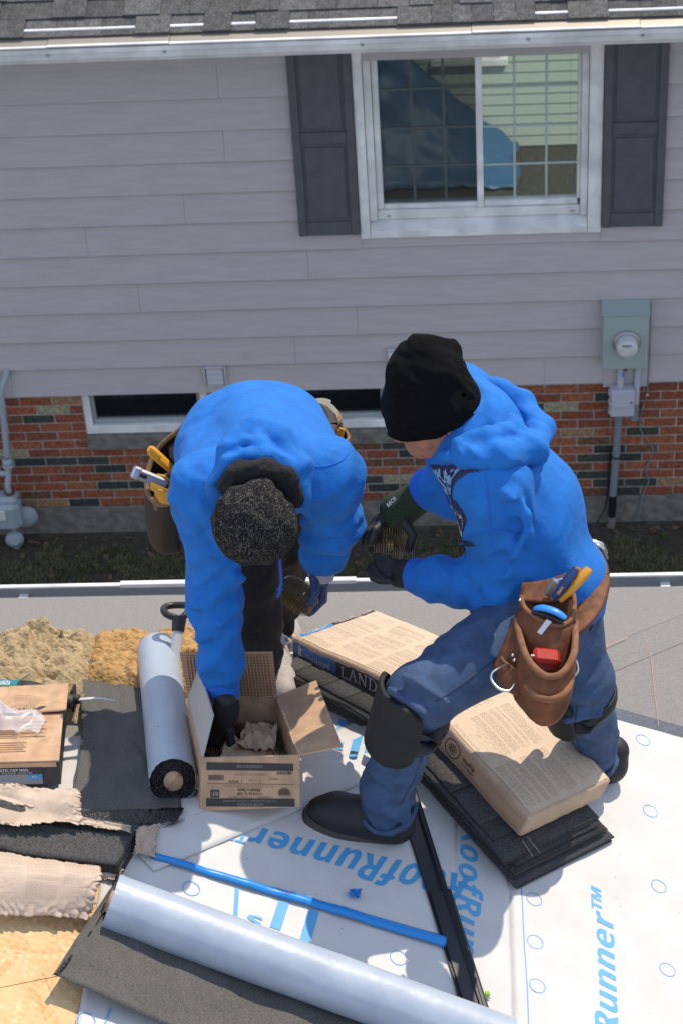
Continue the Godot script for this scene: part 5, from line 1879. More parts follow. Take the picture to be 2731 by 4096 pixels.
func left_goods() -> void:
	mound("sand_pile", "pale crumbly sand pile at the left edge behind the nail carton and saw", [g(-2.25, -0.62), g(-1.42, -0.50), g(-1.47, 0.10), g(-2.25, 0.06)], 0.115, "sand_pale", 1.0, 1.0)
	mound("sand_pile", "orange crumbly sand pile below the shovel, right of the pale pile", [g(-1.52, -0.25), g(-0.95, -0.40), g(-0.93, 0.20), g(-1.55, 0.18)], 0.06, "sand_orange", 7.0, 0.55)
	# shovel
	var s := thing("shovel", "shovel with black handle grip and worn white shaft stuck in the orange sand", "shovel")
	var s0 := Vector3(-0.8933, 4.6929, -4.8644)
	var s1 := Vector3(-0.8795, 4.6954, -4.8177)
	var s2 := Vector3(-0.8962, 4.5821, -4.6838)
	mi("shaft", tube([s1, s1.lerp(s2, 0.5), s2], [0.0165, 0.016, 0.015], 14), "shaft_white", s)
	mi("socket", tube([s1 - (s2 - s1).normalized() * 0.01, s1 + (s2 - s1).normalized() * 0.035], [0.022, 0.019], 14), "black_plastic", s)
	mi("grip", tube(spline([s1 - Vector3(0.0, -0.004, 0.0), Vector3(-0.9192, 4.7042, -4.8361), Vector3(-0.9296, 4.6933, -4.8768), Vector3(-0.9039, 4.6848, -4.8980), Vector3(-0.8608, 4.6887, -4.8882), Vector3(-0.8576, 4.7025, -4.8403), s1 + Vector3(0.004, 0.004, 0)], 40), 0.0105, 10), "black_plastic", s)
	# plastic cap nail carton
	var t := thing("cap_nail_carton", "brown and black carton of plastic cap nails under a clear plastic bag", "box")
	var B := Vector3(-1.0910, 4.8663, -3.9746)         # front right foot
	var ex := Vector3(-1, 0.0, 0.02).normalized()
	var up := (NG * 0.75 + Vector3.UP * 0.25).normalized()
	var ez := ex.cross(up).normalized()
	if ez.z > 0: ez = -ez
	ez = (ez + Vector3(-0.11, 0, 0)).normalized()
	var W_ := 0.34
	var H_ := 0.066
	var D_ := 0.44
	var P := func(a: float, b: float, c: float) -> Vector3: return B + ex * (a * W_) + up * (b * H_) + ez * (c * D_)
	mi("body", slab([P.call(1, 0, 0), P.call(0, 0, 0), P.call(0, 0, 1), P.call(1, 0, 1)], up * H_), "black_print", t)
	mi("lid", slab([P.call(1.0, 1.02, -0.004), P.call(-0.004, 1.02, -0.004), P.call(-0.004, 1.02, 0.62), P.call(1.0, 1.02, 0.62)], up * 0.004), "card", t)
	mi("lid", sheet(func(u: float, v: float) -> Vector3: return P.call(lerpf(1.0, -0.03, u), 1.10 + 0.10 * (1 - v) + 0.08 * pow(u, 4.0), lerpf(0.60, 1.01, v)), 16, 12, 0.004), "card", t)
	mi("front_rim", slab([P.call(1, 0.80, -0.006), P.call(0.02, 0.80, -0.006), P.call(0.02, 1.0, -0.006), P.call(1, 1.0, -0.006)], ez * 0.002), "card", t)
	var fq := func(a0: float, a1: float, b0: float, b1: float) -> Array: return [P.call(a0, b0, -0.008), P.call(a1, b0, -0.008), P.call(a1, b1, -0.008), P.call(a0, b1, -0.008)]
	print_patch(t, "label", fq.call(0.99, 0.135, 0.08, 0.78), "label_steel", 0.0006)
	print_patch(t, "label_bar", fq.call(0.99, 0.135, 0.52, 0.80), "black_print", 0.0010)
	print_patch(t, "label_chip", fq.call(0.245, 0.14, 0.30, 0.50), "label_blue", 0.0014)
	print_patch(t, "label_chip", fq.call(0.60, 0.50, 0.08, 0.40), "label_blue", 0.0014)
	print_patch(t, "barcode_label", fq.call(0.48, 0.37, 0.10, 0.22), "print_grey", 0.0014)
	var f0 := font(); var f1 := font(true)
	letters(t, "PLASTIC CAP NAIL", f1, fq.call(0.51, 0.235, 0.66, 0.77), "print_white", 0.002)
	letters(t, "1-1/4\" Ring Shank - Round Cap", f0, fq.call(0.51, 0.21, 0.545, 0.635), "print_white", 0.002)
	letters(t, "EG", f1, fq.call(0.215, 0.175, 0.37, 0.44), "print_white", 0.002)
	var tq := func(a0: float, a1: float, c0: float, c1: float, h: float) -> Array: return [P.call(a1, h, c1), P.call(a0, h, c1), P.call(a0, h, c0), P.call(a1, h, c0)]
	letters(t, "HUTTIG-GRIP", f1, [P.call(0.20, 1.20, 0.66), P.call(0.42, 1.20, 0.66), P.call(0.42, 1.20, 0.625), P.call(0.20, 1.20, 0.625)], "ink_dark", 0.002)
	letters(t, "BUILDERS PLEDGE", f0, [P.call(0.22, 1.20, 0.695), P.call(0.42, 1.20, 0.695), P.call(0.42, 1.20, 0.68), P.call(0.22, 1.20, 0.68)], "ink_brown", 0.002)
	for i in 6:
		var c := 0.72 + i * 0.028
		letters(t, ["Thank you for choosing a fastener", "your preferred provider for all your needs", "Every roofing product is inspected and", "members of the plant building industry", "and performed around the world only", "with their goods and best specification"][i], f0, [P.call(0.14, 1.19 - i * 0.012, c), P.call(0.40, 1.19 - i * 0.012, c), P.call(0.40, 1.19 - i * 0.012, c - 0.014), P.call(0.14, 1.19 - i * 0.012, c - 0.014)], "ink_brown", 0.002)
	mi("round_mark", lathe([[0.014, 0.0], [0.014, 0.0004]], P.call(0.165, 1.22, 0.645), up, 18), "ink_dark", t)
	for k in [[0.12, 0.32, 0.28, 0.52], [0.34, 0.60, 0.28, 0.40], [0.26, 0.60, 0.10, 0.24]]:
		var s2_ := 0.0014
		for i in 5:
			var c: float = lerpf(k[2], k[3], (i + 0.5) / 5.0)
			print_patch(t, "small_print", [P.call(k[1], 1.085, c), P.call(k[0] + 0.02 * (i % 2), 1.085, c), P.call(k[0] + 0.02 * (i % 2), 1.085, c + 0.006), P.call(k[1], 1.085, c + 0.006)], "ink_brown", 0.0012)
	# clear bag on the carton
	var bag := sheet(func(u: float, v: float) -> Vector3:
		var e := creases(u * 1.6, v * 1.2, 21, 9) + 0.5 * sn.get_noise_2d(u * 3.0, v * 2.0)
		var rim := 0.10 * noise.get_noise_2d(u * 3.0, 4.0)
		return P.call(lerpf(1.0, 0.12 + 0.10 * absf(v - 0.5), u), 1.28 + 0.9 * e * sin(PI * clampf(v, 0, 1)) * (0.3 + 0.7 * sin(PI * u)), lerpf(0.34 + rim, 0.62 + rim, v)), 60, 36)
	tag(mi("plastic_bag", bag, "plastic_bag"), "crumpled clear plastic bag lying on the cap nail carton", "plastic bag")
	# reciprocating saw behind the carton
	var w_ := thing("reciprocating_saw", "teal and black reciprocating saw with white blade behind the cap nail carton", "saw")
	var n0 := Vector3(-1.3870, 4.7468, -4.4611); var n1 := Vector3(-1.2916, 4.7508, -4.4509); var n2 := Vector3(-1.1982, 4.7403, -4.4368); var n3 := Vector3(-1.1396, 4.7312, -4.4328)
	mi("motor_housing", tube([n0, n1], [0.042, 0.040], 18, true, 0.85), "teal", w_)
	mi("nose_housing", tube(spline([n1 - (n1 - n0) * 0.02, n1.lerp(n2, 0.5), n2, n3], 14), [0.041, 0.042, 0.043, 0.043, 0.042, 0.041, 0.040, 0.038, 0.036, 0.034, 0.031, 0.028, 0.026, 0.024, 0.022], 18, true, 0.85), "rubber", w_)
	for k in 4:
		mi("grip_rib", tube([n1.lerp(n2, 0.1) + NG * (0.036 - 0.004 * k) + UV * (-0.012 * k), n1.lerp(n2, 0.85) + NG * (0.030 - 0.004 * k) + UV * (-0.012 * k)], 0.004, 6), "rubber", w_)
	mi("shoe_plate", cbox(Vector3(-1.1476, 4.7008, -4.4817), Vector3(0.004, 0, 0), NG * 0.032, UV * 0.03, 0.003), "black_plastic", w_)
	mi("chuck", tube([Vector3(-1.1557, 4.7139, -4.4624), Vector3(-1.1257, 4.7144, -4.4612)], [0.018, 0.013], 12), "rubber", w_)
	var b0 := Vector3(-1.1297, 4.7181, -4.4573); var b1 := Vector3(-1.0188, 4.7211, -4.4444)
	mi("blade", sheet(func(u: float, v: float) -> Vector3: return b0.lerp(b1, u) + UV * ((v - 0.5) * lerpf(0.018, 0.006, pow(u, 3.0))) + NG * (0.006 * sin(u * PI)) , 20, 2, 0.0012), "print_white", w_)
	letters(w_, "makita", font(true), [Vector3(-1.3373, 4.8167, -4.4129), Vector3(-1.3014, 4.8173, -4.4114), Vector3(-1.3079, 4.8077, -4.4436), Vector3(-1.3440, 4.8071, -4.4451)], "print_white", 0.002, 0.1)
	# split bundle and its wrapper
	for k in 9:
		var t2 := thing("asphalt_shingle", "black shingle in the opened bundle at the left, under the torn paper" if k < 8 else "topmost black shingle of the opened bundle, tar strip along its far edge", "shingle", Vector3.ZERO, "shingles in the opened bundle")
		var hh := 0.004 + k * 0.0052
		var q := [Vector3(-1.2045, 5.0988, -3.5091), Vector3(-0.8951, 4.9749, -3.5659), Vector3(-0.8577, 4.9599, -3.7103), Vector3(-1.2065, 5.0997, -3.6463)]
		var jx := rng.randf_range(-0.006, 0.006)
		mi("mat", sheet(func(u: float, v: float) -> Vector3: return bil(q, u, v) + NW * (hh - 0.016 + 0.02 * smoothstep(0.35, 0.0, u) + 0.012 * smoothstep(0.7, 1.0, v) * (1 - u) + 0.003 * noise.get_noise_2d(u * 4.0 + k, v * 3.0)) + SV * (jx + 0.005 * (8 - k) * 0.5 * u), 24, 8, 0.004), "shingle_%d" % ((k * 3 + 1) % 4), t2)
		if k == 8:
			mi("tar_strip", sheet(func(u: float, v: float) -> Vector3: return bil(q, u, lerpf(0.70, 0.82, v)) + NW * (hh - 0.0135 + 0.02 * smoothstep(0.35, 0.0, u) + 0.012 * smoothstep(0.7, 1.0, lerpf(0.70, 0.82, v)) * (1 - u) + 0.003 * noise.get_noise_2d(u * 4.0 + k, lerpf(0.70, 0.82, v) * 3.0)) + SV * jx, 40, 2), "bitumen", t2)
	paper("torn_wrapper", "torn pale wrapper paper with printing, folded back over the opened bundle", [Vector3(-1.1740, 5.1405, -3.5536), Vector3(-0.9712, 5.0506, -3.6534), Vector3(-1.0012, 5.0551, -3.7541), Vector3(-1.2095, 5.1332, -3.6956)], "kraft_pale", 0.030, 1.0)
	paper("paper_scrap", "thin torn strip of wrapper paper under the near edge of the unrolled membrane", [Vector3(-0.9843, 5.0537, -3.6506), Vector3(-0.8672, 5.0046, -3.6680), Vector3(-0.8650, 5.0059, -3.6871), Vector3(-0.9819, 5.0549, -3.6741)], "kraft_pale", 0.008, 6.0)
	paper("wrapper_strip", "printed wrapper strip below the cap nail carton", [Vector3(-1.1878, 5.1460, -3.6416), Vector3(-1.0039, 5.0637, -3.6865), Vector3(-1.0163, 5.0504, -3.7650), Vector3(-1.2042, 5.1257, -3.7207)], "page_3", 0.006, 2.0)
	paper("wrapper_tube", "rolled printed wrapper lying on bare boards at the lower left", [Vector3(-1.1544, 5.0896, -3.3273), Vector3(-0.9289, 4.9884, -3.4043), Vector3(-0.9259, 4.9980, -3.5550), Vector3(-1.1813, 5.1111, -3.5071)], "page_3", 0.050, 3.0)
	paper("paper_scrap", "torn tan paper scrap with a blue corner beside the blue strip", [Vector3(-0.8547, 4.9587, -3.6344), Vector3(-0.8103, 4.9323, -3.6439), Vector3(-0.8043, 4.9363, -3.7571), Vector3(-0.8502, 4.9892, -3.6926)], "kraft_pale", 0.025, 4.0)
	paper("paper_scrap", "small tan paper scrap under the corner of the opened bundle", [Vector3(-0.9367, 4.9829, -3.5423), Vector3(-0.8901, 4.9642, -3.5489), Vector3(-0.8756, 4.9627, -3.5867), Vector3(-0.9298, 4.9845, -3.5731)], "kraft_pale", 0.008, 5.0)


func paper(called: String, label: String, p: Array, mat: String, amp: float, sd: float) -> void:
	var nn: Vector3 = NW
	var m := sheet(func(u: float, v: float) -> Vector3:
		var q := bil(p, u, v)
		var e := creases(u, v, int(sd)) * 1.3 - 0.2 + 0.35 * sn.get_noise_2d(u * 1.4 + sd * 5.0, v * 1.2)
		if sd == 3.0:
			e = sin(PI * v) * 1.0 + 0.35 * creases(u, v, 33)
		var rag := 0.012 * (absf(sn.get_noise_2d(u * 9.0 + sd, v * 9.0)) - 0.2) * (pow(2 * u - 1, 6.0) + pow(2 * v - 1, 6.0))
		return q + nn * (amp * maxf(e, -0.25)) + Vector3(rag, 0, rag * 0.7), 90, 60, 0.0006)
	tag(mi(called, m, mat), label, "paper")


# ---------------------------------------------------------------- the two roofers

func hand(parent: Node, called: String, wrist: Vector3, palm: Array, fingers: Array, r: float, mat) -> void:
	var b := []
	var mid := Vector3.ZERO
	for p in palm:
		mid += p / palm.size()
	for p in palm:
		b.append([wrist, p, r * 2.3, r * 1.25, 0.012])
	for i in palm.size() - 1:
		b.append([palm[i], palm[i + 1], r * 1.35, r * 1.3, 0.010])
	for k in fingers.size():
		var f: Array = fingers[k]
		var rr: float = r * (1.12 if k == 0 else [1.0, 1.02, 0.98, 0.86][mini(k - 1, 3)])
		b.append([mid.lerp(f[0], 0.35), f[0], rr * 1.3, rr * 1.08, 0.008])
		for i in f.size() - 1:
			b.append([f[i], f[i + 1], rr * (1.06 - 0.06 * i), rr * (1.0 - 0.07 * i), 0.004])
	mi(called, skin(b, 0.0036), mat, parent)


func shoe(parent: Node, heel: Vector3, toe: Vector3, n: Vector3, wid: float, m_up, m_sole) -> void:
	var ax := (toe - heel).normalized()
	var sd := ax.cross(n).normalized()
	var L := (toe - heel).length()
	var P := func(a: float, h: float, s: float) -> Vector3: return heel + ax * (a * L) + n * h + sd * s
	var b := [
		[P.call(0.12, 0.060, 0.0), P.call(0.45, 0.058, 0.0), wid * 0.42, wid * 0.44, 0.03],
		[P.call(0.12, 0.050, 0.010), P.call(0.72, 0.042, 0.018), wid * 0.36, wid * 0.36, 0.03],
		[P.call(0.12, 0.050, -0.010), P.call(0.72, 0.042, -0.014), wid * 0.36, wid * 0.36, 0.03],
		[P.call(0.70, 0.045, 0.004), P.call(0.88, 0.040, 0.0), wid * 0.42, wid * 0.33, 0.03],
		[P.call(0.14, 0.060, 0.0), P.call(0.18, 0.105, 0.0), wid * 0.40, wid * 0.41, 0.02],
		[P.call(0.30, 0.100, 0.0), P.call(0.52, 0.082, 0.0), wid * 0.26, wid * 0.22, 0.025]]
	mi("upper", skin(b, 0.005), m_up, parent)
	var out := PackedVector2Array()
	for i in 36:
		var t := TAU * i / 36
		var x := 0.5 - 0.53 * cos(t)
		var y := sin(t)
		var half := wid * lerpf(0.40, 0.53, smoothstep(0.2, 0.75, x)) * pow(absf(y), 0.72) * signf(y)
		out.append(Vector2(x * L, half))
	var s := st()
	for k in 3:
		plate_into(s, out, heel + n * (0.001 + 0.009 * k) - ax * (0.0015 * k), ax, sd, n * 0.0088)
	mi("sole", done(s), m_sole, parent)
	for q in [[[0.66, 0.030, -0.50], [0.72, 0.062, -0.30], [0.70, 0.080, 0.0], [0.72, 0.062, 0.30], [0.66, 0.030, 0.50]], [[0.30, 0.030, 0.46], [0.34, 0.075, 0.40], [0.46, 0.100, 0.22]], [[0.30, 0.030, -0.46], [0.34, 0.075, -0.40], [0.46, 0.100, -0.22]], [[0.02, 0.040, 0.30], [-0.02, 0.075, 0.0], [0.02, 0.040, -0.30]]]:
		var pts := []
		for e in q:
			pts.append(P.call(e[0], e[1] - 0.004, e[2] * wid * 0.86))
		mi("overlay_seam", tube(spline(pts, 16), 0.0034, 6), m_up, parent)


func cuff(parent: Node, called: String, a: Vector3, b: Vector3, r: float, mat) -> void:
	var p := []
	var rr := []
	for i in 7:
		var t := i / 6.0
		p.append(a.lerp(b, t))
		rr.append(r * (0.90 + 0.10 * sin(PI * t)))
	mi(called, tube(p, rr, 22, true), mat, parent)


func worker_a() -> void:
	var t := thing("person", "person in blue hoodie and flecked dark beanie bending over the open nail carton", "person", Vector3(-0.6311, 4.4449, -4.9456))
	t.position = Vector3.ZERO
	var pel := Vector3(-0.60, 5.40, -4.75)
	var hr := Vector3(-0.69, 5.38, -4.73); var hl := Vector3(-0.51, 5.40, -4.77)
	var nk := Vector3(-0.522, 5.585, -4.335)
	var rs := Vector3(-0.6711, 5.5310, -4.3340); var ls := Vector3(-0.3745, 5.5586, -4.3654)
	var re := Vector3(-0.6811, 5.2324, -4.2598); var rw := Vector3(-0.6708, 4.9853, -4.1838)
	var le := Vector3(-0.3723, 5.3568, -4.4379); var lw := Vector3(-0.4213, 5.1656, -4.5114)
	var hd := Vector3(-0.5386, 5.5924, -4.1330)
	var kr := Vector3(-0.635, 5.06, -4.655); var kl := Vector3(-0.552, 5.032, -4.776)
	var ar := Vector3(-0.6212, 4.6754, -4.6124); var al := Vector3(-0.5968, 4.5518, -4.9476)
	# body under the clothes: one surface
	var body := [[pel, nk, 0.10, 0.09, 0.06], [nk, hd, 0.055, 0.070, 0.03], [hr, kr, 0.07, 0.05, 0.04], [kr, ar + Vector3(0, 0.12, 0), 0.05, 0.036, 0.03], [hl, kl, 0.07, 0.05, 0.04], [kl, al + Vector3(0, 0.14, 0), 0.05, 0.036, 0.03], [nk, rs, 0.06, 0.05, 0.04], [nk, ls, 0.06, 0.05, 0.04], [rs, re, 0.045, 0.036, 0.03], [re, rw, 0.036, 0.026, 0.02], [ls, le, 0.045, 0.036, 0.03], [le, lw, 0.036, 0.026, 0.02], [hd, hd + Vector3(0.0, -0.02, -0.03), 0.072, 0.06, 0.03], [rw, Vector3(-0.6772, 4.9251, -4.1679), 0.027, 0.025, 0.02]]
	mi("body", skin(body, 0.012), "skin", t)
	# trousers
	var tr := [[hr, kr, 0.112, 0.078, 0.05], [kr, ar + Vector3(0, 0.05, 0), 0.080, 0.072, 0.03], [hl, kl, 0.112, 0.080, 0.05], [kl, al + Vector3(0, 0.09, 0), 0.080, 0.068, 0.03], [hr, hl, 0.115, 0.115, 0.05]]
	mi("trousers", skin(tr, 0.0095, [[kr, ar, 0.13, 0.012, 7.0, 2.5, 1.0], [kl, al, 0.13, 0.012, 7.0, 2.5, 2.0], [hl, kl, 0.15, 0.008, 5.0, 3.0, 3.0]]), "trousers", t)
	cuff(t, "sock", al + Vector3(0, 0.09, 0.0), al + Vector3(0, -0.01, 0.012), 0.046, "fleece")
	cuff(t, "sock", ar + Vector3(0, 0.07, 0.0), ar + Vector3(0, -0.01, 0.012), 0.046, "fleece")
	var sr := node("shoe", t)
	shoe(sr, Vector3(-0.6306, 4.4877, -4.8388), Vector3(-0.5468, 4.6244, -4.4976), NG, 0.108, "shoe_pale", "lace")
	var sl := node("shoe", t)
	var lh := Vector3(-0.6518, 4.3356, -5.2183); var lt := Vector3(-0.5675, 4.4747, -4.8712)
	shoe(sl, lh, lt, NG, 0.108, "shoe_pale", "lace")
	for pr in [[sl, lh, lt], [sr, Vector3(-0.6306, 4.4877, -4.8388), Vector3(-0.5468, 4.6244, -4.4976)]]:
		var ax: Vector3 = (pr[2] - pr[1])
		var sd := ax.normalized().cross(NG).normalized()
		var h0: Vector3 = pr[1]
		for k in 4:
			var c: Vector3 = h0 + ax * (0.36 + 0.09 * k) + NG * (0.112 - 0.011 * k)
			mi("lace", tube(spline([c - sd * 0.032 - NG * 0.016, c + NG * 0.003, c + sd * 0.032 + ax * 0.05 - NG * 0.016], 10), 0.0042, 6), "lace", pr[0])
		for q in [-1.0, 1.0]:
			var c: Vector3 = h0 + ax * 0.33 + NG * 0.116
			mi("lace_loop", tube(spline([c, c + sd * 0.03 * q + NG * 0.022, c + sd * 0.05 * q + NG * 0.004 + ax * 0.05, c + sd * 0.016 * q], 14), 0.004, 6), "lace", pr[0])
		mi("tongue", cbox(h0 + ax * 0.30 + NG * 0.125, sd * 0.026, ax.normalized() * 0.006, NG * 0.032, 0.005), "shoe_pale", pr[0])
	# hoodie
	var back := (hr + hl) / 2 + Vector3(0, 0.055, 0.03)
	var hd_b := [
		[hr + Vector3(0.0, 0.03, 0.02), rs + Vector3(0.01, -0.02, -0.02), 0.115, 0.088, 0.07],
		[hl + Vector3(0.0, 0.03, 0.02), ls + Vector3(-0.02, -0.02, -0.02), 0.115, 0.088, 0.07],
		[back, nk + Vector3(0, -0.01, -0.05), 0.135, 0.115, 0.07],
		[rs, re, 0.086, 0.064, 0.035], [re, re.lerp(rw, 0.70), 0.064, 0.057, 0.03], [re.lerp(rw, 0.66), rw, 0.055, 0.041, 0.03],
		[ls, le, 0.090, 0.074, 0.03], [le, le.lerp(lw, 0.75), 0.072, 0.060, 0.03], [le.lerp(lw, 0.7), lw, 0.058, 0.046, 0.03],
		[rs, nk, 0.09, 0.09, 0.05], [ls, nk, 0.09, 0.09, 0.05]]
	# deep folds of the reaching sleeve
	for e in [[Vector3(-0.7237, 5.4448, -4.2580), Vector3(-0.6097, 5.3380, -4.2279)], [Vector3(-0.7352, 5.3839, -4.2458), Vector3(-0.6002, 5.3778, -4.2490)], [Vector3(-0.7301, 5.2745, -4.1948), Vector3(-0.5964, 5.3176, -4.2520)], [Vector3(-0.7199, 5.1837, -4.1713), Vector3(-0.6131, 5.2505, -4.2195)], [Vector3(-0.7196, 5.0872, -4.1528), Vector3(-0.6185, 5.1779, -4.2092)], [Vector3(-0.3940, 5.4880, -4.3349), Vector3(-0.3064, 5.4927, -4.3709)], [Vector3(-0.4137, 5.4170, -4.3540), Vector3(-0.3211, 5.4081, -4.3803)], [Vector3(-0.4289, 5.3202, -4.4036), Vector3(-0.3463, 5.2983, -4.4191)], [Vector3(-0.6750, 5.5547, -4.2499), Vector3(-0.6195, 5.4178, -4.2269)]]:
		var m2: Vector3 = e[0].lerp(e[1], 0.5) + (Vector3(0, 8.85, 0) - e[0]).normalized() * 0.012
		hd_b.append([e[0], m2, 0.010, 0.016, 0.022])
		hd_b.append([m2, e[1], 0.016, 0.009, 0.022])
	rolls(hd_b, rs, re, 0.086, 0.064, [[0.20, -1.3, 0.55, 0.9, 0.013], [0.38, -1.2, 0.80, 1.0, 0.013], [0.62, -1.3, 0.98, 0.8, 0.012], [0.05, -0.4, 0.30, 1.2, 0.012]])
	rolls(hd_b, re, rw, 0.064, 0.048, [[0.02, 1.3, 0.30, -0.9, 0.013], [0.22, 1.2, 0.60, -0.8, 0.013], [0.50, 1.3, 0.80, -1.0, 0.012], [0.70, -1.3, 0.86, 1.0, 0.011]])
	rolls(hd_b, ls, le, 0.090, 0.074, [[0.30, -1.3, 0.50, 1.3, 0.013], [0.62, -1.2, 0.78, 1.3, 0.013], [0.90, -1.4, 1.0, 1.3, 0.012]])
	rolls(hd_b, le, lw, 0.072, 0.052, [[0.20, -1.3, 0.36, 1.4, 0.012], [0.50, -1.3, 0.62, 1.3, 0.012], [0.72, -1.2, 0.80, 1.3, 0.010]])
	var hood := [
		[Vector3(-0.6604, 5.4878, -4.2638), Vector3(-0.6360, 5.6039, -4.2683), 0.022, 0.030, 0.02], [Vector3(-0.6360, 5.6039, -4.2683), Vector3(-0.5962, 5.6904, -4.3009), 0.030, 0.036, 0.02], [Vector3(-0.5962, 5.6904, -4.3009), Vector3(-0.5402, 5.7176, -4.3529), 0.036, 0.032, 0.02], [Vector3(-0.5402, 5.7176, -4.3529), Vector3(-0.4777, 5.7046, -4.3261), 0.032, 0.036, 0.02], [Vector3(-0.4777, 5.7046, -4.3261), Vector3(-0.4350, 5.6659, -4.2647), 0.036, 0.036, 0.02], [Vector3(-0.4350, 5.6659, -4.2647), Vector3(-0.4277, 5.5891, -4.2324), 0.036, 0.022, 0.02],
		[Vector3(-0.6470, 5.6379, -4.2419), Vector3(-0.6084, 5.6904, -4.2492), 0.012, 0.018, 0.012], [Vector3(-0.6084, 5.6904, -4.2492), Vector3(-0.5502, 5.7083, -4.2516), 0.018, 0.020, 0.012], [Vector3(-0.5502, 5.7083, -4.2516), Vector3(-0.5083, 5.7106, -4.2523), 0.020, 0.020, 0.012], [Vector3(-0.5083, 5.7106, -4.2523), Vector3(-0.4581, 5.6821, -4.2368), 0.020, 0.020, 0.012], [Vector3(-0.4581, 5.6821, -4.2368), Vector3(-0.4199, 5.6020, -4.2241), 0.020, 0.016, 0.012],
		[Vector3(-0.5361, 5.7410, -4.3517), Vector3(-0.5299, 5.7259, -4.3044), 0.008, 0.012, 0.012], [Vector3(-0.5705, 5.7248, -4.2984), Vector3(-0.5224, 5.7212, -4.2833), 0.010, 0.016, 0.012], [Vector3(-0.5224, 5.7212, -4.2833), Vector3(-0.4557, 5.6922, -4.2446), 0.016, 0.010, 0.012], [Vector3(-0.6247, 5.6527, -4.2500), Vector3(-0.5650, 5.7061, -4.2605), 0.008, 0.014, 0.012]]
	mi("hood", skin(hood, 0.006, [[Vector3(-0.6360, 5.6039, -4.2683), Vector3(-0.4350, 5.6659, -4.2647), 0.16, 0.006, 9.0, 9.0, 3.0]]), "hoodie", t)
	var ham := skin(hd_b, 0.0085, [[rs, re, 0.135, 0.010, 5.0, 2.2, 4.0], [re, rw, 0.12, 0.012, 6.0, 2.5, 5.0], [ls, le, 0.135, 0.013, 7.0, 2.0, 6.0], [le, lw, 0.12, 0.013, 10.0, 2.0, 7.0], [hr, rs, 0.18, 0.010, 1.2, 5.0, 8.0]])
	mi("hoodie", ham, "hoodie", t)
	seam(t, ham, [Vector3(-0.4225, 5.6307, -4.3148), Vector3(-0.3794, 5.6246, -4.3142), Vector3(-0.3337, 5.6324, -4.3238), Vector3(-0.3137, 5.6487, -4.3375)], 0.0016, "hoodie_rib")
	seam(t, ham, [Vector3(-0.7571, 5.4637, -4.2673), Vector3(-0.7192, 5.4513, -4.2640), Vector3(-0.6772, 5.4662, -4.2827), Vector3(-0.6529, 5.4770, -4.2950)], 0.0016, "hoodie_rib")
	cuff(t, "cuff", rw + (re - rw).normalized() * 0.055, rw - (re - rw).normalized() * 0.008, 0.045, "hoodie_rib")
	cuff(t, "cuff", lw + (le - lw).normalized() * 0.045, lw - (le - lw).normalized() * 0.008, 0.050, "hoodie_rib")
	# beanie seen from above, and the scarf behind it
	var ch := Vector3(-0.5251, 5.6743, -4.0458)
	var ax := (ch - hd).normalized()
	var hx := ax.cross(Vector3.UP).normalized()
	var hy := hx.cross(ax).normalized()
	var bn := [[hd + hy * 0.014, hd + ax * 0.045 + hy * 0.012, 0.092, 0.086, 0.04], [hd - hy * 0.020, hd + ax * 0.045 - hy * 0.018, 0.091, 0.084, 0.04], [hd - ax * 0.03, hd + ax * 0.03, 0.093, 0.088, 0.03]]
	for k in 4:
		var a := 0.5 + k * TAU / 4
		var d0 := hd + ax * 0.115
		var d1 := hd + ax * 0.085 + hx * cos(a) * 0.075 + hy * sin(a) * 0.085
		bn.append([d0.lerp(d1, 0.15), d1, 0.010, 0.020, 0.03])
	mi("beanie", skin(bn, 0.006, [[hd - ax * 0.1, hd + ax * 0.14, 0.16, 0.007, 9.0, 13.0, 12.0]]), "beanie_fleck", t)
	mi("scarf", skin([[Vector3(-0.6119, 5.6429, -4.2129), Vector3(-0.5701, 5.6973, -4.2032), 0.020, 0.026, 0.015], [Vector3(-0.5701, 5.6973, -4.2032), Vector3(-0.5057, 5.7050, -4.2046), 0.026, 0.028, 0.015], [Vector3(-0.5057, 5.7050, -4.2046), Vector3(-0.4545, 5.6749, -4.2004), 0.028, 0.026, 0.015], [Vector3(-0.4545, 5.6749, -4.2004), Vector3(-0.4360, 5.6038, -4.2049), 0.026, 0.020, 0.015], [Vector3(-0.5830, 5.6489, -4.2216), Vector3(-0.4716, 5.6317, -4.2225), 0.04, 0.04, 0.02]], 0.006, [[Vector3(-0.6077, 5.6425, -4.2133), Vector3(-0.4567, 5.6556, -4.2171), 0.10, 0.006, 30.0, 30.0, 2.0]]), "fleece", t)
	mi("drawstring", tube(spline([Vector3(-0.4974, 5.4758, -4.2123), Vector3(-0.4973, 5.3995, -4.2281), Vector3(-0.4975, 5.3356, -4.2275), Vector3(-0.5030, 5.3044, -4.2269)], 16), 0.0042, 7), "cord_blue", t)
	mi("drawstring", tube(spline([Vector3(-0.4974, 5.3057, -4.2287), Vector3(-0.5053, 5.3028, -4.2254), Vector3(-0.5031, 5.2993, -4.2227), Vector3(-0.5110, 5.2815, -4.2198)], 12), [0.006, 0.007, 0.007, 0.006, 0.005, 0.0045, 0.004, 0.004, 0.004, 0.004, 0.004, 0.004, 0.003], 7), "cord_blue", t)
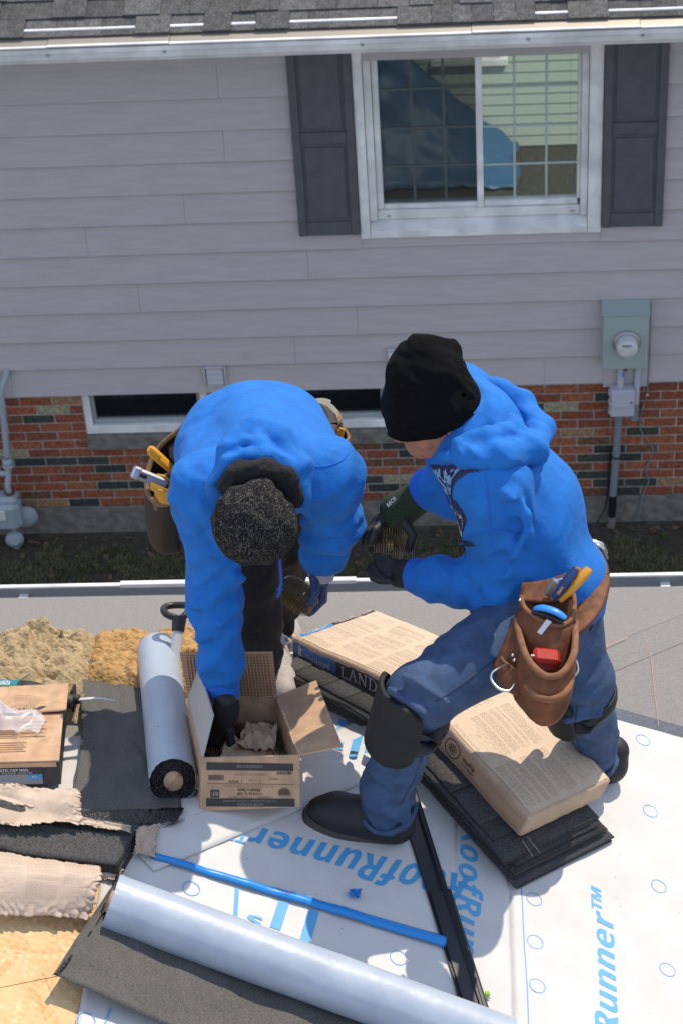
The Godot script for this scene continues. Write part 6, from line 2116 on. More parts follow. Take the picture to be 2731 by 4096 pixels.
	# gloves
	hand(t, "glove", Vector3(-0.6648, 4.9852, -4.1504), [Vector3(-0.6976, 4.8899, -4.1520), Vector3(-0.6844, 4.8975, -4.1406), Vector3(-0.6696, 4.9014, -4.1328)], [
		[Vector3(-0.6605, 4.9059, -4.1247), Vector3(-0.6562, 4.8739, -4.1085), Vector3(-0.6633, 4.8391, -4.1017)],
		[Vector3(-0.6811, 4.8959, -4.1257), Vector3(-0.6938, 4.8736, -4.1161), Vector3(-0.6989, 4.8251, -4.1102)],
		[Vector3(-0.6902, 4.8922, -4.1346), Vector3(-0.7076, 4.8679, -4.1222), Vector3(-0.7150, 4.8163, -4.1129)],
		[Vector3(-0.6971, 4.8892, -4.1445), Vector3(-0.7192, 4.8566, -4.1374), Vector3(-0.7301, 4.8036, -4.1260)],
		[Vector3(-0.7040, 4.8792, -4.1617), Vector3(-0.7275, 4.8397, -4.1616), Vector3(-0.7395, 4.7962, -4.1453)]], 0.0112, "glove_black")
	cuff(t, "glove_cuff", Vector3(-0.6597, 4.9882, -4.1471), Vector3(-0.6716, 4.9259, -4.1419), 0.036, "glove_knit")
	hand(t, "glove", Vector3(-0.4220, 5.1506, -4.5056), [Vector3(-0.4294, 5.1112, -4.4853), Vector3(-0.4227, 5.0952, -4.4987), Vector3(-0.4209, 5.0790, -4.5180)], [
		[Vector3(-0.4371, 5.1335, -4.4771), Vector3(-0.4347, 5.1102, -4.4447), Vector3(-0.4469, 5.0878, -4.4246)],
		[Vector3(-0.4178, 5.0918, -4.4898), Vector3(-0.4216, 5.0540, -4.4707), Vector3(-0.4484, 5.0398, -4.4428)],
		[Vector3(-0.4156, 5.0806, -4.5068), Vector3(-0.4202, 5.0363, -4.4952), Vector3(-0.4578, 5.0181, -4.4628)],
		[Vector3(-0.4200, 5.0643, -4.5319), Vector3(-0.4270, 5.0199, -4.5201), Vector3(-0.4719, 5.0048, -4.4896)],
		[Vector3(-0.4261, 5.0554, -4.5501), Vector3(-0.4402, 5.0123, -4.5387), Vector3(-0.4829, 4.9979, -4.5089)]], 0.0115, "glove_blue")
	cuff(t, "glove_cuff", Vector3(-0.4191, 5.1609, -4.5078), Vector3(-0.4204, 5.1107, -4.4949), 0.037, "glove_white")
	var coil := nail_coil("nail_coil", "coil of dark roofing nails held in the bending roofer's lowered hand", Vector3(-0.4757, 5.0820, -4.4758), Vector3(-0.55, -0.15, 0.80), 0.014, 6, 24, 0.040)
	coil.set_meta("group", "coils of roofing nails")
	belt_a()


func pouch(parent: Node, called: String, rim: Array, bottom: Vector3, mat, edge, rr := 0.006, squeeze := 0.45) -> void:
	var r := spline(rim, 30)
	var c := (r[0] + r[30]) / 2
	mi(called, sheet(func(u: float, v: float) -> Vector3:
		var i := u * 30.0
		var p := r[int(i)].lerp(r[mini(int(i) + 1, 30)], i - int(i))
		var k := sin(v * PI * 0.5)
		var q := p + (bottom - c) * k
		var mid := bottom + (p - c) * squeeze
		return q.lerp(mid, pow(v, 2.2)) + (p - c).normalized() * 0.012 * sin(v * PI) + Vector3.UP * 0.003 * noise.get_noise_2d(u * 6.0, v * 5.0), 30, 14, 0.003), mat, parent)
	mi("rolled_edge", tube(r, rr, 8, true), edge, parent)


func back_panel(parent: Node, p: Array, mat) -> void:
	mi("back_panel", sheet(func(u: float, v: float) -> Vector3: return bil(p, u, v), 8, 8, 0.004), mat, parent)


func belt_a() -> void:
	var t := thing("tool_belt", "dark brown tool belt with tan-edged pouches on the bending roofer's hips", "tool belt")
	var ring := []
	for i in 25:
		var a := TAU * i / 24
		ring.append(Vector3(-0.60 + cos(a) * 0.205, 5.405 + 0.03 * cos(a), -4.755 + sin(a) * 0.150))
	mi("belt", tube(ring, 0.030, 8, false, 0.25), "leather_dark", t)
	pouch(t, "large_pouch", [Vector3(-0.7862, 5.4254, -4.7769), Vector3(-0.8452, 5.3857, -4.7630), Vector3(-0.8793, 5.3509, -4.7313), Vector3(-0.8916, 5.3215, -4.6818), Vector3(-0.8812, 5.3011, -4.6302), Vector3(-0.8405, 5.3153, -4.5722), Vector3(-0.7936, 5.3320, -4.5680)], Vector3(-0.8153, 5.1505, -4.7043), "leather_dark", "suede", 0.0075, 0.5)
	back_panel(t, [Vector3(-0.8306, 5.1615, -4.7103), Vector3(-0.7759, 5.3055, -4.6016), Vector3(-0.7750, 5.4132, -4.7327), Vector3(-0.7890, 5.4090, -4.7895)], "leather_dark")
	pouch(t, "small_pouch", [Vector3(-0.7937, 5.3748, -4.6763), Vector3(-0.8148, 5.3702, -4.6440), Vector3(-0.8417, 5.3608, -4.6321), Vector3(-0.8511, 5.3488, -4.5960), Vector3(-0.8138, 5.3544, -4.5816)], Vector3(-0.8139, 5.2846, -4.6299), "suede", "suede", 0.005, 0.5)
	pouch(t, "large_pouch", [Vector3(-0.4720, 5.4482, -4.8343), Vector3(-0.4535, 5.4317, -4.8735), Vector3(-0.4167, 5.4160, -4.8902), Vector3(-0.3807, 5.4000, -4.8696), Vector3(-0.3674, 5.3992, -4.8332), Vector3(-0.3788, 5.4165, -4.7831), Vector3(-0.4035, 5.4318, -4.7427)], Vector3(-0.4183, 5.2970, -4.8167), "leather_dark", "suede", 0.0075, 0.5)
	pouch(t, "small_pouch", [Vector3(-0.3784, 5.3784, -4.8421), Vector3(-0.3567, 5.3705, -4.8257), Vector3(-0.3435, 5.3691, -4.7885), Vector3(-0.3539, 5.3758, -4.7555), Vector3(-0.3760, 5.3994, -4.7462)], Vector3(-0.3799, 5.3090, -4.7789), "suede", "suede", 0.005, 0.5)
	back_panel(t, [Vector3(-0.4706, 5.2786, -4.8233), Vector3(-0.4215, 5.3258, -4.7380), Vector3(-0.4084, 5.4204, -4.7587), Vector3(-0.4736, 5.4348, -4.8492)], "leather_dark")
	nail_coil("nail_coil", "coil of bright nail heads in the pouch on the bending roofer's far hip", Vector3(-0.4184, 5.4070, -4.8346), Vector3(-0.08, -0.72, -0.45), 0.016, 5, 24, 0.03)
	var k := thing("utility_knife", "yellow-handled knife sticking out of the left pouch of the bending roofer", "knife")
	var a0 := Vector3(-0.8167, 5.3508, -4.6796); var a1 := Vector3(-0.8760, 5.4225, -4.6842)
	mi("handle", tube([a0, a0.lerp(a1, 0.5), a0.lerp(a1, 0.9), a1], [0.017, 0.019, 0.019, 0.010], 14, true, 0.6), "yellow_grip", k)
	mi("thumb_rest", cbox(a0.lerp(a1, 0.72) + Vector3(0.0, 0.012, 0.012), (a1 - a0).normalized() * 0.020, Vector3(0.006, 0.008, 0.0), Vector3(0, 0, 0.006), 0.003), "yellow_grip", k)
	var c := thing("box_cutter", "silver box cutter in the yellow holder on the bending roofer's pouch", "knife")
	var b0 := Vector3(-0.8215, 5.3673, -4.5900); var b1 := Vector3(-0.8991, 5.4148, -4.5860)
	var bx := (b1 - b0).normalized()
	var by := bx.cross(Vector3(0, 0.6, 0.8)).normalized()
	mi("body", cbox((b0 + b1) / 2, bx * ((b1 - b0).length() / 2), by * 0.016, bx.cross(by) * 0.011, 0.006), "dull_steel", c)
	mi("end_cap", cbox(b1 + bx * 0.001, bx * 0.012, by * 0.0175, bx.cross(by) * 0.0125, 0.005), "steel", c)
	mi("slider", cbox(b1.lerp(b0, 0.2) - bx.cross(by) * 0.012, bx * 0.010, by * 0.006, bx.cross(by) * 0.003, 0.002), "black_plastic", c)
	var h := thing("knife_holder", "yellow plastic holder gripping the silver box cutter", "holder")
	pouch(h, "clip", [Vector3(-0.8472, 5.3933, -4.6049), Vector3(-0.8276, 5.3936, -4.5961), Vector3(-0.8121, 5.3728, -4.5959), Vector3(-0.8190, 5.3673, -4.5651), Vector3(-0.8452, 5.3737, -4.5652), Vector3(-0.8603, 5.3748, -4.5759)], Vector3(-0.8298, 5.3283, -4.5969), "yellow_grip", "yellow_grip", 0.003, 0.8)
	mi("wing", slab([Vector3(-0.8645, 5.3814, -4.5674), Vector3(-0.8112, 5.3573, -4.5588), Vector3(-0.8159, 5.3541, -4.5555), Vector3(-0.8624, 5.3738, -4.5620)], Vector3(0.004, 0.012, -0.006)), "yellow_grip", h)
	var p := thing("pliers", "yellow-gripped tool in the small pouch at the bending roofer's far hip", "pliers")
	mi("grip", tube([Vector3(-0.3891, 5.3562, -4.7756), Vector3(-0.3756, 5.3950, -4.7925)], [0.013, 0.011], 12, true, 0.6), "yellow_grip", p)
	mi("grip", tube([Vector3(-0.3740, 5.3504, -4.7788), Vector3(-0.3605, 5.3922, -4.7978)], [0.011, 0.010], 12, true, 0.7), "yellow_grip", p)


func worker_b() -> void:
	var t := thing("person", "person in blue hoodie, black beanie and jeans standing astride the wrapped bundle", "person", Vector3(-0.0069, 4.5973, -4.2235))
	t.position = Vector3.ZERO
	var pel := Vector3(0.1587, 5.2343, -4.2340)
	var nk := Vector3(-0.0041, 5.6740, -4.3920)
	var ls := Vector3(0.0389, 5.6043, -4.2402); var le := Vector3(0.0733, 5.3134, -4.2115); var lw := Vector3(-0.1666, 5.2545, -4.3291)
	var rs := Vector3(-0.0041, 5.6740, -4.3920) + Vector3(-0.04, -0.02, -0.15); var re := Vector3(-0.0523, 5.4419, -4.4558); var rw := Vector3(-0.1211, 5.4054, -4.5021)
	var hl := pel + Vector3(-0.02, -0.01, 0.075); var hr := pel + Vector3(0.03, -0.01, -0.085)
	var kl := Vector3(-0.150, 5.225, -3.905); var al := Vector3(-0.2425, 4.8210, -3.9273)
	var kr := Vector3(0.262, 4.985, -4.215); var ar := Vector3(0.3098, 4.5889, -4.3273)
	var hd := Vector3(-0.1095, 5.7792, -4.3918)
	var upv := Vector3(-0.28, 0.94, -0.10).normalized()     # up through the crown
	var fwd := (Vector3(-0.85, -0.45, 0.28) - upv * Vector3(-0.85, -0.45, 0.28).dot(upv)).normalized()
	var sde := upv.cross(fwd)
	# body
	var fc := hd - upv * 0.055
	var body := [[pel, nk, 0.11, 0.09, 0.06], [nk, hd - upv * 0.07, 0.058, 0.062, 0.03], [hl, kl, 0.07, 0.05, 0.04], [kl, al, 0.05, 0.036, 0.03], [hr, kr, 0.07, 0.05, 0.04], [kr, ar, 0.05, 0.036, 0.03], [nk, ls, 0.06, 0.05, 0.04], [nk, rs, 0.06, 0.05, 0.04], [ls, le, 0.045, 0.036, 0.03], [le, lw, 0.036, 0.026, 0.02], [rs, re, 0.045, 0.036, 0.03], [re, rw, 0.036, 0.026, 0.02],
		[fc + fwd * 0.02, hd, 0.078, 0.088, 0.03], [fc + fwd * 0.035 - upv * 0.055, fc, 0.052, 0.07, 0.03], [fc + fwd * 0.06 - upv * 0.06, fc + fwd * 0.05, 0.030, 0.04, 0.02]]
	mi("body", skin(body, 0.011), "skin", t)
	var face := [[fc + fwd * 0.03, fc + fwd * 0.035 - upv * 0.05, 0.073, 0.052, 0.03], [fc + fwd * 0.088 + upv * 0.012, fc + fwd * 0.108 - upv * 0.022, 0.010, 0.014, 0.02], [fc + fwd * 0.070 - upv * 0.072, fc + fwd * 0.076 - upv * 0.068, 0.026, 0.022, 0.02], [fc + fwd * 0.082 - upv * 0.048, fc + fwd * 0.084 - upv * 0.050, 0.016, 0.016, 0.012]]
	for q in [-1.0, 1.0]:
		face.append([fc + fwd * 0.06 + sde * 0.040 * q - upv * 0.012, fc + fwd * 0.05 + sde * 0.045 * q - upv * 0.03, 0.026, 0.028, 0.02])
		face.append([fc + fwd * 0.078 + sde * 0.020 * q + upv * 0.022, fc + fwd * 0.070 + sde * 0.050 * q + upv * 0.020, 0.010, 0.010, 0.012])
		face.append([fc - fwd * 0.010 + sde * 0.076 * q + upv * 0.005, fc - fwd * 0.012 + sde * 0.078 * q - upv * 0.03, 0.012, 0.009, 0.008])
	mi("face", skin(face, 0.005), "skin", t)
	for q in [-1.0, 1.0]:
		mi("eyebrow", tube(spline([fc + fwd * 0.098 + sde * 0.014 * q + upv * 0.026, fc + fwd * 0.095 + sde * 0.034 * q + upv * 0.032, fc + fwd * 0.080 + sde * 0.054 * q + upv * 0.024], 8), 0.004, 6), "hair", t)
		mi("eye", lathe([[0.010, 0.0], [0.008, 0.003], [0.0, 0.005]], fc + fwd * 0.083 + sde * 0.031 * q + upv * 0.004, fwd, 10), "hair", t)
		mi("sideburn", tube([fc + fwd * 0.012 + sde * 0.074 * q + upv * 0.03, fc + fwd * 0.016 + sde * 0.074 * q - upv * 0.005], [0.010, 0.005], 6), "hair", t)
	# jeans
	var jn := [[hl, kl, 0.120, 0.082, 0.05], [kl, al + Vector3(0.0, 0.05, 0), 0.080, 0.066, 0.03], [al + Vector3(0, 0.07, 0), al + Vector3(0.005, -0.02, 0.0), 0.060, 0.068, 0.02], [hr, kr, 0.118, 0.080, 0.05], [kr, ar + Vector3(0, 0.06, 0), 0.080, 0.066, 0.03], [ar + Vector3(0, 0.08, 0), ar + Vector3(0, 0.01, 0), 0.060, 0.064, 0.02], [hl, hr, 0.12, 0.12, 0.05]]
	for e in [[Vector3(-0.2159, 5.2983, -3.8466), Vector3(-0.1332, 5.2535, -3.8085)], [Vector3(-0.1783, 5.3267, -3.8611), Vector3(-0.0753, 5.2642, -3.8339)], [Vector3(-0.2779, 4.8816, -3.8843), Vector3(-0.1899, 4.8590, -3.8665)], [Vector3(-0.2672, 4.8658, -3.8689), Vector3(-0.1958, 4.8440, -3.8506)], [Vector3(0.2231, 4.9232, -4.1256), Vector3(0.3090, 4.9236, -4.1480)]]:
		jn.append([e[0], e[1], 0.012, 0.010, 0.02])
	var jm := skin(jn, 0.0085, [[hl, kl, 0.15, 0.006, 3.0, 3.0, 1.0], [kl, al, 0.12, 0.005, 4.0, 3.0, 2.0], [al + Vector3(0, 0.13, 0), al, 0.10, 0.014, 12.0, 2.5, 3.0], [hr, kr, 0.15, 0.007, 4.0, 3.0, 4.0], [kr, ar, 0.12, 0.010, 8.0, 2.5, 5.0]])
	mi("jeans", jm, "denim", t)
	seam(t, jm, [Vector3(0.0681, 5.3923, -3.8833), Vector3(-0.0267, 5.3393, -3.8360), Vector3(-0.1057, 5.3014, -3.7995)], 0.0020, "denim_dark")
	seam(t, jm, [Vector3(-0.1404, 5.1232, -3.8079), Vector3(-0.1677, 5.0152, -3.8266), Vector3(-0.2062, 4.9141, -3.8361)], 0.0018, "denim_dark")
	seam(t, jm, [Vector3(0.2478, 5.0208, -4.0787), Vector3(0.2449, 4.9032, -4.1052), Vector3(0.2648, 4.7891, -4.1327)], 0.0016, "denim_dark")
	for e in [[al, 0.070], [ar, 0.064]]:
		var c: Vector3 = e[0]
		var hr_ := []
		for i in 19:
			var a := TAU * i / 18
			hr_.append(c + Vector3(cos(a) * e[1], -0.018 + 0.012 * sin(a * 2.0 + 1.0), sin(a) * e[1]))
		mi("hem", tube(hr_, 0.0075, 7, false), "denim", t)
	# shoes
	var s1 := node("shoe", t)
	shoe(s1, Vector3(-0.2166, 4.6814, -3.9399), Vector3(-0.4611, 4.7794, -3.9279), NW, 0.110, "shoe_black", "sole_dark")
	var hl1 := Vector3(-0.2166, 4.6814, -3.9399); var ax1 := Vector3(-0.4611, 4.7794, -3.9279) - hl1; var sd1 := ax1.normalized().cross(NW)
	for k in 5:
		var c: Vector3 = hl1 + ax1 * (0.36 + 0.075 * k) + NW * (0.112 - 0.010 * k)
		mi("lace", tube(spline([c - sd1 * 0.030 - NW * 0.012, c + NW * 0.004, c + sd1 * 0.030 + ax1 * 0.03 - NW * 0.012], 8), 0.0036, 6), "black_plastic", s1)
	mi("lace_lock", cbox(hl1 + ax1 * 0.66 + NW * 0.088, sd1 * 0.022, ax1.normalized() * 0.004, NW * 0.003, 0.002), "steel", s1)
	mi("logo_bar", cbox(Vector3(-0.2429, 4.7221, -3.9111), ax1.normalized() * 0.020, NW * 0.004, sd1 * 0.004, 0.002), "print_white", s1)
	mi("pull_tab", cbox(Vector3(-0.1999, 4.7609, -3.9305), ax1.normalized() * 0.012, NW * 0.006, sd1 * 0.010, 0.003), "shoe_black", s1)
	var s2 := node("shoe", t)
	shoe(s2, Vector3(0.3504, 4.4541, -4.3592), Vector3(0.2435, 4.4970, -4.4891), NW, 0.105, "shoe_black", "sole_dark")
	mi("pull_tab", cbox(Vector3(0.3553, 4.5168, -4.3617), SV * 0.012, NW * 0.006, Vector3(0, 0, 0.008), 0.003), "shoe_black", s2)
	# knee pads
	var shin := (al - kl).normalized()
	for e in [[kl, shin, Vector3(-0.86, 0.10, 0.50), 0.097, 1.0], [kr, (ar - kr).normalized(), Vector3(-0.95, 0.0, 0.1), 0.100, 0.9]]:
		var k := node("knee_pad", t)
		var kc: Vector3 = e[0]
		var dn: Vector3 = e[1]
		var ft: Vector3 = (e[2] - dn * (e[2] as Vector3).dot(dn)).normalized()
		var sx := dn.cross(ft).normalized()
		var rr: float = e[3]
		mi("pad", sheet(func(u: float, v: float) -> Vector3:
			var y := lerpf(-0.036, 0.172, v)
			var a := lerpf(-1.0, 1.0, u) * 1.22 * pow(1.0 - 0.72 * pow(absf(2 * v - 1), 6.0), 0.6)
			var over := clampf(-y / 0.09, 0, 1)
			return kc + dn * y + ft * (cos(a) * (rr + 0.010) - 0.012 * over * over) + sx * (sin(a) * (rr + 0.004)), 30, 24, 0.014), "pad", k)
		for q in [0.010, 0.075]:
			var ring := []
			for i in 25:
				var a := TAU * i / 24
				ring.append(kc + dn * (q + 0.030 + (0.030 if q < 0.05 else -0.030) * (0.5 - 0.5 * cos(a))) + ft * (cos(a) * (0.098 if cos(a) > 0 else 0.088)) + sx * sin(a) * 0.092)
			mi("strap", tube(ring, 0.021, 8, false, 0.20, ft), "rubber", k)
	# hoodie
	var mid := pel.lerp(nk, 0.5) + Vector3(0.035, 0, 0)
	var hb := [
		[pel + Vector3(0.01, 0.06, 0.0), mid, 0.132, 0.130, 0.06], [mid, nk + Vector3(0.02, -0.07, 0), 0.130, 0.108, 0.06],
		[pel + Vector3(0.01, 0.05, -0.06), mid + Vector3(0, 0, -0.06), 0.132, 0.130, 0.06], [mid + Vector3(0, 0, -0.06), rs + Vector3(0.02, -0.06, 0.02), 0.14, 0.10, 0.06],
		[nk + Vector3(0.01, -0.05, 0), ls, 0.115, 0.098, 0.06], [nk, rs, 0.11, 0.095, 0.06],
		[ls, le, 0.094, 0.088, 0.028], [le, le.lerp(lw, 0.72), 0.083, 0.062, 0.03], [le.lerp(lw, 0.68), lw, 0.060, 0.044, 0.02],
		[rs, re, 0.09, 0.075, 0.04], [re, rw, 0.072, 0.055, 0.02],
		[pel + Vector3(0.045, 0.02, -0.05), pel + Vector3(0.05, -0.06, -0.08), 0.135, 0.125, 0.04]]
	for e in [[Vector3(0.1170, 5.5590, -4.1144), Vector3(0.0689, 5.4176, -4.1293)], [Vector3(0.0977, 5.6501, -4.1610), Vector3(0.1383, 5.5382, -4.1228)], [Vector3(-0.1062, 5.3098, -4.2469), Vector3(-0.0906, 5.2712, -4.2148)], [Vector3(-0.0669, 5.3387, -4.2197), Vector3(-0.0496, 5.2813, -4.1848)], [Vector3(-0.0392, 5.3551, -4.2077), Vector3(-0.0134, 5.2960, -4.1581)], [Vector3(-0.1455, 5.3068, -4.2953), Vector3(-0.1319, 5.2720, -4.2668)], [Vector3(0.0021, 5.5704, -4.1634), Vector3(-0.0479, 5.4607, -4.1908)], [Vector3(0.0196, 5.6555, -4.1914), Vector3(0.0917, 5.6458, -4.1325)]]:
		hb.append([e[0], e[0].lerp(e[1], 0.5), 0.008, 0.014, 0.022])
		hb.append([e[0].lerp(e[1], 0.5), e[1], 0.014, 0.007, 0.022])
	rolls(hb, ls, le, 0.094, 0.088, [[0.10, -1.3, 0.50, 0.4, 0.013], [0.30, -1.6, 0.75, 0.2, 0.012], [0.62, -1.5, 0.95, 0.3, 0.012], [0.72, 1.4, 0.98, 0.1, 0.011]])
	rolls(hb, le, lw, 0.083, 0.050, [[0.12, -1.4, 0.30, 1.2, 0.012], [0.30, -1.2, 0.42, 1.5, 0.012], [0.48, -1.5, 0.58, 1.2, 0.012], [0.62, -1.2, 0.70, 1.5, 0.011], [0.76, -1.4, 0.82, 1.3, 0.010]])
	rolls(hb, pel, nk, 0.140, 0.132, [[0.25, 0.6, 0.62, 0.1, 0.012], [0.12, 0.9, 0.45, 0.5, 0.012], [0.35, 1.1, 0.75, 0.5, 0.011]])
	var hood := [
		[Vector3(0.0013, 5.7276, -4.4913), Vector3(0.0584, 5.7132, -4.5174), 0.020, 0.026, 0.018], [Vector3(0.0584, 5.7132, -4.5174), Vector3(0.1179, 5.6792, -4.4925), 0.026, 0.034, 0.018], [Vector3(0.1179, 5.6792, -4.4925), Vector3(0.1641, 5.6606, -4.4039), 0.034, 0.036, 0.018], [Vector3(0.1641, 5.6606, -4.4039), Vector3(0.1412, 5.6728, -4.3021), 0.036, 0.038, 0.018], [Vector3(0.1412, 5.6728, -4.3021), Vector3(0.0630, 5.7039, -4.2274), 0.038, 0.040, 0.018], [Vector3(0.0630, 5.7039, -4.2274), Vector3(-0.0160, 5.7068, -4.2300), 0.040, 0.030, 0.018], [Vector3(-0.0160, 5.7068, -4.2300), Vector3(-0.0831, 5.6820, -4.2731), 0.030, 0.014, 0.018],
		[Vector3(0.0246, 5.7296, -4.4438), Vector3(0.0779, 5.7165, -4.4094), 0.022, 0.024, 0.012], [Vector3(0.0779, 5.7165, -4.4094), Vector3(0.0889, 5.7137, -4.3334), 0.024, 0.026, 0.012], [Vector3(0.0889, 5.7137, -4.3334), Vector3(0.0325, 5.7316, -4.2730), 0.026, 0.028, 0.012], [Vector3(0.0325, 5.7316, -4.2730), Vector3(-0.0365, 5.7209, -4.2651), 0.028, 0.022, 0.012],
		[Vector3(0.1093, 5.7076, -4.3778), Vector3(0.1284, 5.7036, -4.3003), 0.014, 0.016, 0.012], [Vector3(0.1284, 5.7036, -4.3003), Vector3(0.0631, 5.7403, -4.2171), 0.016, 0.012, 0.012], [Vector3(0.0649, 5.7374, -4.3016), Vector3(-0.0052, 5.7299, -4.2161), 0.012, 0.014, 0.012]]
	mi("hood", skin(hood, 0.006, [[Vector3(0.0013, 5.7276, -4.4913), Vector3(0.0630, 5.7039, -4.2274), 0.20, 0.006, 9.0, 9.0, 3.0]]), "hoodie", t)
	var hm_ := skin(hb, 0.0085, [[ls, le, 0.145, 0.011, 4.5, 2.5, 4.0], [le, lw, 0.13, 0.013, 9.0, 2.0, 5.0], [pel, nk, 0.21, 0.010, 2.2, 3.0, 6.0], [re, rw, 0.10, 0.010, 9.0, 2.0, 7.0]])
	mi("hoodie", hm_, "hoodie", t)
	seam(t, hm_, [Vector3(0.0243, 5.6885, -4.1913), Vector3(0.0292, 5.6341, -4.1497), Vector3(0.0340, 5.5803, -4.1073)], 0.0016, "hoodie_rib")
	seam(t, hm_, [Vector3(-0.0362, 5.5295, -4.1307), Vector3(0.0013, 5.5725, -4.1013), Vector3(0.0482, 5.6104, -4.0673), Vector3(0.1155, 5.6035, -4.0604), Vector3(0.1273, 5.6190, -4.0724)], 0.0020, "hoodie_rib")
	cuff(t, "cuff", lw + (le - lw).normalized() * 0.050, lw - (le - lw).normalized() * 0.006, 0.049, "hoodie_rib")
	cuff(t, "cuff", rw + (re - rw).normalized() * 0.030, rw - (re - rw).normalized() * 0.020, 0.060, "hoodie_rib")
	mi("drawstring", tube(spline([Vector3(-0.0860, 5.6531, -4.3139), Vector3(-0.0877, 5.5902, -4.3167), Vector3(-0.0762, 5.5328, -4.3109), Vector3(-0.0681, 5.5048, -4.3021)], 16), 0.004, 7), "cord_blue", t)
	# the print on the chest, a plain patch in its colours
	var pc := Vector3(-0.0671, 5.5558, -4.2277)
	var pu := (Vector3(-0.0735, 5.6389, -4.2785) - Vector3(-0.0518, 5.4818, -4.1820)).normalized()
	var ps := Vector3(-0.15, 0.1, 1.0).normalized()
	var area := func(p: Vector3, n: Vector3) -> Vector2:
		return Vector2((p - pc).dot(ps), (p - pc).dot(pu)) if n.x < -0.15 else Vector2(9, 9)
	print_on(t, "chest_print", hm_, func(p: Vector3, n: Vector3) -> bool:
		var q: Vector2 = area.call(p, n)
		return absf(q.x + 0.05) < 0.085 and absf(q.y) < 0.105, 0.0015, "bear_dark")
	print_on(t, "chest_print", hm_, func(p: Vector3, n: Vector3) -> bool:
		var q: Vector2 = area.call(p, n)
		return absf(q.x + 0.05) < 0.07 and q.y > -0.01 and q.y < 0.095 and sn.get_noise_2d(q.x * 50.0, q.y * 40.0) > -0.15, 0.0030, "bear_pale")
	print_on(t, "chest_print", hm_, func(p: Vector3, n: Vector3) -> bool:
		var q: Vector2 = area.call(p, n)
		return absf(q.x + 0.05) < 0.07 and q.y < -0.02 and q.y > -0.095 and sn.get_noise_2d(q.x * 70.0, q.y * 22.0) > 0.2, 0.0030, "print_white")
	# beanie
	var top := hd + upv * 0.05
	var bn := [[hd - fwd * 0.020 - upv * 0.005, hd - fwd * 0.022 + upv * 0.055, 0.104, 0.086, 0.04], [hd + fwd * 0.028 - upv * 0.005, hd + fwd * 0.010 + upv * 0.050, 0.098, 0.082, 0.04], [hd - fwd * 0.02 + upv * 0.075, hd - fwd * 0.025 + upv * 0.095, 0.060, 0.040, 0.05]]
	for k in 4:
		var a := 0.4 + k * TAU / 4
		bn.append([hd + upv * 0.125 - fwd * 0.02, hd + upv * 0.085 + (fwd * cos(a) + sde * sin(a)) * 0.085 - fwd * 0.02, 0.010, 0.012, 0.05])
	var brim_c := hd - upv * 0.030
	mi("beanie", skin(bn, 0.006, [[hd - upv * 0.1, hd + upv * 0.15, 0.17, 0.006, 8.0, 11.0, 5.0]]), "beanie", t)
	var brim := []
	var brr := []
	mi("beanie_brim", sheet(func(u: float, v: float) -> Vector3:
		var a := TAU * u
		var rf := 0.1045 + 0.0015 * sin(a * 3.0 + 1.0) + 0.004 * sin(PI * v) - 0.003 * v
		return brim_c + upv * lerpf(-0.032, 0.030, v) + fwd * (cos(a) * rf * 1.16 + 0.002) + sde * sin(a) * rf * 0.98, 72, 8, 0.006), "beanie", t)
	# gloves: knitted green one above, black one below
	hand(t, "glove", Vector3(-0.1856, 5.3504, -4.4953), [Vector3(-0.2540, 5.3075, -4.4965), Vector3(-0.2324, 5.3234, -4.4848), Vector3(-0.2031, 5.3329, -4.4682)], [
		[Vector3(-0.1877, 5.3393, -4.4485), Vector3(-0.1657, 5.3118, -4.4275), Vector3(-0.1770, 5.2757, -4.4108)],
		[Vector3(-0.2431, 5.3291, -4.4632), Vector3(-0.2655, 5.3246, -4.4329), Vector3(-0.2775, 5.3003, -4.4126)],
		[Vector3(-0.2555, 5.3172, -4.4786), Vector3(-0.2818, 5.3049, -4.4545), Vector3(-0.2916, 5.2803, -4.4342)],
		[Vector3(-0.2649, 5.2972, -4.5006), Vector3(-0.2908, 5.2767, -4.4827), Vector3(-0.2932, 5.2436, -4.4688)],
		[Vector3(-0.2584, 5.2719, -4.5192), Vector3(-0.2872, 5.2443, -4.5083), Vector3(-0.2832, 5.2188, -4.4880)]], 0.0125, "glove_black")
	mi("glove_cuff", tube(spline([Vector3(-0.1154, 5.4052, -4.5021), Vector3(-0.1562, 5.3766, -4.4978), Vector3(-0.2029, 5.3447, -4.4902), Vector3(-0.2349, 5.3204, -4.4887)], 14), [0.044, 0.046, 0.047, 0.047, 0.046, 0.046, 0.046, 0.047, 0.048, 0.050, 0.051, 0.050, 0.047, 0.042, 0.03], 20), "glove_green", t)
	letters(t, "MCR", font(true), [Vector3(-0.2260, 5.3818, -4.4545), Vector3(-0.2037, 5.4028, -4.4618), Vector3(-0.2094, 5.4057, -4.4713), Vector3(-0.2317, 5.3855, -4.4647)], "print_white", 0.004)
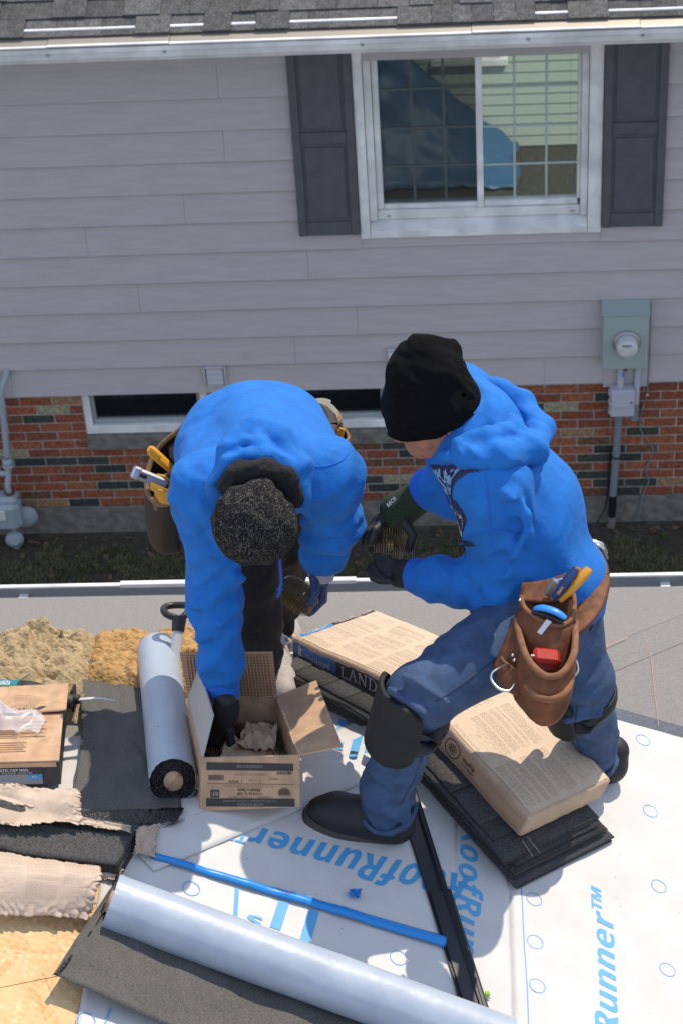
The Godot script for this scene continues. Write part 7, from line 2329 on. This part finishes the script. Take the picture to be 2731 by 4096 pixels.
	hand(t, "glove", Vector3(-0.1756, 5.2565, -4.3305), [Vector3(-0.2413, 5.2669, -4.3554), Vector3(-0.2389, 5.2627, -4.3391), Vector3(-0.2319, 5.2601, -4.3243)], [
		[Vector3(-0.2003, 5.2702, -4.3537), Vector3(-0.2317, 5.2811, -4.3610), Vector3(-0.2614, 5.2830, -4.3739)],
		[Vector3(-0.2573, 5.2688, -4.3625), Vector3(-0.2746, 5.2762, -4.3416), Vector3(-0.2604, 5.2744, -4.3150)],
		[Vector3(-0.2570, 5.2664, -4.3476), Vector3(-0.2755, 5.2721, -4.3252), Vector3(-0.2512, 5.2717, -4.3003)],
		[Vector3(-0.2523, 5.2638, -4.3328), Vector3(-0.2685, 5.2678, -4.3091), Vector3(-0.2397, 5.2733, -4.2893)],
		[Vector3(-0.2430, 5.2638, -4.3202), Vector3(-0.2547, 5.2676, -4.2967), Vector3(-0.2263, 5.2711, -4.2881)]], 0.0115, "glove_black")
	cuff(t, "glove_cuff", Vector3(-0.1620, 5.2575, -4.3253), Vector3(-0.2154, 5.2559, -4.3412), 0.038, "glove_knit")
	nail_coil("nail_coil", "coil of rusty roofing nails in the standing roofer's raised gloved hand", Vector3(-0.2318, 5.2548, -4.4879), Vector3(0.02, -0.18, 0.98), 0.012, 6, 24, 0.040)
	var strip := thing("nail_strip", "short strip of silver nails between the standing roofer's two gloves", "nails")
	var ns := st()
	for i in 17:
		var c := (Vector3(-0.2644, 5.2784, -4.3958)).lerp(Vector3(-0.1661, 5.2804, -4.3635), i / 16.0) + Vector3(0, 0.004 * sin(i * 0.4), 0)
		tube_into(ns, [c + Vector3(0.004, 0.030, 0.0), c + Vector3(0.001, -0.006, 0.0)], [0.0006, 0.0015], 6)
	var nm := mi("shanks", done(ns), "steel", strip)
	nm.set_meta("kind", "stuff")
	mi("wire", tube([Vector3(-0.2647, 5.2679, -4.3871), Vector3(-0.1663, 5.2742, -4.3584)], 0.0008, 4), "nail", strip)
	belt_b()


func belt_b() -> void:
	var t := thing("tool_belt", "tan leather tool belt with open pouches on the standing roofer's hip", "tool belt")
	# belt round the hips
	var c := Vector3(0.1587, 5.2343, -4.2340) + Vector3(0.006, 0.047, -0.01)
	var ring := []
	for i in 33:
		var a := TAU * i / 32
		ring.append(c + Vector3(cos(a) * (0.140 if cos(a) > 0 else 0.163), 0.034 * cos(a), sin(a) * 0.205))
	mi("belt", tube(ring, 0.030, 8, false, 0.20), "leather", t)
	back_panel(t, [Vector3(0.0687, 5.2664, -3.9449), Vector3(0.2172, 5.2381, -3.9408), Vector3(0.2391, 5.4148, -4.1075), Vector3(0.1069, 5.3969, -4.1111)], "leather")
	mi("yoke", sheet(func(u: float, v: float) -> Vector3: return bil([Vector3(0.0991, 5.3925, -4.0618), Vector3(0.2347, 5.4015, -4.0573), Vector3(0.2419, 5.4370, -4.1259), Vector3(0.1091, 5.4058, -4.1120)], u, v) + Vector3(0, 0, 0.012 * sin(PI * u)), 12, 8, 0.005), "leather", t)
	pouch(t, "upper_pouch", [Vector3(0.1055, 5.4022, -4.0633), Vector3(0.1126, 5.4072, -4.0148), Vector3(0.1436, 5.4094, -3.9694), Vector3(0.1845, 5.4069, -3.9457), Vector3(0.2200, 5.4044, -3.9683), Vector3(0.2329, 5.4048, -4.0207), Vector3(0.2328, 5.4063, -4.0615)], Vector3(0.1599, 5.2875, -3.9747), "leather", "leather_edge", 0.006, 0.62)
	pouch(t, "middle_pouch", [Vector3(0.0935, 5.3643, -4.0179), Vector3(0.0998, 5.3696, -3.9427), Vector3(0.1163, 5.3696, -3.8685), Vector3(0.1535, 5.3684, -3.8121), Vector3(0.1945, 5.3768, -3.8111), Vector3(0.2249, 5.3856, -3.8713), Vector3(0.2337, 5.3810, -3.9869)], Vector3(0.1477, 5.2508, -3.9285), "leather", "leather_edge", 0.009, 0.62)
	pouch(t, "lower_pouch", [Vector3(0.1174, 5.3000, -3.9067), Vector3(0.1095, 5.3144, -3.8523), Vector3(0.1283, 5.3248, -3.7933), Vector3(0.1642, 5.3339, -3.7661), Vector3(0.1995, 5.3421, -3.7790), Vector3(0.2162, 5.3379, -3.8287), Vector3(0.2132, 5.3205, -3.8942)], Vector3(0.1388, 5.2391, -3.9180), "leather", "leather_edge", 0.009, 0.70)
	pouch(t, "side_pocket", [Vector3(0.0530, 5.3168, -3.9367), Vector3(0.0609, 5.3290, -3.9073), Vector3(0.0834, 5.3240, -3.8888), Vector3(0.1106, 5.3095, -3.8885), Vector3(0.1195, 5.3016, -3.9080)], Vector3(0.0882, 5.2583, -3.8828), "leather", "leather_edge", 0.003, 0.8)
	mi("gusset", sheet(func(u: float, v: float) -> Vector3: return bil([Vector3(0.0315, 5.2840, -3.9343), Vector3(0.1196, 5.2980, -3.8777), Vector3(0.1086, 5.4015, -4.0232), Vector3(0.0942, 5.3779, -4.0429)], u, v) + Vector3(0, 0, 0.02 * sin(PI * u) * (1 - v)), 14, 14, 0.004), "leather", t)
	for e in [Vector3(0.1011, 5.4314, -4.0160), Vector3(0.0799, 5.3507, -3.9062), Vector3(0.0837, 5.3454, -3.8947), Vector3(0.1017, 5.3328, -3.8694), Vector3(0.1189, 5.3247, -3.8547), Vector3(0.0705, 5.2980, -3.8789), Vector3(0.1882, 5.3496, -3.8273), Vector3(0.1489, 5.3121, -3.7944)]:
		mi("rivet", lathe([[0.0042, -0.002], [0.004, 0.0015], [0.002, 0.003], [0.0, 0.0033]], e, (Vector3(0, 8.85, 0) - e).normalized(), 10), "steel", t)
	mi("tool_ring", tube(spline([Vector3(0.0500, 5.3257, -3.8909), Vector3(0.0309, 5.3232, -3.8754), Vector3(0.0283, 5.3169, -3.8561), Vector3(0.0455, 5.3082, -3.8344), Vector3(0.0693, 5.3051, -3.8311), Vector3(0.0823, 5.3090, -3.8480)], 30), 0.0036, 8), "steel", t)
	mi("ring_tab", cbox(Vector3(0.0542, 5.3313, -3.8892), Vector3(0.014, 0.008, 0.0), Vector3(-0.002, 0.004, 0.003), Vector3(0, 0.001, 0.002), 0.001), "steel", t)
	mi("tool_ring", tube(spline([Vector3(0.2201, 5.3416, -3.9128), Vector3(0.2322, 5.3301, -3.9018), Vector3(0.2346, 5.3165, -3.8826), Vector3(0.2183, 5.3057, -3.8669)], 24), 0.004, 8), "steel", t)
	mi("belt_clip", slab([Vector3(0.1390, 5.4054, -3.9263), Vector3(0.1492, 5.4027, -3.9196), Vector3(0.1745, 5.4310, -3.9340), Vector3(0.1623, 5.4337, -3.9408)], Vector3(0, -0.002, -0.003)), "steel", t)
	# tools in it
	var p := thing("pliers", "blue and yellow handled pliers standing in the top of the tan tool belt", "pliers")
	mi("blue_grip", tube([Vector3(0.1847, 5.4268, -4.0288), Vector3(0.2034, 5.4592, -4.0291), Vector3(0.2266, 5.4884, -4.0393), Vector3(0.2374, 5.4999, -4.0482)], [0.013, 0.0155, 0.0145, 0.010], 14, true, 0.65), "navy_grip", p)
	mi("yellow_edge", tube([Vector3(0.2098, 5.4432, -4.0284), Vector3(0.2308, 5.4772, -4.0363), Vector3(0.2439, 5.5000, -4.0544)], [0.006, 0.008, 0.007], 10), "yellow_grip", p)
	mi("yellow_grip", tube([Vector3(0.1993, 5.4237, -4.0255), Vector3(0.2263, 5.4562, -4.0254), Vector3(0.2537, 5.4872, -4.0367), Vector3(0.2689, 5.4972, -4.0505)], [0.012, 0.0135, 0.0145, 0.011], 14, true, 0.7), "yellow_grip", p)
	letters(p, "IRWIN", font(true), [Vector3(0.1948, 5.4574, -4.0005), Vector3(0.2076, 5.4737, -4.0085), Vector3(0.2025, 5.4756, -4.0129), Vector3(0.1898, 5.4601, -4.0057)], "yellow_grip", 0.003)
	var h := thing("nail_puller", "steel hammer tacker head beside the blue pliers in the tan tool belt", "tool")
	h.set_meta("label", "small steel tool head left of the blue pliers in the tan tool belt")
	mi("head", cbox(Vector3(0.1794, 5.4348, -4.0555), Vector3(0.010, 0.026, 0.0), Vector3(0.009, -0.004, 0.004), Vector3(0, 0.003, 0.008), 0.004), "dull_steel", h)
	mi("jaw", cbox(Vector3(0.1931, 5.4527, -4.0569), Vector3(0.014, 0.004, 0.0), Vector3(0.002, -0.008, 0.003), Vector3(0, 0.003, 0.007), 0.003), "steel", h)
	var k := thing("folding_knife", "bright blue folding knife lying in the upper pouch of the tan tool belt", "knife")
	mi("handle", tube(spline([Vector3(0.1349, 5.4259, -3.9906), Vector3(0.1544, 5.4366, -3.9793), Vector3(0.1851, 5.4362, -3.9644), Vector3(0.2086, 5.4246, -3.9533)], 14), [0.006, 0.009, 0.010, 0.011, 0.011, 0.011, 0.011, 0.011, 0.011, 0.011, 0.011, 0.010, 0.010, 0.009, 0.007], 12, true, 0.55), "sky_grip", k)
	mi("liner", tube(spline([Vector3(0.1307, 5.4206, -3.9889), Vector3(0.1543, 5.4238, -3.9749), Vector3(0.1849, 5.4211, -3.9580), Vector3(0.2024, 5.4149, -3.9518)], 12), 0.009, 10, true, 0.6), "black_plastic", k)
	var tm := thing("tape_measure", "red and black tape measure in the lower pouch of the tan tool belt", "tape measure", Vector3.ZERO, "tape measures in the tool belt")
	mi("case", cbox(Vector3(0.1570, 5.3078, -3.8446), Vector3(0.030, 0.004, 0.0), Vector3(-0.004, 0.016, 0.012), Vector3(0, -0.010, 0.016), 0.008), "red_tool", tm)
	mi("dark_band", cbox(Vector3(0.1683, 5.3112, -3.8405), Vector3(0.007, 0.001, 0.0), Vector3(-0.004, 0.0168, 0.0126), Vector3(0, -0.0105, 0.0168), 0.007), "black_plastic", tm)
	mi("lock", cbox(Vector3(0.1587, 5.3274, -3.8354), Vector3(0.008, 0.001, 0.0), Vector3(0, 0.008, 0.006), Vector3(0, -0.003, 0.004), 0.003), "red_tool", tm)
	var tm2 := thing("tape_measure", "red tape measure deep in the middle pouch of the tan tool belt", "tape measure", Vector3.ZERO, "tape measures in the tool belt")
	mi("case", cbox(Vector3(0.1567, 5.3408, -3.8950), Vector3(0.032, -0.006, 0.0), Vector3(0.006, 0.030, 0.010), Vector3(0, -0.008, 0.018), 0.008), "red_tool", tm2)
	mi("hook", cbox(Vector3(0.1272, 5.3586, -3.8852), Vector3(0.005, 0.0, 0.0), Vector3(0, 0.014, 0.004), Vector3(0, -0.001, 0.003), 0.001), "dull_steel", tm2)
	var hm := thing("hammer", "framing hammer with black grip hanging behind the standing roofer's hip", "hammer")
	var a := Vector3(0.2763, 5.1697, -4.1984); var b := Vector3(0.3086, 5.2781, -4.3927)
	mi("grip", tube([a, a.lerp(b, 0.04), a.lerp(b, 0.3), a.lerp(b, 0.5)], [0.010, 0.0155, 0.0135, 0.0125], 14), "black_plastic", hm)
	mi("handle", tube([a.lerp(b, 0.5), b], [0.010, 0.010], 10), "black_plastic", hm)
	mi("head", tube([b + Vector3(-0.03, 0.02, 0.0), b + Vector3(0.0, 0.018, 0.0)], [0.015, 0.013], 12), "dull_steel", hm)
	for q in [-1.0, 1.0]:
		mi("claw", tube(spline([b + Vector3(-0.01, 0.022, 0.004 * q), b + Vector3(0.016, 0.012, 0.007 * q), b + Vector3(0.030, -0.022, 0.012 * q)], 8), [0.009, 0.0085, 0.008, 0.0075, 0.007, 0.006, 0.005, 0.004, 0.003], 8, true, 0.6), "steel", hm)


func small_things() -> void:
	var s := thing("blue_scrap", "small curled scrap of blue plastic on the white underlayment", "scrap", Vector3.ZERO)
	var q := [Vector3(-0.3372, 4.7448, -3.6827), Vector3(-0.3137, 4.7354, -3.6851), Vector3(-0.3124, 4.7348, -3.7146), Vector3(-0.3369, 4.7447, -3.7075)]
	mi("scrap", sheet(func(u: float, v: float) -> Vector3: return bil(q, u, v) + NW * (0.010 * absf(noise.get_noise_2d(u * 7.0, v * 6.0)) + 0.004) + SV * 0.008 * noise.get_noise_2d(u * 9.0, v * 9.0), 14, 14, 0.0006), "blue_strip", s)
	var c := thing("cap_nail", "copper-coloured cap nail in the dark band at the right", "cap nail")
	mi("cap", lathe([[0.0125, 0.0], [0.0125, 0.0016], [0.010, 0.0028], [0.0, 0.003]], Vector3(0.3757, 4.4483, -4.6531), NW, 20), "copper_cap", c)
	mi("nail_head", lathe([[0.004, 0.0], [0.003, 0.001], [0.0, 0.0012]], Vector3(0.3754, 4.4519, -4.6494), NW, 10), "dull_steel", c)
	var g2 := thing("green_cap_nail", "lime green cap nail beside the lower end of the drip edge", "cap nail")
	mi("cap", lathe([[0.008, 0.0], [0.008, 0.003], [0.0, 0.004]], Vector3(0.0012, 4.6113, -3.4843), Vector3(0.7, 0.6, 0.3).normalized(), 16), "green_cap", g2)
	mi("shank", tube([Vector3(0.0001, 4.6118, -3.4826), Vector3(0.0085, 4.6020, -3.4770)], 0.0018, 6), "dull_steel", g2)
	# grit and crumbs on the sheets
	var gr := st()
	for i in 240:
		var p := w(rng.randf_range(-1.4, 0.55), rng.randf_range(0.5, 1.75), 0.011)
		if p.x < -1.0 and p.z < -3.6:
			continue
		var sz := rng.randf_range(0.0006, 0.0018)
		tri(gr, p + SV * sz, p + Vector3(0, 0, sz), p + NW * sz)
		tri(gr, p - SV * sz, p + NW * sz, p + Vector3(0, 0, sz))
	var go := mi("grit", done(gr), "ink_brown")
	go.set_meta("kind", "stuff")
	tag(go, "dark grit and crumbs scattered over the white underlayment", "grit")
